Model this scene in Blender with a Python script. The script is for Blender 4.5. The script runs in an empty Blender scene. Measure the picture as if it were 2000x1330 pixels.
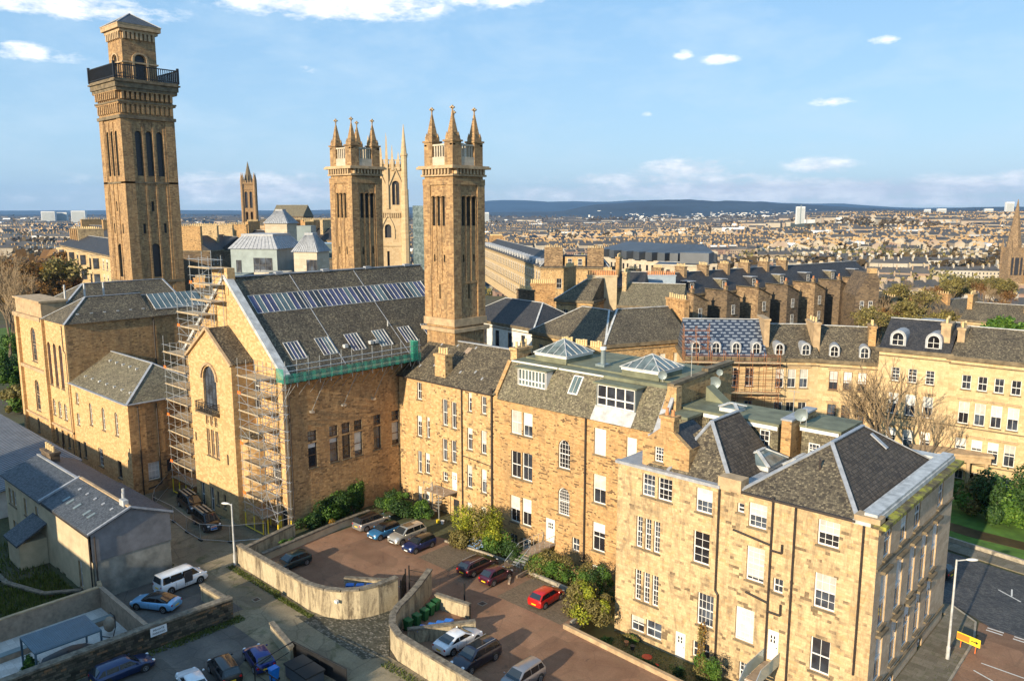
import bpy, math, random
from mathutils import Vector, Matrix, noise
R = math.radians
rnd = random.Random(7)
scn = bpy.context.scene
COL = scn.collection
# ---------------------------------------------------------------- camera, world, sun
CH = 37.0
AZ = R(42.6)
def G(r, f, z=0.0):
    """metres to the right / ahead of the viewpoint -> world point"""
    return Vector((-math.sin(AZ)*f + math.cos(AZ)*r, math.cos(AZ)*f + math.sin(AZ)*r, z))
cam = bpy.data.objects.new('camera', bpy.data.cameras.new('camera'))
COL.objects.link(cam)
cam.location = (0, 0, CH)
cam.rotation_euler = (R(90) - math.atan(253/1556.), 0, AZ)
cam.data.sensor_width = 36
cam.data.lens = 36*1556/2000.
cam.data.clip_start = 1; cam.data.clip_end = 60000
scn.camera = cam
SUN_AZ = R(38) - AZ                       # heading of the light, from +Y clockwise
SUN_EL = R(18)
wd = bpy.data.worlds.new("World"); scn.world = wd; wd.use_nodes = True
nt = wd.node_tree; nt.nodes.clear()
def N(t, kind, **kw):
    n = t.nodes.new(kind)
    for k, v in kw.items():
        if k[0] == 'i' and k[1:].isdigit(): n.inputs[int(k[1:])].default_value = v
        else: setattr(n, k, v)
    return n
def LK(t, a, b): t.links.new(a, b)
def MATH(t, op, a, b=None, c=None, clamp=False):
    n = t.nodes.new('ShaderNodeMath'); n.operation = op; n.use_clamp = clamp
    for i, v in enumerate((a, b, c)):
        if v is None: continue
        if isinstance(v, (int, float)): n.inputs[i].default_value = v
        else: t.links.new(v, n.inputs[i])
    return n.outputs[0]
def MIX(t, f, a, b, mode='MIX'):
    n = t.nodes.new('ShaderNodeMix'); n.data_type = 'RGBA'; n.blend_type = mode
    for i, v in ((0, f), (6, a), (7, b)):
        if isinstance(v, (int, float)): n.inputs[i].default_value = v
        elif isinstance(v, (tuple, list)): n.inputs[i].default_value = tuple(v)[:3] + (1,)
        else: t.links.new(v, n.inputs[i])
    return n.outputs[2]
def RAMP(t, fac, stops, const=False):
    n = t.nodes.new('ShaderNodeValToRGB')
    if const: n.color_ramp.interpolation = 'CONSTANT'
    e = n.color_ramp.elements
    while len(e) < len(stops): e.new(.5)
    for k, (p, c) in zip(e, stops):
        k.position = p; k.color = (c if isinstance(c, (tuple, list)) else (c, c, c))[:3] + (1,) if isinstance(c, (tuple, list)) else (c, c, c, 1)
    t.links.new(fac, n.inputs[0]); return n.outputs[0]
def NOISE(t, vec, scale, detail=4, rough=.55, dist=0):
    n = t.nodes.new('ShaderNodeTexNoise'); n.inputs['Scale'].default_value = scale
    n.inputs['Detail'].default_value = detail; n.inputs['Roughness'].default_value = rough
    n.inputs['Distortion'].default_value = dist
    if vec is not None: t.links.new(vec, n.inputs['Vector'])
    return n.outputs['Fac']
sky = N(nt, 'ShaderNodeTexSky', sky_type='NISHITA', sun_disc=False, sun_elevation=SUN_EL,
        sun_rotation=R(180) + SUN_AZ, altitude=60, air_density=1.0, dust_density=0.35, ozone_density=2.2)
tc = N(nt, 'ShaderNodeTexCoord')
# the cloud field: azimuth / elevation of the direction, bent by noise
rot = N(nt, 'ShaderNodeVectorRotate', rotation_type='Z_AXIS'); rot.inputs['Angle'].default_value = -AZ
LK(nt, tc.outputs['Generated'], rot.inputs['Vector'])
sp = N(nt, 'ShaderNodeSeparateXYZ'); LK(nt, rot.outputs[0], sp.inputs[0])
az = MATH(nt, 'ARCTAN2', sp.outputs[0], sp.outputs[1])
el = MATH(nt, 'ARCSINE', sp.outputs[2])
cv = N(nt, 'ShaderNodeCombineXYZ'); LK(nt, az, cv.inputs[0]); LK(nt, MATH(nt, 'MULTIPLY', el, 2.6), cv.inputs[1])
n1 = NOISE(nt, cv.outputs[0], 17, 8, .62)
n2 = NOISE(nt, cv.outputs[0], 6, 5, .6, .4)
n3 = NOISE(nt, cv.outputs[0], 60, 6, .65)
def blob(a0, e0, sa, se, gain=1.0):
    x = MATH(nt, 'MULTIPLY', MATH(nt, 'SUBTRACT', az, a0), 1/sa)
    y = MATH(nt, 'MULTIPLY', MATH(nt, 'SUBTRACT', el, e0), 1/se)
    d = MATH(nt, 'ADD', MATH(nt, 'MULTIPLY', x, x), MATH(nt, 'MULTIPLY', y, y))
    return MATH(nt, 'MULTIPLY', MATH(nt, 'SUBTRACT', 1.0, d, clamp=True), gain)
def px(x, y, sx, sy, g=1.0):
    rr, ff = (x-1000), 1556*math.cos(.1612) + (665-y)*math.sin(.1612)
    uu = (665-y)*math.cos(.1612) - 1556*math.sin(.1612)
    h = math.hypot(rr, ff)
    return (math.atan2(rr, ff), math.atan2(uu, h), sx/h, sy/h, g)
CL = [(120, 8, 260, 34, 1.0), (640, 0, 300, 48, 1.15), (960, 0, 140, 24, .8), (45, 100, 62, 24, .95), (135, 112, 60, 16, .45),
      (600, 135, 26, 12, .55), (1335, 108, 24, 12, .8), (1410, 116, 50, 14, .8), (1725, 78, 40, 11, .75), (1625, 198, 50, 13, .9),
      (1265, 222, 18, 8, .6), (1340, 328, 130, 26, .95), (1600, 322, 90, 22, .85), (1830, 345, 60, 14, .5), (1990, 345, 60, 20, .7),
      (1560, 372, 600, 30, 1.25), (1300, 350, 330, 18, .8), (1850, 362, 260, 22, 1.0), (1150, 380, 300, 24, .8), (500, 368, 330, 40, 1.0), (320, 372, 140, 16, .5), (150, 350, 90, 14, .35), (1000, -120, 900, 60, .9), (60, 385, 200, 18, .35), (1760, 392, 340, 14, 1.0)]
acc = None
for c in CL:
    b = blob(*px(*c)); acc = b if acc is None else MATH(nt, 'MAXIMUM', acc, b)
thin = MATH(nt, 'MULTIPLY', MATH(nt, 'SUBTRACT', MATH(nt, 'ADD', MATH(nt, 'MULTIPLY', n2, .7), MATH(nt, 'MULTIPLY', n1, .3)), .46, clamp=True), 3.2)
mass = MATH(nt, 'ADD', acc, MATH(nt, 'MULTIPLY', MATH(nt, 'SUBTRACT', n1, .56), 2.5))
mass = MATH(nt, 'ADD', mass, MATH(nt, 'MULTIPLY', MATH(nt, 'SUBTRACT', n3, .5), 1.4))
cm = RAMP(nt, mass, [(0.10, 0.0), (.95, 1.0)])
cm = MATH(nt, 'MULTIPLY', cm, MATH(nt, 'MULTIPLY', acc, 1.8, clamp=True), clamp=True)
# a grey underside: cloud low on the horizon over the hills is bluer than the high cloud
low = RAMP(nt, MATH(nt, 'MULTIPLY', el, 1/.12, clamp=True), [(0.0, (3.7, 4.1, 4.7)), (.3, (4.2, 4.5, 4.9)), (1.0, (5.6, 5.7, 5.8))])
shade = MIX(nt, RAMP(nt, n1, [(.42, 0.0), (.62, 1.0)]), low, MIX(nt, 1.0, low, (1.35, 1.3, 1.22), 'MULTIPLY'))
grad = RAMP(nt, MATH(nt, 'MULTIPLY', el, 1/.34, clamp=True), [(0, (2.5, 3.5, 4.5)), (.25, (2.1, 3.3, 4.5)), (1, (1.25, 2.65, 4.4))])
skyc = MIX(nt, .78, sky.outputs[0], grad)
skyc = MIX(nt, MATH(nt, 'MULTIPLY', thin, .6, clamp=True), skyc, (3.6, 4.5, 5.2))
full = MIX(nt, cm, skyc, shade)
bg = N(nt, 'ShaderNodeBackground'); bg.inputs['Strength'].default_value = 0.13
LK(nt, full, bg.inputs['Color'])
wo = N(nt, 'ShaderNodeOutputWorld'); LK(nt, bg.outputs[0], wo.inputs[0])
sl = bpy.data.lights.new('sun', 'SUN'); sl.energy = 5.0; sl.angle = R(.6); sl.color = (1, .84, .60)
so = bpy.data.objects.new('sun', sl); COL.objects.link(so)
ld = Vector((math.sin(SUN_AZ)*math.cos(SUN_EL), math.cos(SUN_AZ)*math.cos(SUN_EL), -math.sin(SUN_EL)))
so.rotation_euler = ld.to_track_quat('-Z', 'Y').to_euler()
scn.view_settings.view_transform = 'Standard'; scn.view_settings.look = 'None'
scn.view_settings.gamma = 1; scn.view_settings.exposure = 0.68
scn.render.engine = 'CYCLES'
scn.cycles.max_bounces = 5; scn.cycles.transparent_max_bounces = 8

# ---------------------------------------------------------------- materials
def newmat(name):
    m = bpy.data.materials.new(name); m.use_nodes = True
    t = m.node_tree; t.nodes.clear()
    o = t.nodes.new('ShaderNodeOutputMaterial'); b = t.nodes.new('ShaderNodeBsdfPrincipled')
    LK(t, b.outputs[0], o.inputs[0]); return m, t, b
def posn(t):
    g = t.nodes.new('ShaderNodeNewGeometry'); return g.outputs['Position']
def setc(t, b, c):
    if isinstance(c, tuple): b.inputs['Base Color'].default_value = c[:3] + (1,)
    else: LK(t, c, b.inputs['Base Color'])
def bump(t, b, h, s=.3, d=.05):
    n = t.nodes.new('ShaderNodeBump'); n.inputs['Strength'].default_value = s; n.inputs['Distance'].default_value = d
    LK(t, h, n.inputs['Height']); LK(t, n.outputs[0], b.inputs['Normal'])
def plain(name, c, rough=.7, metal=0, var=.25, sc=1.5, coat=0, spec=None, bmp=0):
    m, t, b = newmat(name)
    p = posn(t); n = NOISE(t, p, sc, 5, .6)
    k = RAMP(t, n, [(.3, 1-var), (.7, 1+var)])
    setc(t, b, MIX(t, 1.0, c, k, 'MULTIPLY'))
    b.inputs['Roughness'].default_value = rough; b.inputs['Metallic'].default_value = metal
    if coat: b.inputs['Coat Weight'].default_value = coat; b.inputs['Coat Roughness'].default_value = .04
    if spec is not None: b.inputs['Specular IOR Level'].default_value = spec
    if bmp: bump(t, b, NOISE(t, p, sc*9, 5, .7), bmp, .04)
    return m
def coursed(name, stops, bw=.62, bh=.3, mort=.02, mc=(.2, .15, .09), rough=.9, stain=.35, stc=(.3, .22, .14), ssc=.35, bs=.35, jit=.15, grime=None, soften=.0):
    """masonry / slate: courses of blocks with a colour drawn per block, joints and weather stains"""
    m, t, b = newmat(name)
    uv = t.nodes.new('ShaderNodeUVMap'); s = t.nodes.new('ShaderNodeSeparateXYZ'); LK(t, uv.outputs[0], s.inputs[0])
    p = posn(t)
    v = MATH(t, 'MULTIPLY', s.outputs[1], 1/bh); row = MATH(t, 'FLOOR', v)
    w1 = t.nodes.new('ShaderNodeTexWhiteNoise'); w1.noise_dimensions = '1D'; LK(t, row, w1.inputs['W'])
    u = MATH(t, 'ADD', MATH(t, 'MULTIPLY', s.outputs[0], 1/bw), MATH(t, 'MULTIPLY', w1.outputs[0], 7.3))
    u = MATH(t, 'ADD', u, MATH(t, 'MULTIPLY', MATH(t, 'SINE', MATH(t, 'MULTIPLY', u, 2.1)), jit))
    colm = MATH(t, 'FLOOR', u)
    cb = t.nodes.new('ShaderNodeCombineXYZ'); LK(t, colm, cb.inputs[0]); LK(t, row, cb.inputs[1])
    w2 = t.nodes.new('ShaderNodeTexWhiteNoise'); w2.noise_dimensions = '2D'; LK(t, cb.outputs[0], w2.inputs['Vector'])
    big = NOISE(t, p, ssc, 5, .6)
    sel = MATH(t, 'ADD', w2.outputs['Value'], MATH(t, 'MULTIPLY', MATH(t, 'SUBTRACT', big, .5), 1.0), clamp=True)
    c = RAMP(t, sel, stops)
    fine = NOISE(t, p, 6, 6, .7)
    c = MIX(t, 1.0, c, RAMP(t, fine, [(.25, .78), (.75, 1.2)]), 'MULTIPLY')
    st = NOISE(t, p, ssc*2.3, 6, .65, .6)
    sf = MATH(t, 'MULTIPLY', RAMP(t, st, [(.48, 0.0), (.7, 1.0)]), stain)
    c = MIX(t, sf, c, MIX(t, 1.0, c, stc, 'MULTIPLY') if False else stc)
    fu = MATH(t, 'FRACT', u); fv = MATH(t, 'FRACT', v)
    mm = MATH(t, 'MAXIMUM', MATH(t, 'LESS_THAN', fu, mort/bw), MATH(t, 'LESS_THAN', fv, mort/bh))
    c = MIX(t, MATH(t, 'MULTIPLY', mm, .8), c, mc)
    if grime:
        vs = t.nodes.new('ShaderNodeMapping'); vs.inputs['Scale'].default_value = (1.3, 1.3, .3); LK(t, p, vs.inputs[0])
        gq = RAMP(t, NOISE(t, vs.outputs[0], 1.0, 7, .75, .6), [(.47, 0.0), (.64, 1.0)])
        c = MIX(t, MATH(t, 'MULTIPLY', gq, grime*1.25, clamp=True), c, (.10, .075, .05))
    setc(t, b, c); b.inputs['Roughness'].default_value = rough
    b.inputs['Specular IOR Level'].default_value = .3
    h = MATH(t, 'ADD', MATH(t, 'MULTIPLY', w2.outputs['Value'], .5), MATH(t, 'SUBTRACT', MATH(t, 'MULTIPLY', fine, .7), mm))
    bump(t, b, h, bs, .05)
    return m
MT = {}
S_gold = [(0, (.15, .10, .055)), (.035, (.29, .19, .095)), (.10, (.44, .275, .125)), (.4, (.52, .335, .155)), (.7, (.58, .385, .185)), (.92, (.62, .43, .22)), (1, (.50, .29, .12))]
S_rub = [(0, (.12, .075, .04)), (.06, (.22, .135, .065)), (.15, (.40, .24, .105)), (.45, (.48, .295, .13)), (.75, (.54, .345, .16)), (1, (.44, .25, .10))]
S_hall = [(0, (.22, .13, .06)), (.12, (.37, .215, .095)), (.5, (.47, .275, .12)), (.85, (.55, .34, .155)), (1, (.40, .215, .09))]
S_twr = [(0, (.24, .145, .075)), (.2, (.33, .20, .097)), (.5, (.40, .25, .118)), (.82, (.46, .30, .148)), (1, (.35, .205, .095))]
MT['gold'] = coursed('golden_sandstone', S_gold, .36, .21, .014, mc=(.30, .20, .10), stain=.42, stc=(.25, .18, .105), ssc=.6, grime=.3)
MT['goldc'] = coursed('pale_weathered_sandstone', [(0, (.17, .12, .07)), (.035, (.30, .215, .125)), (.14, (.45, .32, .175)), (.45, (.53, .385, .21)), (.8, (.58, .43, .24)), (1, (.50, .33, .16))], .42, .24, .014, mc=(.36, .26, .15), stain=.62, stc=(.24, .175, .105), ssc=.5, grime=.4)
MT['rub'] = coursed('rubble_sandstone', S_rub, .38, .15, .012, mc=(.30, .19, .09), stain=.4, stc=(.21, .135, .07), ssc=.5, jit=.4, grime=.28)
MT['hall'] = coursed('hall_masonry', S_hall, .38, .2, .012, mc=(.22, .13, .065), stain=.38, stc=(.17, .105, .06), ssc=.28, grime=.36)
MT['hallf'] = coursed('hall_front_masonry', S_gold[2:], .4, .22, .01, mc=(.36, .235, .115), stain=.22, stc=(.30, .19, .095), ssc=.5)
MT['twr'] = coursed('tower_masonry', S_twr, .55, .28, .018, mc=(.2, .12, .06), stain=.4, stc=(.16, .10, .055), ssc=.2, grime=.5)
MT['pale'] = coursed('pale_church_stone', [(0, (.46, .325, .18)), (.5, (.52, .38, .22)), (1, (.55, .41, .245))], 1.0, .5, .012, mc=(.42, .32, .2), stain=.18, stc=(.38, .28, .17), ssc=.2, bs=.1)
MT['endw'] = coursed('dressed_end_wall', [(0, (.44, .32, .21)), (.5, (.49, .365, .245)), (1, (.53, .405, .275))], 1.2, .42, .008, mc=(.24, .175, .11), stain=.5, stc=(.26, .19, .12), ssc=.5, bs=.1)
MT['soot_shade'] = coursed('sooty_shaded_masonry', [(0, (.075, .055, .04)), (.4, (.13, .095, .062)), (1, (.19, .135, .085))], .7, .3, .016, mc=(.07, .05, .035), stain=.4, stc=(.06, .045, .035))  # sooty tone that also paints shade onto the rear terrace and tenement rows
MT['brownst'] = coursed('brown_stone', [(0, (.14, .09, .055)), (.4, (.24, .16, .09)), (.8, (.33, .225, .125)), (1, (.40, .27, .15))], .6, .28, .014, mc=(.14, .1, .06), stain=.4, stc=(.12, .085, .055), grime=.3)
MT['city'] = coursed('city_sandstone', [(0, (.27, .18, .10)), (.4, (.40, .28, .16)), (1, (.52, .38, .23))], 3.0, 1.5, .01, stain=.3, stc=(.2, .14, .09), ssc=.01, bs=.0)
MT['cresc'] = coursed('crescent_stone', [(0, (.48, .34, .18)), (.5, (.56, .41, .225)), (1, (.60, .45, .26))], .9, .36, .008, mc=(.38, .27, .15), stain=.3, stc=(.32, .22, .12), ssc=.3, bs=.1, grime=.15)
MT['trim'] = plain('dressed_stone_trim', (.40, .28, .16), .85, var=.3, sc=1.2, bmp=.2)
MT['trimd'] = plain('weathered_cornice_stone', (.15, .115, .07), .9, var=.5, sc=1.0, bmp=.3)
m, t, b = newmat('mossy_cornice'); setc(t, b, RAMP(t, NOISE(t, posn(t), 1.1, 7, .7), [(.38, (.07, .055, .035)), (.5, (.13, .11, .045)), (.6, (.30, .29, .035)), (.8, (.40, .38, .06))])); b.inputs['Roughness'].default_value = .95; MT['moss'] = m
MT['slate'] = coursed('grey_brown_slate', [(0, (.045, .036, .026)), (.3, (.085, .068, .046)), (.6, (.12, .097, .064)), (.85, (.165, .135, .088)), (1, (.25, .205, .13))], .17, .16, .02, mc=(.03, .028, .027), rough=.75, stain=.3, stc=(.13, .115, .075), ssc=.4, bs=.5)
MT['slatem'] = coursed('mossy_slate', [(0, (.085, .07, .05)), (.4, (.15, .127, .085)), (.8, (.21, .18, .12)), (1, (.29, .25, .16))], .17, .16, .02, mc=(.04, .038, .03), rough=.85, stain=.45, stc=(.16, .15, .08), ssc=.8, bs=.5)
MT['slated'] = coursed('dark_slate', [(0, (.022, .022, .026)), (.5, (.042, .041, .045)), (1, (.075, .07, .068))], .17, .16, .02, mc=(.015, .015, .016), rough=.6, stain=.25, stc=(.06, .057, .05), ssc=.4, bs=.4)
MT['slateb'] = coursed('blue_slate', [(0, (.04, .045, .055)), (.5, (.075, .085, .10)), (1, (.11, .12, .135))], .17, .16, .02, mc=(.02, .022, .028), rough=.6, stain=.2, stc=(.05, .055, .06), ssc=.5, bs=.5)
MT['slatet'] = coursed('tiled_brown_roof', [(0, (.055, .042, .032)), (.5, (.092, .07, .05)), (1, (.125, .095, .07))], .26, .3, .035, mc=(.02, .018, .016), rough=.75, stain=.2, stc=(.07, .06, .05), ssc=.5, bs=.6)
MT['newsl'] = None
MT['lead'] = plain('lead_flashing', (.30, .31, .33), .55, .0, var=.25, sc=2)
MT['leadw'] = plain('pale_lead_gutter', (.44, .44, .43), .6, .0, var=.35, sc=1.2)
MT['felt'] = plain('green_felt_roof', (.15, .155, .10), .85, var=.35, sc=.7, bmp=.1)
MT['whitep'] = plain('white_paint', (.70, .68, .64), .45, var=.05)
MT['brownp'] = plain('brown_paint', (.16, .075, .035), .5, var=.15)
MT['darkp'] = plain('dark_paint', (.03, .03, .035), .5, var=.15)
MT['redp'] = plain('red_brown_leading', (.13, .05, .035), .5, var=.2)
MT['iron'] = plain('black_iron', (.016, .016, .018), .55, .2, var=.3)
MT['pipe'] = plain('rusty_black_pipe', (.035, .026, .022), .6, var=.4, sc=4)
MT['steel'] = plain('galvanised_steel', (.55, .55, .53), .4, .7, var=.2, sc=6)
MT['rust'] = plain('rusty_scaffold_tube', (.28, .12, .05), .7, .1, var=.4, sc=5)
MT['board'] = plain('scaffold_board', (.36, .28, .18), .85, var=.3, sc=3)
MT['orange'] = plain('orange_plastic', (.85, .18, .03), .5, var=.05)
MT['yellow'] = plain('yellow_sleeve', (.85, .62, .03), .5, var=.1)
m, t, b = newmat('green_debris_net'); setc(t, b, MIX(t, NOISE(t, posn(t), 2.5, 4), (.01, .16, .11), (.04, .34, .24))); tr_ = t.nodes.new('ShaderNodeBsdfTransparent'); ms_ = t.nodes.new('ShaderNodeMixShader'); ms_.inputs[0].default_value = .5
LK(t, tr_.outputs[0], ms_.inputs[1]); LK(t, b.outputs[0], ms_.inputs[2]); LK(t, ms_.outputs[0], [x for x in t.nodes if x.type == 'OUTPUT_MATERIAL'][0].inputs[0]); MT['net'] = m
MT['pot'] = plain('terracotta_pot', (.52, .22, .09), .8, var=.3, sc=6)
MT['poty'] = plain('buff_chimney_pot', (.60, .44, .22), .8, var=.3, sc=6)
MT['rend'] = plain('cream_render', (.46, .37, .24), .9, var=.18, sc=.8, bmp=.1)
MT['white'] = plain('white_wall', (.62, .60, .55), .8, var=.15)
MT['timber'] = plain('weathered_timber', (.30, .22, .155), .8, var=.3, sc=2)
MT['sheet'] = plain('corrugated_sheet', (.17, .18, .20), .5, .3, var=.2, sc=.8)
MT['zinc'] = plain('zinc_cladding', (.19, .23, .235), .5, .2, var=.18, sc=.6)
MT['zincd'] = plain('dark_zinc_roof', (.075, .085, .10), .5, .3, var=.2, sc=.2)
MT['cstone'] = coursed('smooth_cladding', [(0, (.42, .36, .27)), (1, (.52, .45, .35))], 1.2, .6, .015, mc=(.25, .21, .16), stain=.1, stc=(.4, .34, .26), bs=.05)
def battened():
    m, t, b = newmat('battened_new_roof'); uv = t.nodes.new('ShaderNodeUVMap'); q = t.nodes.new('ShaderNodeSeparateXYZ'); LK(t, uv.outputs[0], q.inputs[0])
    v = MATH(t, 'MULTIPLY', q.outputs[1], 1/.62); row = MATH(t, 'FLOOR', v); u = MATH(t, 'ADD', MATH(t, 'MULTIPLY', q.outputs[0], 1/1.25), MATH(t, 'MULTIPLY', row, .37))
    a = MATH(t, 'MULTIPLY', MATH(t, 'LESS_THAN', MATH(t, 'FRACT', u), .62), MATH(t, 'LESS_THAN', MATH(t, 'FRACT', v), .5))
    g = MATH(t, 'GREATER_THAN', q.outputs[0], 2.2); c = MIX(t, MATH(t, 'MULTIPLY', a, .9), (.03, .04, .065), (.22, .25, .29)); setc(t, b, c); b.inputs['Roughness'].default_value = .45; return m
MT['newsl'] = battened()
def glassm(name, c, rough=.06, hi=(.12, .15, .2)):
    m, t, b = newmat(name)
    oi = t.nodes.new('ShaderNodeObjectInfo')
    k = NOISE(t, posn(t), .7, 3, .5)
    f = MATH(t, 'MULTIPLY', oi.outputs['Random'], RAMP(t, k, [(.4, .2), (.65, 1.0)]))
    setc(t, b, MIX(t, MATH(t, 'MULTIPLY', f, .8), c, hi))  # lighter tint painted into random panes as reflection
    b.inputs['Roughness'].default_value = rough; b.inputs['Specular IOR Level'].default_value = .7
    return m
MT['glass'] = glassm('window_glass', (.018, .016, .018))
MT['glassg'] = glassm('roof_glazing', (.07, .10, .10), .12, (.30, .36, .36))
MT['glassp'] = plain('purple_blue_solar_glazing', (.075, .075, .14), .2, .2, var=.5, sc=.5)
MT['cglass'] = plain('car_glass', (.02, .025, .03), .04, var=.1, spec=.9)
m, t, b = newmat('white_blind'); oi_ = t.nodes.new('ShaderNodeObjectInfo'); setc(t, b, MIX(t, 1.0, RAMP(t, oi_.outputs['Random'], [(0, (.74, .73, .70)), (.4, (.66, .63, .56)), (.7, (.48, .46, .42)), (1, (.72, .72, .72))]), RAMP(t, NOISE(t, posn(t), 1.2, 3), [(.3, .75), (.7, 1.05)]), 'MULTIPLY')); b.inputs['Roughness'].default_value = .2; MT['blind'] = m
MT['cleargl'] = plain('lantern_glass', (.12, .15, .15), .1, var=.6, sc=.9)
MT['tyre'] = plain('tyre_rubber', (.015, .015, .015), .85, var=.2)
MT['rim'] = plain('alloy_rim', (.45, .45, .46), .3, .8, var=.1)
MT['redl'] = plain('red_lens', (.45, .01, .01), .2, var=.1)
MT['wlens'] = plain('clear_lens', (.75, .77, .8), .1, .3, var=.1)
MT['platey'] = plain('yellow_plate', (.85, .55, .02), .4, var=.02)
MT['platew'] = plain('white_plate', (.8, .8, .8), .4, var=.02)
MT['bgreen'] = plain('green_bin_plastic', (.012, .11, .03), .45, var=.2, sc=3)
MT['bblue'] = plain('blue_bin_plastic', (.01, .16, .52), .4, var=.2, sc=3)
MT['bark'] = plain('bark', (.15, .11, .07), .9, var=.35, sc=2, bmp=.4)
MT['twig'] = plain('twigs', (.27, .195, .115), .9, var=.35, sc=.6)
MT['twigr'] = plain('russet_twigs', (.20, .09, .04), .9, var=.4, sc=.6)
MT['paving'] = coursed('pale_patio_paving', [(0, (.50, .46, .42)), (1, (.62, .58, .54))], .9, .6, .015, mc=(.3, .27, .25), stain=.15, stc=(.42, .38, .34), bs=.1, jit=0)
def paint(name, c, met=.3):
    m, t, b = newmat(name)
    setc(t, b, MIX(t, 1.0, c, RAMP(t, NOISE(t, posn(t), 1.3, 4, .6), [(.3, .88), (.7, 1.08)]), 'MULTIPLY'))
    b.inputs['Roughness'].default_value = .32; b.inputs['Metallic'].default_value = met
    b.inputs['Coat Weight'].default_value = .8; b.inputs['Coat Roughness'].default_value = .05
    return m
def leafm(name, a, bb, c3, sc=.8):
    m, t, b = newmat(name)
    p = posn(t); n = NOISE(t, p, sc, 4, .6); g = t.nodes.new('ShaderNodeNewGeometry')
    f = MATH(t, 'ADD', MATH(t, 'MULTIPLY', n, .7), MATH(t, 'MULTIPLY', g.outputs['Random Per Island'], .45))
    setc(t, b, RAMP(t, f, [(.3, a), (.6, bb), (.9, c3)]))
    b.inputs['Roughness'].default_value = .55; b.inputs['Specular IOR Level'].default_value = .3
    tr = t.nodes.new('ShaderNodeBsdfTranslucent'); LK(t, b.inputs['Base Color'].links[0].from_socket, tr.inputs[0])
    ms = t.nodes.new('ShaderNodeMixShader'); ms.inputs[0].default_value = .25
    o = [x for x in t.nodes if x.type == 'OUTPUT_MATERIAL'][0]
    LK(t, b.outputs[0], ms.inputs[1]); LK(t, tr.outputs[0], ms.inputs[2]); LK(t, ms.outputs[0], o.inputs[0])
    return m
MT['leafy'] = leafm('yellow_green_leaves', (.08, .11, .012), (.26, .29, .025), (.55, .50, .05))
MT['leafg'] = leafm('green_leaves', (.03, .075, .012), (.075, .16, .022), (.19, .30, .045))
MT['leafd'] = leafm('dark_green_leaves', (.014, .038, .012), (.035, .08, .02), (.085, .15, .03))
MT['leafo'] = leafm('olive_brown_leaves', (.08, .065, .025), (.19, .16, .05), (.38, .31, .09))
MT['leafa'] = leafm('amber_leaves', (.20, .08, .012), (.38, .19, .02), (.55, .33, .03))
MT['leafb'] = leafm('brown_leaves', (.11, .055, .02), (.23, .125, .042), (.36, .22, .075), .05)
MT['woodl'] = leafm('far_wood_leaves', (.05, .036, .018), (.105, .072, .034), (.18, .125, .055), .01)

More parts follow.
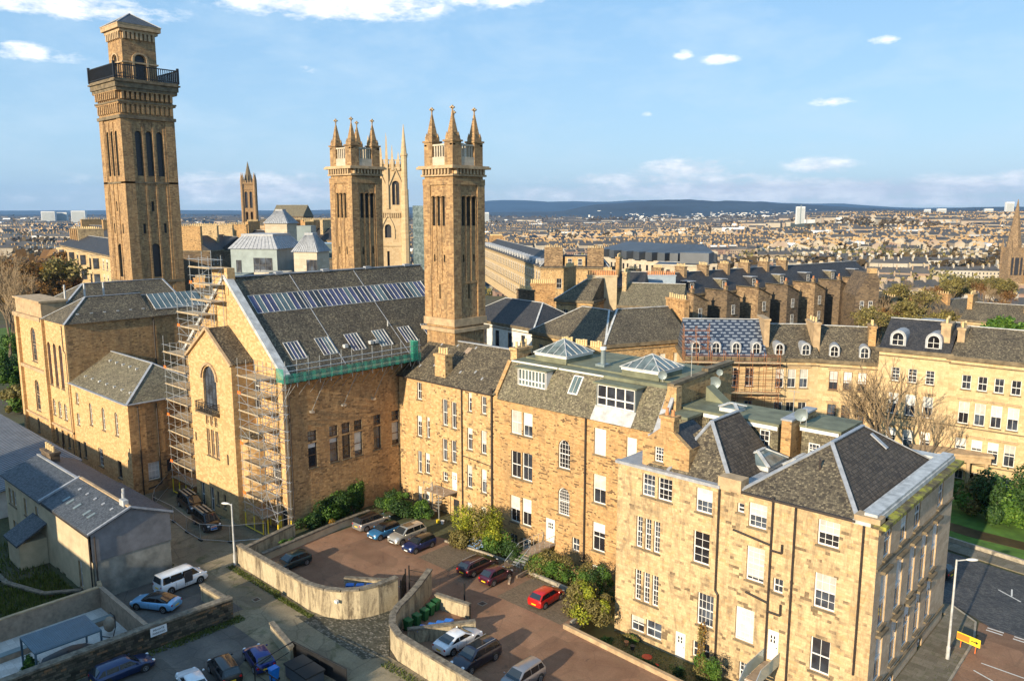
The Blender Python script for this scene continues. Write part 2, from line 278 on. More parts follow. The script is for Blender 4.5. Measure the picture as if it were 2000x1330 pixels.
# ---------------------------------------------------------------- mesh builder
WORG = {}
class M:
    def __init__(s): s.v = []; s.f = []; s.m = []; s.T = None
    def add(s, pts, m=0):
        i = len(s.v)
        for p in pts:
            p = Vector(p); s.v.append(s.T @ p if s.T else p)
        s.f.append(tuple(range(i, i+len(pts)))); s.m.append(m)
    def grid(s, rows, m=0, closed=False):
        """rows: equal-length rings; shared verts so the surface shades smoothly"""
        i = len(s.v); k = len(rows[0])
        for r in rows:
            for p in r: p = Vector(p); s.v.append(s.T @ p if s.T else p)
        for a in range(len(rows)-1):
            for b in range(k if closed else k-1):
                c = (b+1) % k
                s.f.append((i+a*k+b, i+a*k+c, i+(a+1)*k+c, i+(a+1)*k+b)); s.m.append(m)
    def box(s, x0, y0, z0, x1, y1, z1, m=0):
        a, b, c, d = (x0, y0), (x1, y0), (x1, y1), (x0, y1)
        s.prism([a, b, c, d], z0, z1, m)
    def prism(s, poly, z0, z1, m=0, top=None):
        n = len(poly)
        for i in range(n):
            a, b = poly[i], poly[(i+1) % n]
            s.add([(a[0], a[1], z0), (b[0], b[1], z0), (b[0], b[1], z1), (a[0], a[1], z1)], m)
        s.add([(p[0], p[1], z1) for p in poly], m if top is None else top)
        s.add([(p[0], p[1], z0) for p in reversed(poly)], m)
    def ext(s, pts, vec, m=0):
        vec = Vector(vec); pts = [Vector(p) for p in pts]; n = len(pts); q = [p+vec for p in pts]
        s.add(pts, m); s.add(list(reversed(q)), m)
        for i in range(n):
            j = (i+1) % n; s.add([pts[j], pts[i], q[i], q[j]], m)
    def cyl(s, p, q, r0, r1=None, n=8, m=0, cap=True):
        p, q = Vector(p), Vector(q); r1 = r0 if r1 is None else r1
        d = (q-p)
        if d.length < 1e-6: return
        d.normalize(); a = d.orthogonal().normalized(); b = d.cross(a)
        r = [[p + (a*math.cos(2*math.pi*k/n) + b*math.sin(2*math.pi*k/n))*r0 for k in range(n)],
             [q + (a*math.cos(2*math.pi*k/n) + b*math.sin(2*math.pi*k/n))*r1 for k in range(n)]]
        s.grid(r, m, True)
        if cap:
            s.add(list(reversed(r[0])), m)
            if r1 > 1e-4: s.add(r[1], m)
    def bar(s, p, q, w, h, m=0):
        """rectangular bar between two points, w across, h up"""
        p, q = Vector(p), Vector(q); d = (q-p).normalized()
        up = Vector((0, 0, 1)) if abs(d.z) < .95 else Vector((0, 1, 0))
        a = d.cross(up).normalized()*w/2; b = a.cross(d).normalized()*h/2
        r = [[x-a-b, x+a-b, x+a+b, x-a+b] for x in (p, q)]
        for k in range(4):
            j = (k+1) % 4; s.add([r[0][k], r[0][j], r[1][j], r[1][k]], m)
        s.add(list(reversed(r[0])), m); s.add(r[1], m)
    def path(s, pts, r, n=6, m=0):
        for a, b in zip(pts, pts[1:]): s.cyl(a, b, r, r, n, m)
    def ball(s, c, rx, ry=None, rz=None, n=8, m=0):
        ry = ry or rx; rz = rz or rx; c = Vector(c)
        rows = []
        for i in range(n//2+1):
            th = math.pi*i/(n//2)
            rows.append([c + Vector((rx*math.sin(th)*math.cos(2*math.pi*k/n), ry*math.sin(th)*math.sin(2*math.pi*k/n), rz*math.cos(th))) for k in range(n)])
        s.grid(list(reversed(rows)), m, True)
    def mesh(s, name, mats, smooth=False, org=Vector((0, 0, 0)), ang=35):
        me = bpy.data.meshes.new(name)
        me.from_pydata([tuple(v-org) for v in s.v], [], s.f)
        for x in mats: me.materials.append(MT[x] if isinstance(x, str) else x)
        me.polygons.foreach_set('material_index', s.m)
        uvl = me.uv_layers.new(name='UVMap').data
        Z = Vector((0, 0, 1))
        for p in me.polygons:
            n = p.normal
            if abs(n.z) > .985: t, b = Vector((1, 0, 0)), Vector((0, 1, 0))
            else: t = Z.cross(n).normalized(); b = n.cross(t)
            for li in p.loop_indices:
                co = me.vertices[me.loops[li].vertex_index].co
                uvl[li].uv = (co.dot(t), co.dot(b))
        if smooth:
            me.polygons.foreach_set('use_smooth', [True]*len(me.polygons))
            me.set_sharp_from_angle(angle=R(ang))
        me.update(); return me
    def build(s, name, mats, parent=None, smooth=False, ang=35):
        org = WORG.get(parent.name, Vector((0, 0, 0))) if parent else Vector((0, 0, 0))
        me = s.mesh(name, mats if isinstance(mats, (list, tuple)) else [mats], smooth, org, ang)
        o = bpy.data.objects.new(name, me); COL.objects.link(o)
        if parent: o.parent = parent
        WORG[o.name] = org; return o
def inst(name, me, parent, loc, rz=0, scale=None):
    o = bpy.data.objects.new(name, me); COL.objects.link(o); o.location = loc; o.rotation_euler = (0, 0, rz)
    if scale: o.scale = scale
    if parent: o.parent = parent
    WORG[o.name] = Vector((0, 0, 0)); return o
def tag(o, label=None, cat=None, group=None, kind=None):
    if label: o['label'] = label
    if cat: o['category'] = cat
    if group: o['group'] = group
    if kind: o['kind'] = kind
    return o
def thing(name, label, cat, loc=(0, 0, 0), rz=None, group=None):
    """rz None: children are given in world coordinates; otherwise in the thing's own frame"""
    o = bpy.data.objects.new(name, None); COL.objects.link(o); o.location = loc; o.empty_display_size = .1
    o.rotation_euler = (0, 0, rz or 0)
    WORG[o.name] = Vector(loc) if rz is None else Vector((0, 0, 0))
    return tag(o, label, cat, group)
def copytree(o, parent=None):
    c = o.copy(); COL.objects.link(c)
    if parent: c.parent = parent
    for ch in list(o.children): copytree(ch, c)
    return c
# ---------------------------------------------------------------- windows and facades
WC = {}
def arcpts(w, h, n=8):
    r = w/2; return [(r + r*math.cos(math.pi*k/n), h-r + r*math.sin(math.pi*k/n)) for k in range(n+1)]
def win_meshes(w, h, cols, rows, arch, fr, glass):
    key = (w, h, cols, rows, arch, fr, glass)
    if key in WC: return WC[key]
    f, g, s = M(), M(), M(); t = .09; th = .06
    hs = h-w/2 if arch else h
    f.box(0, 0, 0, t, th, hs); f.box(w-t, 0, 0, w, th, hs); f.box(t, 0, 0, w-t, th, t*1.3)
    if not arch: f.box(t, 0, h-t, w-t, th, h)
    mid = h*.5
    f.box(t, -.02, mid-.045, w-t, th, mid+.045)
    if arch:
        o_, i_ = arcpts(w, h), [(x*(w-2*t)/w+t, z-t) for x, z in arcpts(w, h)]
        for k in range(len(o_)-1):
            a, b, c, d = o_[k], o_[k+1], i_[k+1], i_[k]
            f.add([(a[0], 0, a[1]), (d[0], 0, d[1]), (c[0], 0, c[1]), (b[0], 0, b[1])])
        g.add([(w, .04, 0)] + [(x, .04, z) for x, z in o_] + [(0, .04, 0)])
    else: g.add([(0, .04, 0), (w, .04, 0), (w, .04, h), (0, .04, h)])
    bw = .035
    for c in range(1, cols):
        x = w*c/cols; f.box(x-bw/2, .005, t*1.3, x+bw/2, .05, (h-.1 if not arch else hs+w*.35))
    for k in range(1, rows):
        z = h*k/rows
        if abs(z-mid) > .08: f.box(t, .01, z-bw/2, w-t, .05, z+bw/2)
    s.box(-.12, -.30, -.14, w+.12, 0, -.005)
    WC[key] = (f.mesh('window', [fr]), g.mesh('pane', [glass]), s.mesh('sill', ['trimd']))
    return WC[key]
def blind_mesh(w, h, fr):
    key = ('b', w, h, fr)
    if key not in WC:
        m = M(); m.box(.06, .028, h*(1-fr), w-.06, .036, h-.06); WC[key] = m.mesh('blind', ['blind'])
    return WC[key]
def window(root, O, t, u, z, w, h, cols=2, rows=2, blind=0, arch=False, fr='whitep', sill=True, dep=.19, glass='glass', name='window', hood=False):
    w = round(w, 2); h = round(h, 2)
    fm, gm, sm = win_meshes(w, h, cols, rows, arch, fr, glass)
    n = Vector((t.y, -t.x, 0)); p = O + t*u - n*dep; rz = math.atan2(t.y, t.x)
    o = inst(name, fm, root, (p.x, p.y, z) - WORG[root.name] if False else Vector((p.x, p.y, z)) - WORG[root.name], rz)
    inst('pane', gm, o, (0, 0, 0))
    if sill: inst('sill', sm, o, (0, 0, 0))
    if hood:
        if ('h', w, h) not in WC: k_ = M(); k_.box(-.25, -.42, h+.3, w+.25, 0, h+.5); k_.box(-.18, -.28, h+.18, w+.18, 0, h+.3); WC[('h', w, h)] = k_.mesh('hood', ['trim'])
        inst('hood', WC[('h', w, h)], o, (0, 0, 0))
    if blind and not arch: inst('blind', blind_mesh(w, h, round(blind, 2)), o, (0, 0, 0))
    return o
def wallholes(m, O, t, L, z0, z1, ops, mat=0, rev=.2, tm=1):
    """wall face from O along t (outside to the right of t), openings cut with reveals"""
    n = Vector((t.y, -t.x, 0))
    us = sorted({0, L} | {min(max(o[k], 0), L) for o in ops for k in (0, 2)})
    zs = sorted({z0, z1} | {min(max(o[k], z0), z1) for o in ops for k in (1, 3)})
    P = lambda u, z, d=0: Vector((O.x + t.x*u - n.x*d, O.y + t.y*u - n.y*d, z))
    for a, b in zip(us, us[1:]):
        run = None
        for c, d in zip(zs, zs[1:]):
            hole = any(o[0]-1e-4 <= a and b <= o[2]+1e-4 and o[1]-1e-4 <= c and d <= o[3]+1e-4 for o in ops)
            if hole:
                if run is not None: m.add([P(a, run), P(b, run), P(b, c), P(a, c)], mat); run = None
            elif run is None: run = c
        if run is not None: m.add([P(a, run), P(b, run), P(b, z1), P(a, z1)], mat)
    for o in ops:
        u0, b0, u1, b1 = o[:4]; arch = o[4]
        if not arch:
            m.add([P(u0, b1), P(u1, b1), P(u1, b1, rev), P(u0, b1, rev)], tm)
            hs = b1
        else:
            w = u1-u0; a = arcpts(w, b1-b0); a = [(u0+x, b0+z) for x, z in a]; hs = b1-w/2; k = len(a)//2
            m.add([P(u1, b1)] + [P(x, z) for x, z in reversed(a[:k+1])], mat) if False else None
            m.add([P(u1, hs), P(u1, b1)] + [P(x, z) for x, z in reversed(a[1:k+1])], mat)
            m.add([P(u0, b1), P(u0, hs)] + [P(x, z) for x, z in reversed(a[k:-1])], mat)
            for (x, z), (x2, z2) in zip(a, a[1:]): m.add([P(x2, z2), P(x, z), P(x, z, rev), P(x2, z2, rev)], tm)
        m.add([P(u0, b0), P(u0, hs), P(u0, hs, rev), P(u0, b0, rev)], tm)
        m.add([P(u1, hs), P(u1, b0), P(u1, b0, rev), P(u1, hs, rev)], tm)
        m.add([P(u1, b0), P(u0, b0), P(u0, b0, rev), P(u1, b0, rev)], tm)
def facade(root, m, O, t, L, z0, z1, wins, mat=0, rev=.2):
    """wins: (u, z, w, h, dict)"""
    O = Vector(O); t = Vector(t).normalized(); ops = []
    for q in wins:
        u, z, w, h = q[:4]; kw = dict(q[4]) if len(q) > 4 else {}
        ops.append((u, z, u+w, z+h, kw.get('arch', False)))
        if kw.pop('blank', False): continue
        window(root, O, t, u, z, w, h, **kw)
    wallholes(m, O, t, L, z0, z1, ops, mat, rev)
def ring(m, poly, z0, z1, out, mat=0):
    """a projecting course round a closed polygon (ccw)"""
    n = len(poly)
    c = Vector((sum(p[0] for p in poly)/n, sum(p[1] for p in poly)/n, 0)); q = []
    for i in range(n):
        a, b, d = (Vector((poly[(i+k) % n][0], poly[(i+k) % n][1], 0)) for k in (-1, 0, 1))
        e1 = (b-a).normalized(); e2 = (d-b).normalized()
        n1 = Vector((e1.y, -e1.x, 0)); n2 = Vector((e2.y, -e2.x, 0)); k = (n1+n2); k = k/max(.3, k.length_squared)*2
        q.append((b.x + k.x*out, b.y + k.y*out))
    m.prism(q, z0, z1, mat)
def hip(m, x0, y0, x1, y1, z, rise, i0, i1, axis='x', e=.3, mat=0, fl=None, half0=None):
    """hip roof; i0/i1 = how far the ridge ends are set in (0 = gable); flashing strips into fl"""
    if axis == 'x':
        yc = (y0+y1)/2; A, B = Vector((x0+i0, yc, z+rise)), Vector((x1-i1, yc, z+rise))
        c = [Vector((x0-(e if i0 else 0), y0-e, z)), Vector((x1+(e if i1 else 0), y0-e, z)), Vector((x1+(e if i1 else 0), y1+e, z)), Vector((x0-(e if i0 else 0), y1+e, z))]
        fs = [[c[0], c[1], B, A], [c[2], c[3], A, B], [c[1], c[2], B], [c[3], c[0], A]]
        hips = ([(c[0], A), (c[3], A)] if i0 else []) + ([(c[1], B), (c[2], B)] if i1 else [])
    else:
        xc = (x0+x1)/2; A, B = Vector((xc, y0+i0, z+rise)), Vector((xc, y1-i1, z+rise))
        c = [Vector((x0-e, y0-(e if i0 else 0), z)), Vector((x1+e, y0-(e if i0 else 0), z)), Vector((x1+e, y1+(e if i1 else 0), z)), Vector((x0-e, y1+(e if i1 else 0), z))]
        fs = [[c[1], c[2], B, A], [c[3], c[0], A, B], [c[0], c[1], A], [c[2], c[3], B]]
        hips = ([(c[0], A), (c[1], A)] if i0 else []) + ([(c[2], B), (c[3], B)] if i1 else [])
    for f in fs: m.add(f, mat)
    m.add([Vector((p.x, p.y, z)) for p in reversed(c)], mat)
    if fl is not None:
        for a, b in hips + [(A, B)]: fl.bar(a + Vector((0, 0, .04)), b + Vector((0, 0, .04)), .3, .1)
    return A, B
POTM = {}
def pot_mesh(mat, h=.75, r=.16):
    k = (mat, h, r)
    if k not in POTM:
        m = M(); m.cyl((0, 0, 0), (0, 0, h*.85), r, r*.82, 8); m.cyl((0, 0, h*.85), (0, 0, h), r*1.02, r*.95, 8); POTM[k] = m.mesh('chimney_pot', [mat], True)
    return POTM[k]
def chimney(root, x, y, lx, ly, z0, z1, n=4, mat='gold', pm='poty', local=False, h=.75):
    """stack on a building, pots as its children"""
    m = M(); m.box(x-lx/2, y-ly/2, z0, x+lx/2, y+ly/2, z1-.3); m.box(x-lx/2-.12, y-ly/2-.12, z1-.3, x+lx/2+.12, y+ly/2+.12, z1)
    o = m.build('chimney', mat, root); w = WORG[o.name]
    for k in range(n):
        q = (k+.5)/n-.5
        p = Vector((x + (lx*.92*q if lx >= ly else 0), y + (ly*.92*q if ly > lx else 0), z1))
        inst('chimney_pot', pot_mesh(pm, round(h*rnd.choice((.9, 1, 1.1)), 2)), o, p-w)
    return o
def pipe(root, pts, r=.07, mat='pipe', name='drainpipe'):
    m = M(); m.path(pts, r, 6); return m.build(name, mat, root, True)
# ---------------------------------------------------------------- ground and surfaces
def sstep(a, b, x):
    k = max(0., min(1., (x-a)/(b-a))); return k*k*(3-2*k)
def gh(x, y):
    d = math.hypot(x, y)
    z = -35*sstep(330, 620, d) + 1.5*math.sin(x*.011)*sstep(150, 300, d)*(1-sstep(500, 900, d))
    if d > 900: z += 5*noise.noise((x*.0011, y*.0011, 0)) + 6*sstep(1500, 4000, d)*noise.noise((x*.0004, y*.0004, 3))
    r_, f_ = x*math.cos(AZ)+y*math.sin(AZ), -x*math.sin(AZ)+y*math.cos(AZ)
    if f_ > 1200: z += 42*sstep(1200, 2700, f_)*sstep(.22, .45, r_/f_)
    return z
def garden_z(x, y):
    if x < -41.5: a = -1.7*sstep(58.6, 60.6, y)
    else: a = -1.4*sstep(52.2, 53.2, y)
    return a
def breaks(a, b, far, step0):
    r = [a, b]; s = step0; v = b
    while v < far: v += s; s *= 1.17; r.append(v)
    s = step0; v = a; l = []
    while v > -far: v -= s; s *= 1.17; l.append(v)
    return l[::-1] + r
HX0, HX1, HY0, HY1 = -62.0, -17.1, 52.0, 64.0
mg = M(); xs = breaks(HX0, HX1, 30000, 8); ys = breaks(HY0, HY1, 30000, 8)
for i in range(len(xs)-1):
    for j in range(len(ys)-1):
        if xs[i] == HX0 and ys[j] == HY0: continue
        mg.add([(xs[a], ys[b], gh(xs[a], ys[b])-.03) for a, b in ((i, j), (i+1, j), (i+1, j+1), (i, j+1))])
m_, t_, b_ = newmat('earth_and_grass'); p_ = posn(t_)
c_ = RAMP(t_, NOISE(t_, p_, .05, 8, .65), [(.3, (.035, .045, .014)), (.5, (.07, .07, .03)), (.62, (.075, .06, .04)), (.8, (.05, .065, .02))])
c_ = MIX(t_, 1.0, c_, RAMP(t_, NOISE(t_, p_, 2.5, 6, .7), [(.3, .6), (.7, 1.4)]), 'MULTIPLY'); setc(t_, b_, c_); b_.inputs['Roughness'].default_value = .95
MT['earth'] = m_
o = mg.build('ground', 'earth'); tag(o, kind='structure')
mg = M(); NX, NY = 60, 24
mg.grid([[(HX0+(HX1-HX0)*i/NX, HY0+(HY1-HY0)*j/NY, garden_z(HX0+(HX1-HX0)*i/NX, HY0+(HY1-HY0)*j/NY)-.03 + .05*noise.noise((i*.6, j*.6, 0))) for i in range(NX+1)] for j in range(NY+1)])
MT['soil'] = leafm('leaf_strewn_soil', (.06, .045, .02), (.12, .08, .035), (.13, .12, .04), 1.2)
o = mg.build('garden_ground', 'soil', smooth=True); tag(o, kind='structure')
def asphalt(name, c, c2, moss=.0, tint=(.08, .09, .02), crack=.3, scl=.35):
    m, t, b = newmat(name); p = posn(t)
    k = MIX(t, RAMP(t, NOISE(t, p, scl, 7, .62, .5), [(.35, 0.), (.68, 1.)]), c, c2)
    k = MIX(t, 1.0, k, RAMP(t, NOISE(t, p, 7, 6, .75), [(.25, .7), (.75, 1.32)]), 'MULTIPLY')
    v0 = t.nodes.new('ShaderNodeTexVoronoi'); v0.distance = 'CHEBYCHEV'; v0.inputs['Scale'].default_value = .16; LK(t, p, v0.inputs['Vector']); sc_ = t.nodes.new('ShaderNodeSeparateColor'); LK(t, v0.outputs['Color'], sc_.inputs[0])
    k = MIX(t, 1.0, k, RAMP(t, sc_.outputs[0], [(0, .80), (.5, 1.0), (1, 1.22)]), 'MULTIPLY')
    k = MIX(t, MATH(t, 'MULTIPLY', RAMP(t, NOISE(t, p, 1.1, 4, .6), [(.62, 0.), (.72, 1.)]), .45), k, (.03, .026, .022))
    if moss: k = MIX(t, MATH(t, 'MULTIPLY', RAMP(t, NOISE(t, p, .5, 7, .7, .8), [(.52, 0.), (.66, 1.)]), moss), k, tint)
    v = t.nodes.new('ShaderNodeTexVoronoi'); v.feature = 'DISTANCE_TO_EDGE'; v.inputs['Scale'].default_value = .32; LK(t, p, v.inputs['Vector'])
    cr = MATH(t, 'MULTIPLY', MATH(t, 'LESS_THAN', v.outputs['Distance'], .012), crack)
    k = MIX(t, cr, k, (.02, .018, .015))
    setc(t, b, k); b.inputs['Roughness'].default_value = .88; bump(t, b, NOISE(t, p, 30, 4, .7), .25, .02); return m
MT['lane'] = asphalt('worn_lane_surface', (.17, .135, .085), (.26, .21, .13), .75, (.062, .068, .022))
MT['yard'] = asphalt('red_brown_yard_surface', (.185, .095, .053), (.26, .145, .085), .2, (.11, .095, .045), .15)
MT['bay'] = coursed('brick_paved_parking', [(0, (.12, .085, .055)), (1, (.20, .145, .095))], .22, .11, .012, mc=(.08, .06, .04), stain=.3, stc=(.10, .09, .05), bs=.1)
MT['tar'] = asphalt('dark_tarmac', (.075, .067, .06), (.13, .112, .094), .25, (.04, .04, .02))
MT['road'] = coursed('setted_road', [(0, (.045, .046, .05)), (.5, (.075, .075, .078)), (1, (.12, .115, .11))], .3, .18, .03, mc=(.03, .03, .03), rough=.6, stain=.3, stc=(.06, .06, .06), bs=.5)
MT['cobble'] = coursed('mossy_cobbles', [(0, (.05, .045, .035)), (.6, (.10, .09, .07)), (1, (.24, .21, .17))], .24, .16, .03, mc=(.04, .045, .02), rough=.8, stain=.4, stc=(.05, .055, .025), ssc=1, bs=.6)
MT['lawn'] = plain('mown_grass', (.065, .14, .014), .95, var=.4, sc=.6, bmp=.3)
MT['rough'] = leafm('rough_grass', (.04, .06, .01), (.09, .12, .02), (.2, .2, .05), .9)
MT['pave'] = coursed('pavement_slabs', [(0, (.13, .11, .08)), (1, (.20, .17, .13))], .9, .6, .02, mc=(.06, .06, .03), stain=.5, stc=(.08, .085, .035), ssc=.8, bs=.2, jit=0)
MT['mark'] = plain('road_paint', (.62, .60, .55), .8, var=.2, sc=6)
MT['kerb'] = plain('kerb_stone', (.30, .26, .20), .85, var=.35, sc=2, bmp=.2)
def sheet(name, poly, z, mat, th=.0):
    m = M()
    if th: m.prism(poly, z-th, z)
    else: m.add([(x, y, z) for x, y in poly])
    return tag(m.build(name, mat), kind='structure')
sheet('lane', [(-118, 33), (-79, 34), (-65.2, 33), (-65.2, 18), (-40, 18), (-20, 30), (-20, 38.2), (-49.6, 38.6), (-53, 41.5), (-55.6, 48), (-55.9, 44.6), (-57.5, 40), (-61, 38.4), (-75.6, 39), (-78.8, 47.4), (-118, 47.4)], .004, 'lane')
sheet('parking_court', [(-65.1, 18), (-45, 18), (-45, 24), (-56.8, 28.2), (-59.2, 32.3), (-65.1, 32.3)], .010, 'tar')
sheet('cobbled_apron', [(-61.5, 37), (-50.8, 36.8), (-49.6, 38.6), (-53, 41.4), (-55.4, 48), (-55.9, 44.6), (-57.5, 40)], .012, 'cobble')
sheet('yard', [(-75, 39.3), (-57.8, 40.2), (-55.9, 44.7), (-55.5, 48), (-52.6, 42), (-49.5, 39), (-14, 38.6), (-8, 52), (-41, 52), (-41.9, 58.2), (-62, 58.8), (-74.8, 56)], .008, 'yard')
for k, (a, b, c, d) in enumerate([(-62.6, 53.0, -57.6, 58.4), (-50.2, 52.4, -42.2, 58)]):
    sheet('parking_bay', [(a, b), (c, b), (c, d), (a, d)], .013, 'bay')
sheet('tarmac_van_yard', [(-79, 27), (-66, 27), (-66, 34.4), (-77.8, 34.4)], .009, 'tar')
sheet('patio', [(-86, 12), (-66, 12), (-66, 25.4), (-76.2, 25.6), (-76.2, 17.4), (-86, 15)], .014, 'paving')
# right: pavement, roads, gardens
K0 = [(-17.0, 50), (-13.6, 50), (-13.9, 74.5), (-14.6, 78.2), (-17, 80.2), (-30, 80.6), (-30, 78), (-17.0, 78)]
sheet('pavement', K0, .13, 'pave', .15)
sheet('side_road', [(-13.5, 48), (20, 48), (20, 78), (-14.4, 78.6), (-13.8, 74.5)], .006, 'yard')
sheet('setted_road', [(-80, 81), (-16.6, 80.4), (-13.4, 78.2), (24, 76), (24, 90), (-14, 92.2), (-24, 94), (-80, 96)], .010, 'road')
m = M()
for k in range(7):
    for j in (0, .9):
        x = -13.6 + 2.1*k; y = 77.9 - .1*k - j*.55
        m.add([(x, y, .022), (x+1.3, y-.05, .022), (x+1.3, y+.13, .022), (x, y+.18, .022)])
for x0, y0, x1, y1 in ((-12.6, 71.2, -8.0, 71.0), (-12.8, 69.6, -10.6, 68.6), (-6.5, 70.2, -3, 69.4), (-14.6, 87.0, -12.4, 85.6), (-13.6, 88.0, -13.3, 86.3)):
    d = Vector((x1-x0, y1-y0)).normalized(); q = Vector((-d.y, d.x))*.07
    m.add([(x0-q.x, y0-q.y, .022), (x1-q.x, y1-q.y, .022), (x1+q.x, y1+q.y, .022), (x0+q.x, y0+q.y, .022)])
tag(m.build('road_markings', 'mark'), kind='structure')
m = M(); m.prism([(-30, 94.0), (-24, 94.4), (-14, 92.6), (4, 90.6), (4, 93.4), (-14, 95.2), (-24, 97.0), (-30, 97)], 0, .13)
tag(m.build('far_pavement', 'pave'), kind='structure')
m = M(); m.prism([(-60, 97), (-24, 97.0), (-14, 95.2), (10, 93.0), (40, 92), (40, 120), (-60, 128)], 0, .3)
tag(m.build('lawn', 'lawn'), kind='structure')
m = M(); m.prism([(-27, 100.5), (-20, 98.8), (-8, 98.8), (4, 94.4), (5.5, 95.6), (-7, 101), (-19, 101.4), (-26, 102.5)], .2, .32)
tag(m.build('gravel_path', 'soil'), kind='structure')
kb = M()
pts = [(-30, 97), (-24, 97.0), (-14, 95.2), (10, 93.0)]
for a, b in zip(pts, pts[1:]): kb.bar((a[0], a[1], .3), (b[0], b[1], .3), .35, .5)
tag(kb.build('garden_wall', 'kerb'), 'low dressed stone wall edging the lawn across the road', 'wall')
m = M()
for a, b in zip(K0[1:4], K0[2:5]): m.bar((a[0], a[1], .08), (b[0], b[1], .08), .18, .16)
tag(m.build('kerb', 'kerb'), kind='structure')

# ---------------------------------------------------------------- tenement A (left, slated roof)
V = Vector; TX = V((1, 0, 0)); TY = V((0, 1, 0))
A = thing('tenement_house', 'golden stone tenement with plain slate roof and spiral stair beside the church hall', 'tenement', (-70, 64, 0))
m = M()
aw = [(-75.1, 13.6, .9, 2.2, 0), (-75.2, 8.8, .9, 2.7, .3), (-73.4, 8.9, .6, 2.7, .2), (-75.2, 4.0, .8, 2.9, 0), (-73.8, 4.2, .9, 2.7, .35), (-75.3, .2, .8, 2.0, .9), (-73.8, .4, .8, 2.0, .9),
      (-70.4, 11.1, .9, 3.3, 0), (-68.8, 11.0, .9, 3.3, 0), (-70.5, 6.6, .9, 2.8, 0), (-68.9, 6.7, .9, 2.8, 0), (-70.5, 4.0, .9, 1.2, 0),
      (-65.9, 13.6, .6, 2.3, .3), (-63.7, 13.7, .8, 2.1, 0), (-66.1, 8.9, .9, 2.7, .3), (-63.8, 8.9, .9, 2.8, .6), (-66.2, 4.2, .9, 2.8, .4), (-63.8, 4.1, .9, 2.9, .45), (-66.3, .3, .9, 2.0, .4), (-63.9, .2, .9, 2.2, .4)]
ops = [(x+78.6, z, w, h, dict(blind=b, cols=2 if w > .75 else 1)) for x, z, w, h, b in aw]
ops += [(78.6-68.9, 3.2, .95, 2.3, dict(blank=True)), (78.6-68.6, -.9, 1.0, 3.0, dict(blank=True))]
facade(A, m, (-78.6, 64, 0), TX, 17.0, -1.9, 16.4, ops)
m.add([(-61.6, 64, -1.9), (-61.6, 76, -1.9), (-61.6, 76, 16.4), (-61.6, 64, 16.4)])
m.add([(-61.6, 76, -1.9), (-78.6, 76, -1.9), (-78.6, 76, 16.4), (-61.6, 76, 16.4)])
m.add([(-61.6, 64, 16.4), (-61.6, 76, 16.4), (-61.6, 70, 20.3)])
m.build('wall', ['gold', 'trim'], A)
def door(root, x, y, z, w, h, mat='whitep', lights=0, t=TX):
    d = M(); n = V((t.y, -t.x, 0)); O = V((x, y, 0)) - n*.12
    def bx(u0, z0, u1, z1, e0, e1, mm=0):
        a = [O+t*u0+n*e0, O+t*u1+n*e0, O+t*u1+n*e1, O+t*u0+n*e1]
        if (a[1]-a[0]).cross(a[2]-a[1]).z < 0: a = a[::-1]
        d.prism([(p.x, p.y) for p in a], z0, z1, mm)
    bx(0, z, w, z+h, -.05, 0)
    bx(0, z, .09, z+h, 0, .05); bx(w-.09, z, w, z+h, 0, .05); bx(.09, z+h-.1, w-.09, z+h, 0, .05)
    o = d.build('door', mat, root)
    if lights:
        g = M(); d2 = d; 
        for i in range(3 if lights == 6 else 2):
            for j in range(2):
                u = w*.22 + i*w*.56/(3 if lights == 6 else 2); zz = z+h*.58 + j*h*.13
                a = [O+t*u+n*.005, O+t*(u+w*.14)+n*.005]
                g.add([V((a[0].x, a[0].y, zz)), V((a[1].x, a[1].y, zz)), V((a[1].x, a[1].y, zz+h*.1)), V((a[0].x, a[0].y, zz+h*.1))])
        g.build('door_light', 'glass', o)
    hd = M(); p = O+t*(w-.18)+n*.06; hd.ball(V((p.x, p.y, z+h*.45)), .05, n=6); hd.build('handle', 'iron', o)
    return o
door(A, -68.9, 64, 3.2, .95, 2.3, 'whitep', 4); door(A, -68.6, 64, -.9, 1.0, 3.0, 'darkp', 4)
r = M(); r.add([(-78.7, 63.7, 16.3), (-61.4, 63.7, 16.3), (-61.4, 70, 20.4), (-78.7, 70, 20.4)]); r.add([(-61.4, 76.3, 16.3), (-78.7, 76.3, 16.3), (-78.7, 70, 20.4), (-61.4, 70, 20.4)])
r.add([(-61.4, 63.7, 16.3), (-61.4, 76.3, 16.3), (-61.4, 70, 20.4)]); r.add([(-78.7, 63.7, 16.3), (-78.7, 76.3, 16.3), (-61.4, 76.3, 16.3), (-61.4, 63.7, 16.3)])
ra = r.build('roof', 'slate', A)
f = M(); f.bar((-78.6, 70, 20.45), (-61.5, 70, 20.45), .4, .12); f.build('ridge_flashing', 'lead', ra)
g = M(); g.bar((-78.6, 63.62, 16.25), (-61.6, 63.62, 16.25), .2, .14); g.build('gutter', 'pipe', A)
for x, y in ((-76.2, 65.4), (-74, 65.9), (-71.8, 65.2), (-69, 65.6), (-66.8, 66), (-65, 65.3), (-76, 69), (-73.2, 69.2), (-70, 69.3)):
    q = M(); z = 16.4+(y-64)*.65; q.bar((x, y, z+.05), (x, y+.35, z+.3), .22, .1); q.build('roof_vent', 'lead', A)
sk = M(); sk.bar((-70.8, 68.4, 19.36), (-70.8, 69.3, 19.96), .8, .12); sk.build('rooflight', 'timber', A)
chimney(A, -71.4, 65.2, 1.9, 1.2, 15.5, 19.7, 4)
chimney(A, -61.9, 68.9, 1.0, 2.6, 16, 21.2, 3)
pipe(A, [(-66.9, 63.88, 16.3), (-66.9, 63.88, -1.5)], .09); pipe(A, [(-61.9, 63.86, 17.0), (-61.9, 63.86, -1.7)], .13)
pipe(A, [(-66.8, 63.9, 8.0), (-62, 63.9, 7.7)], .05)
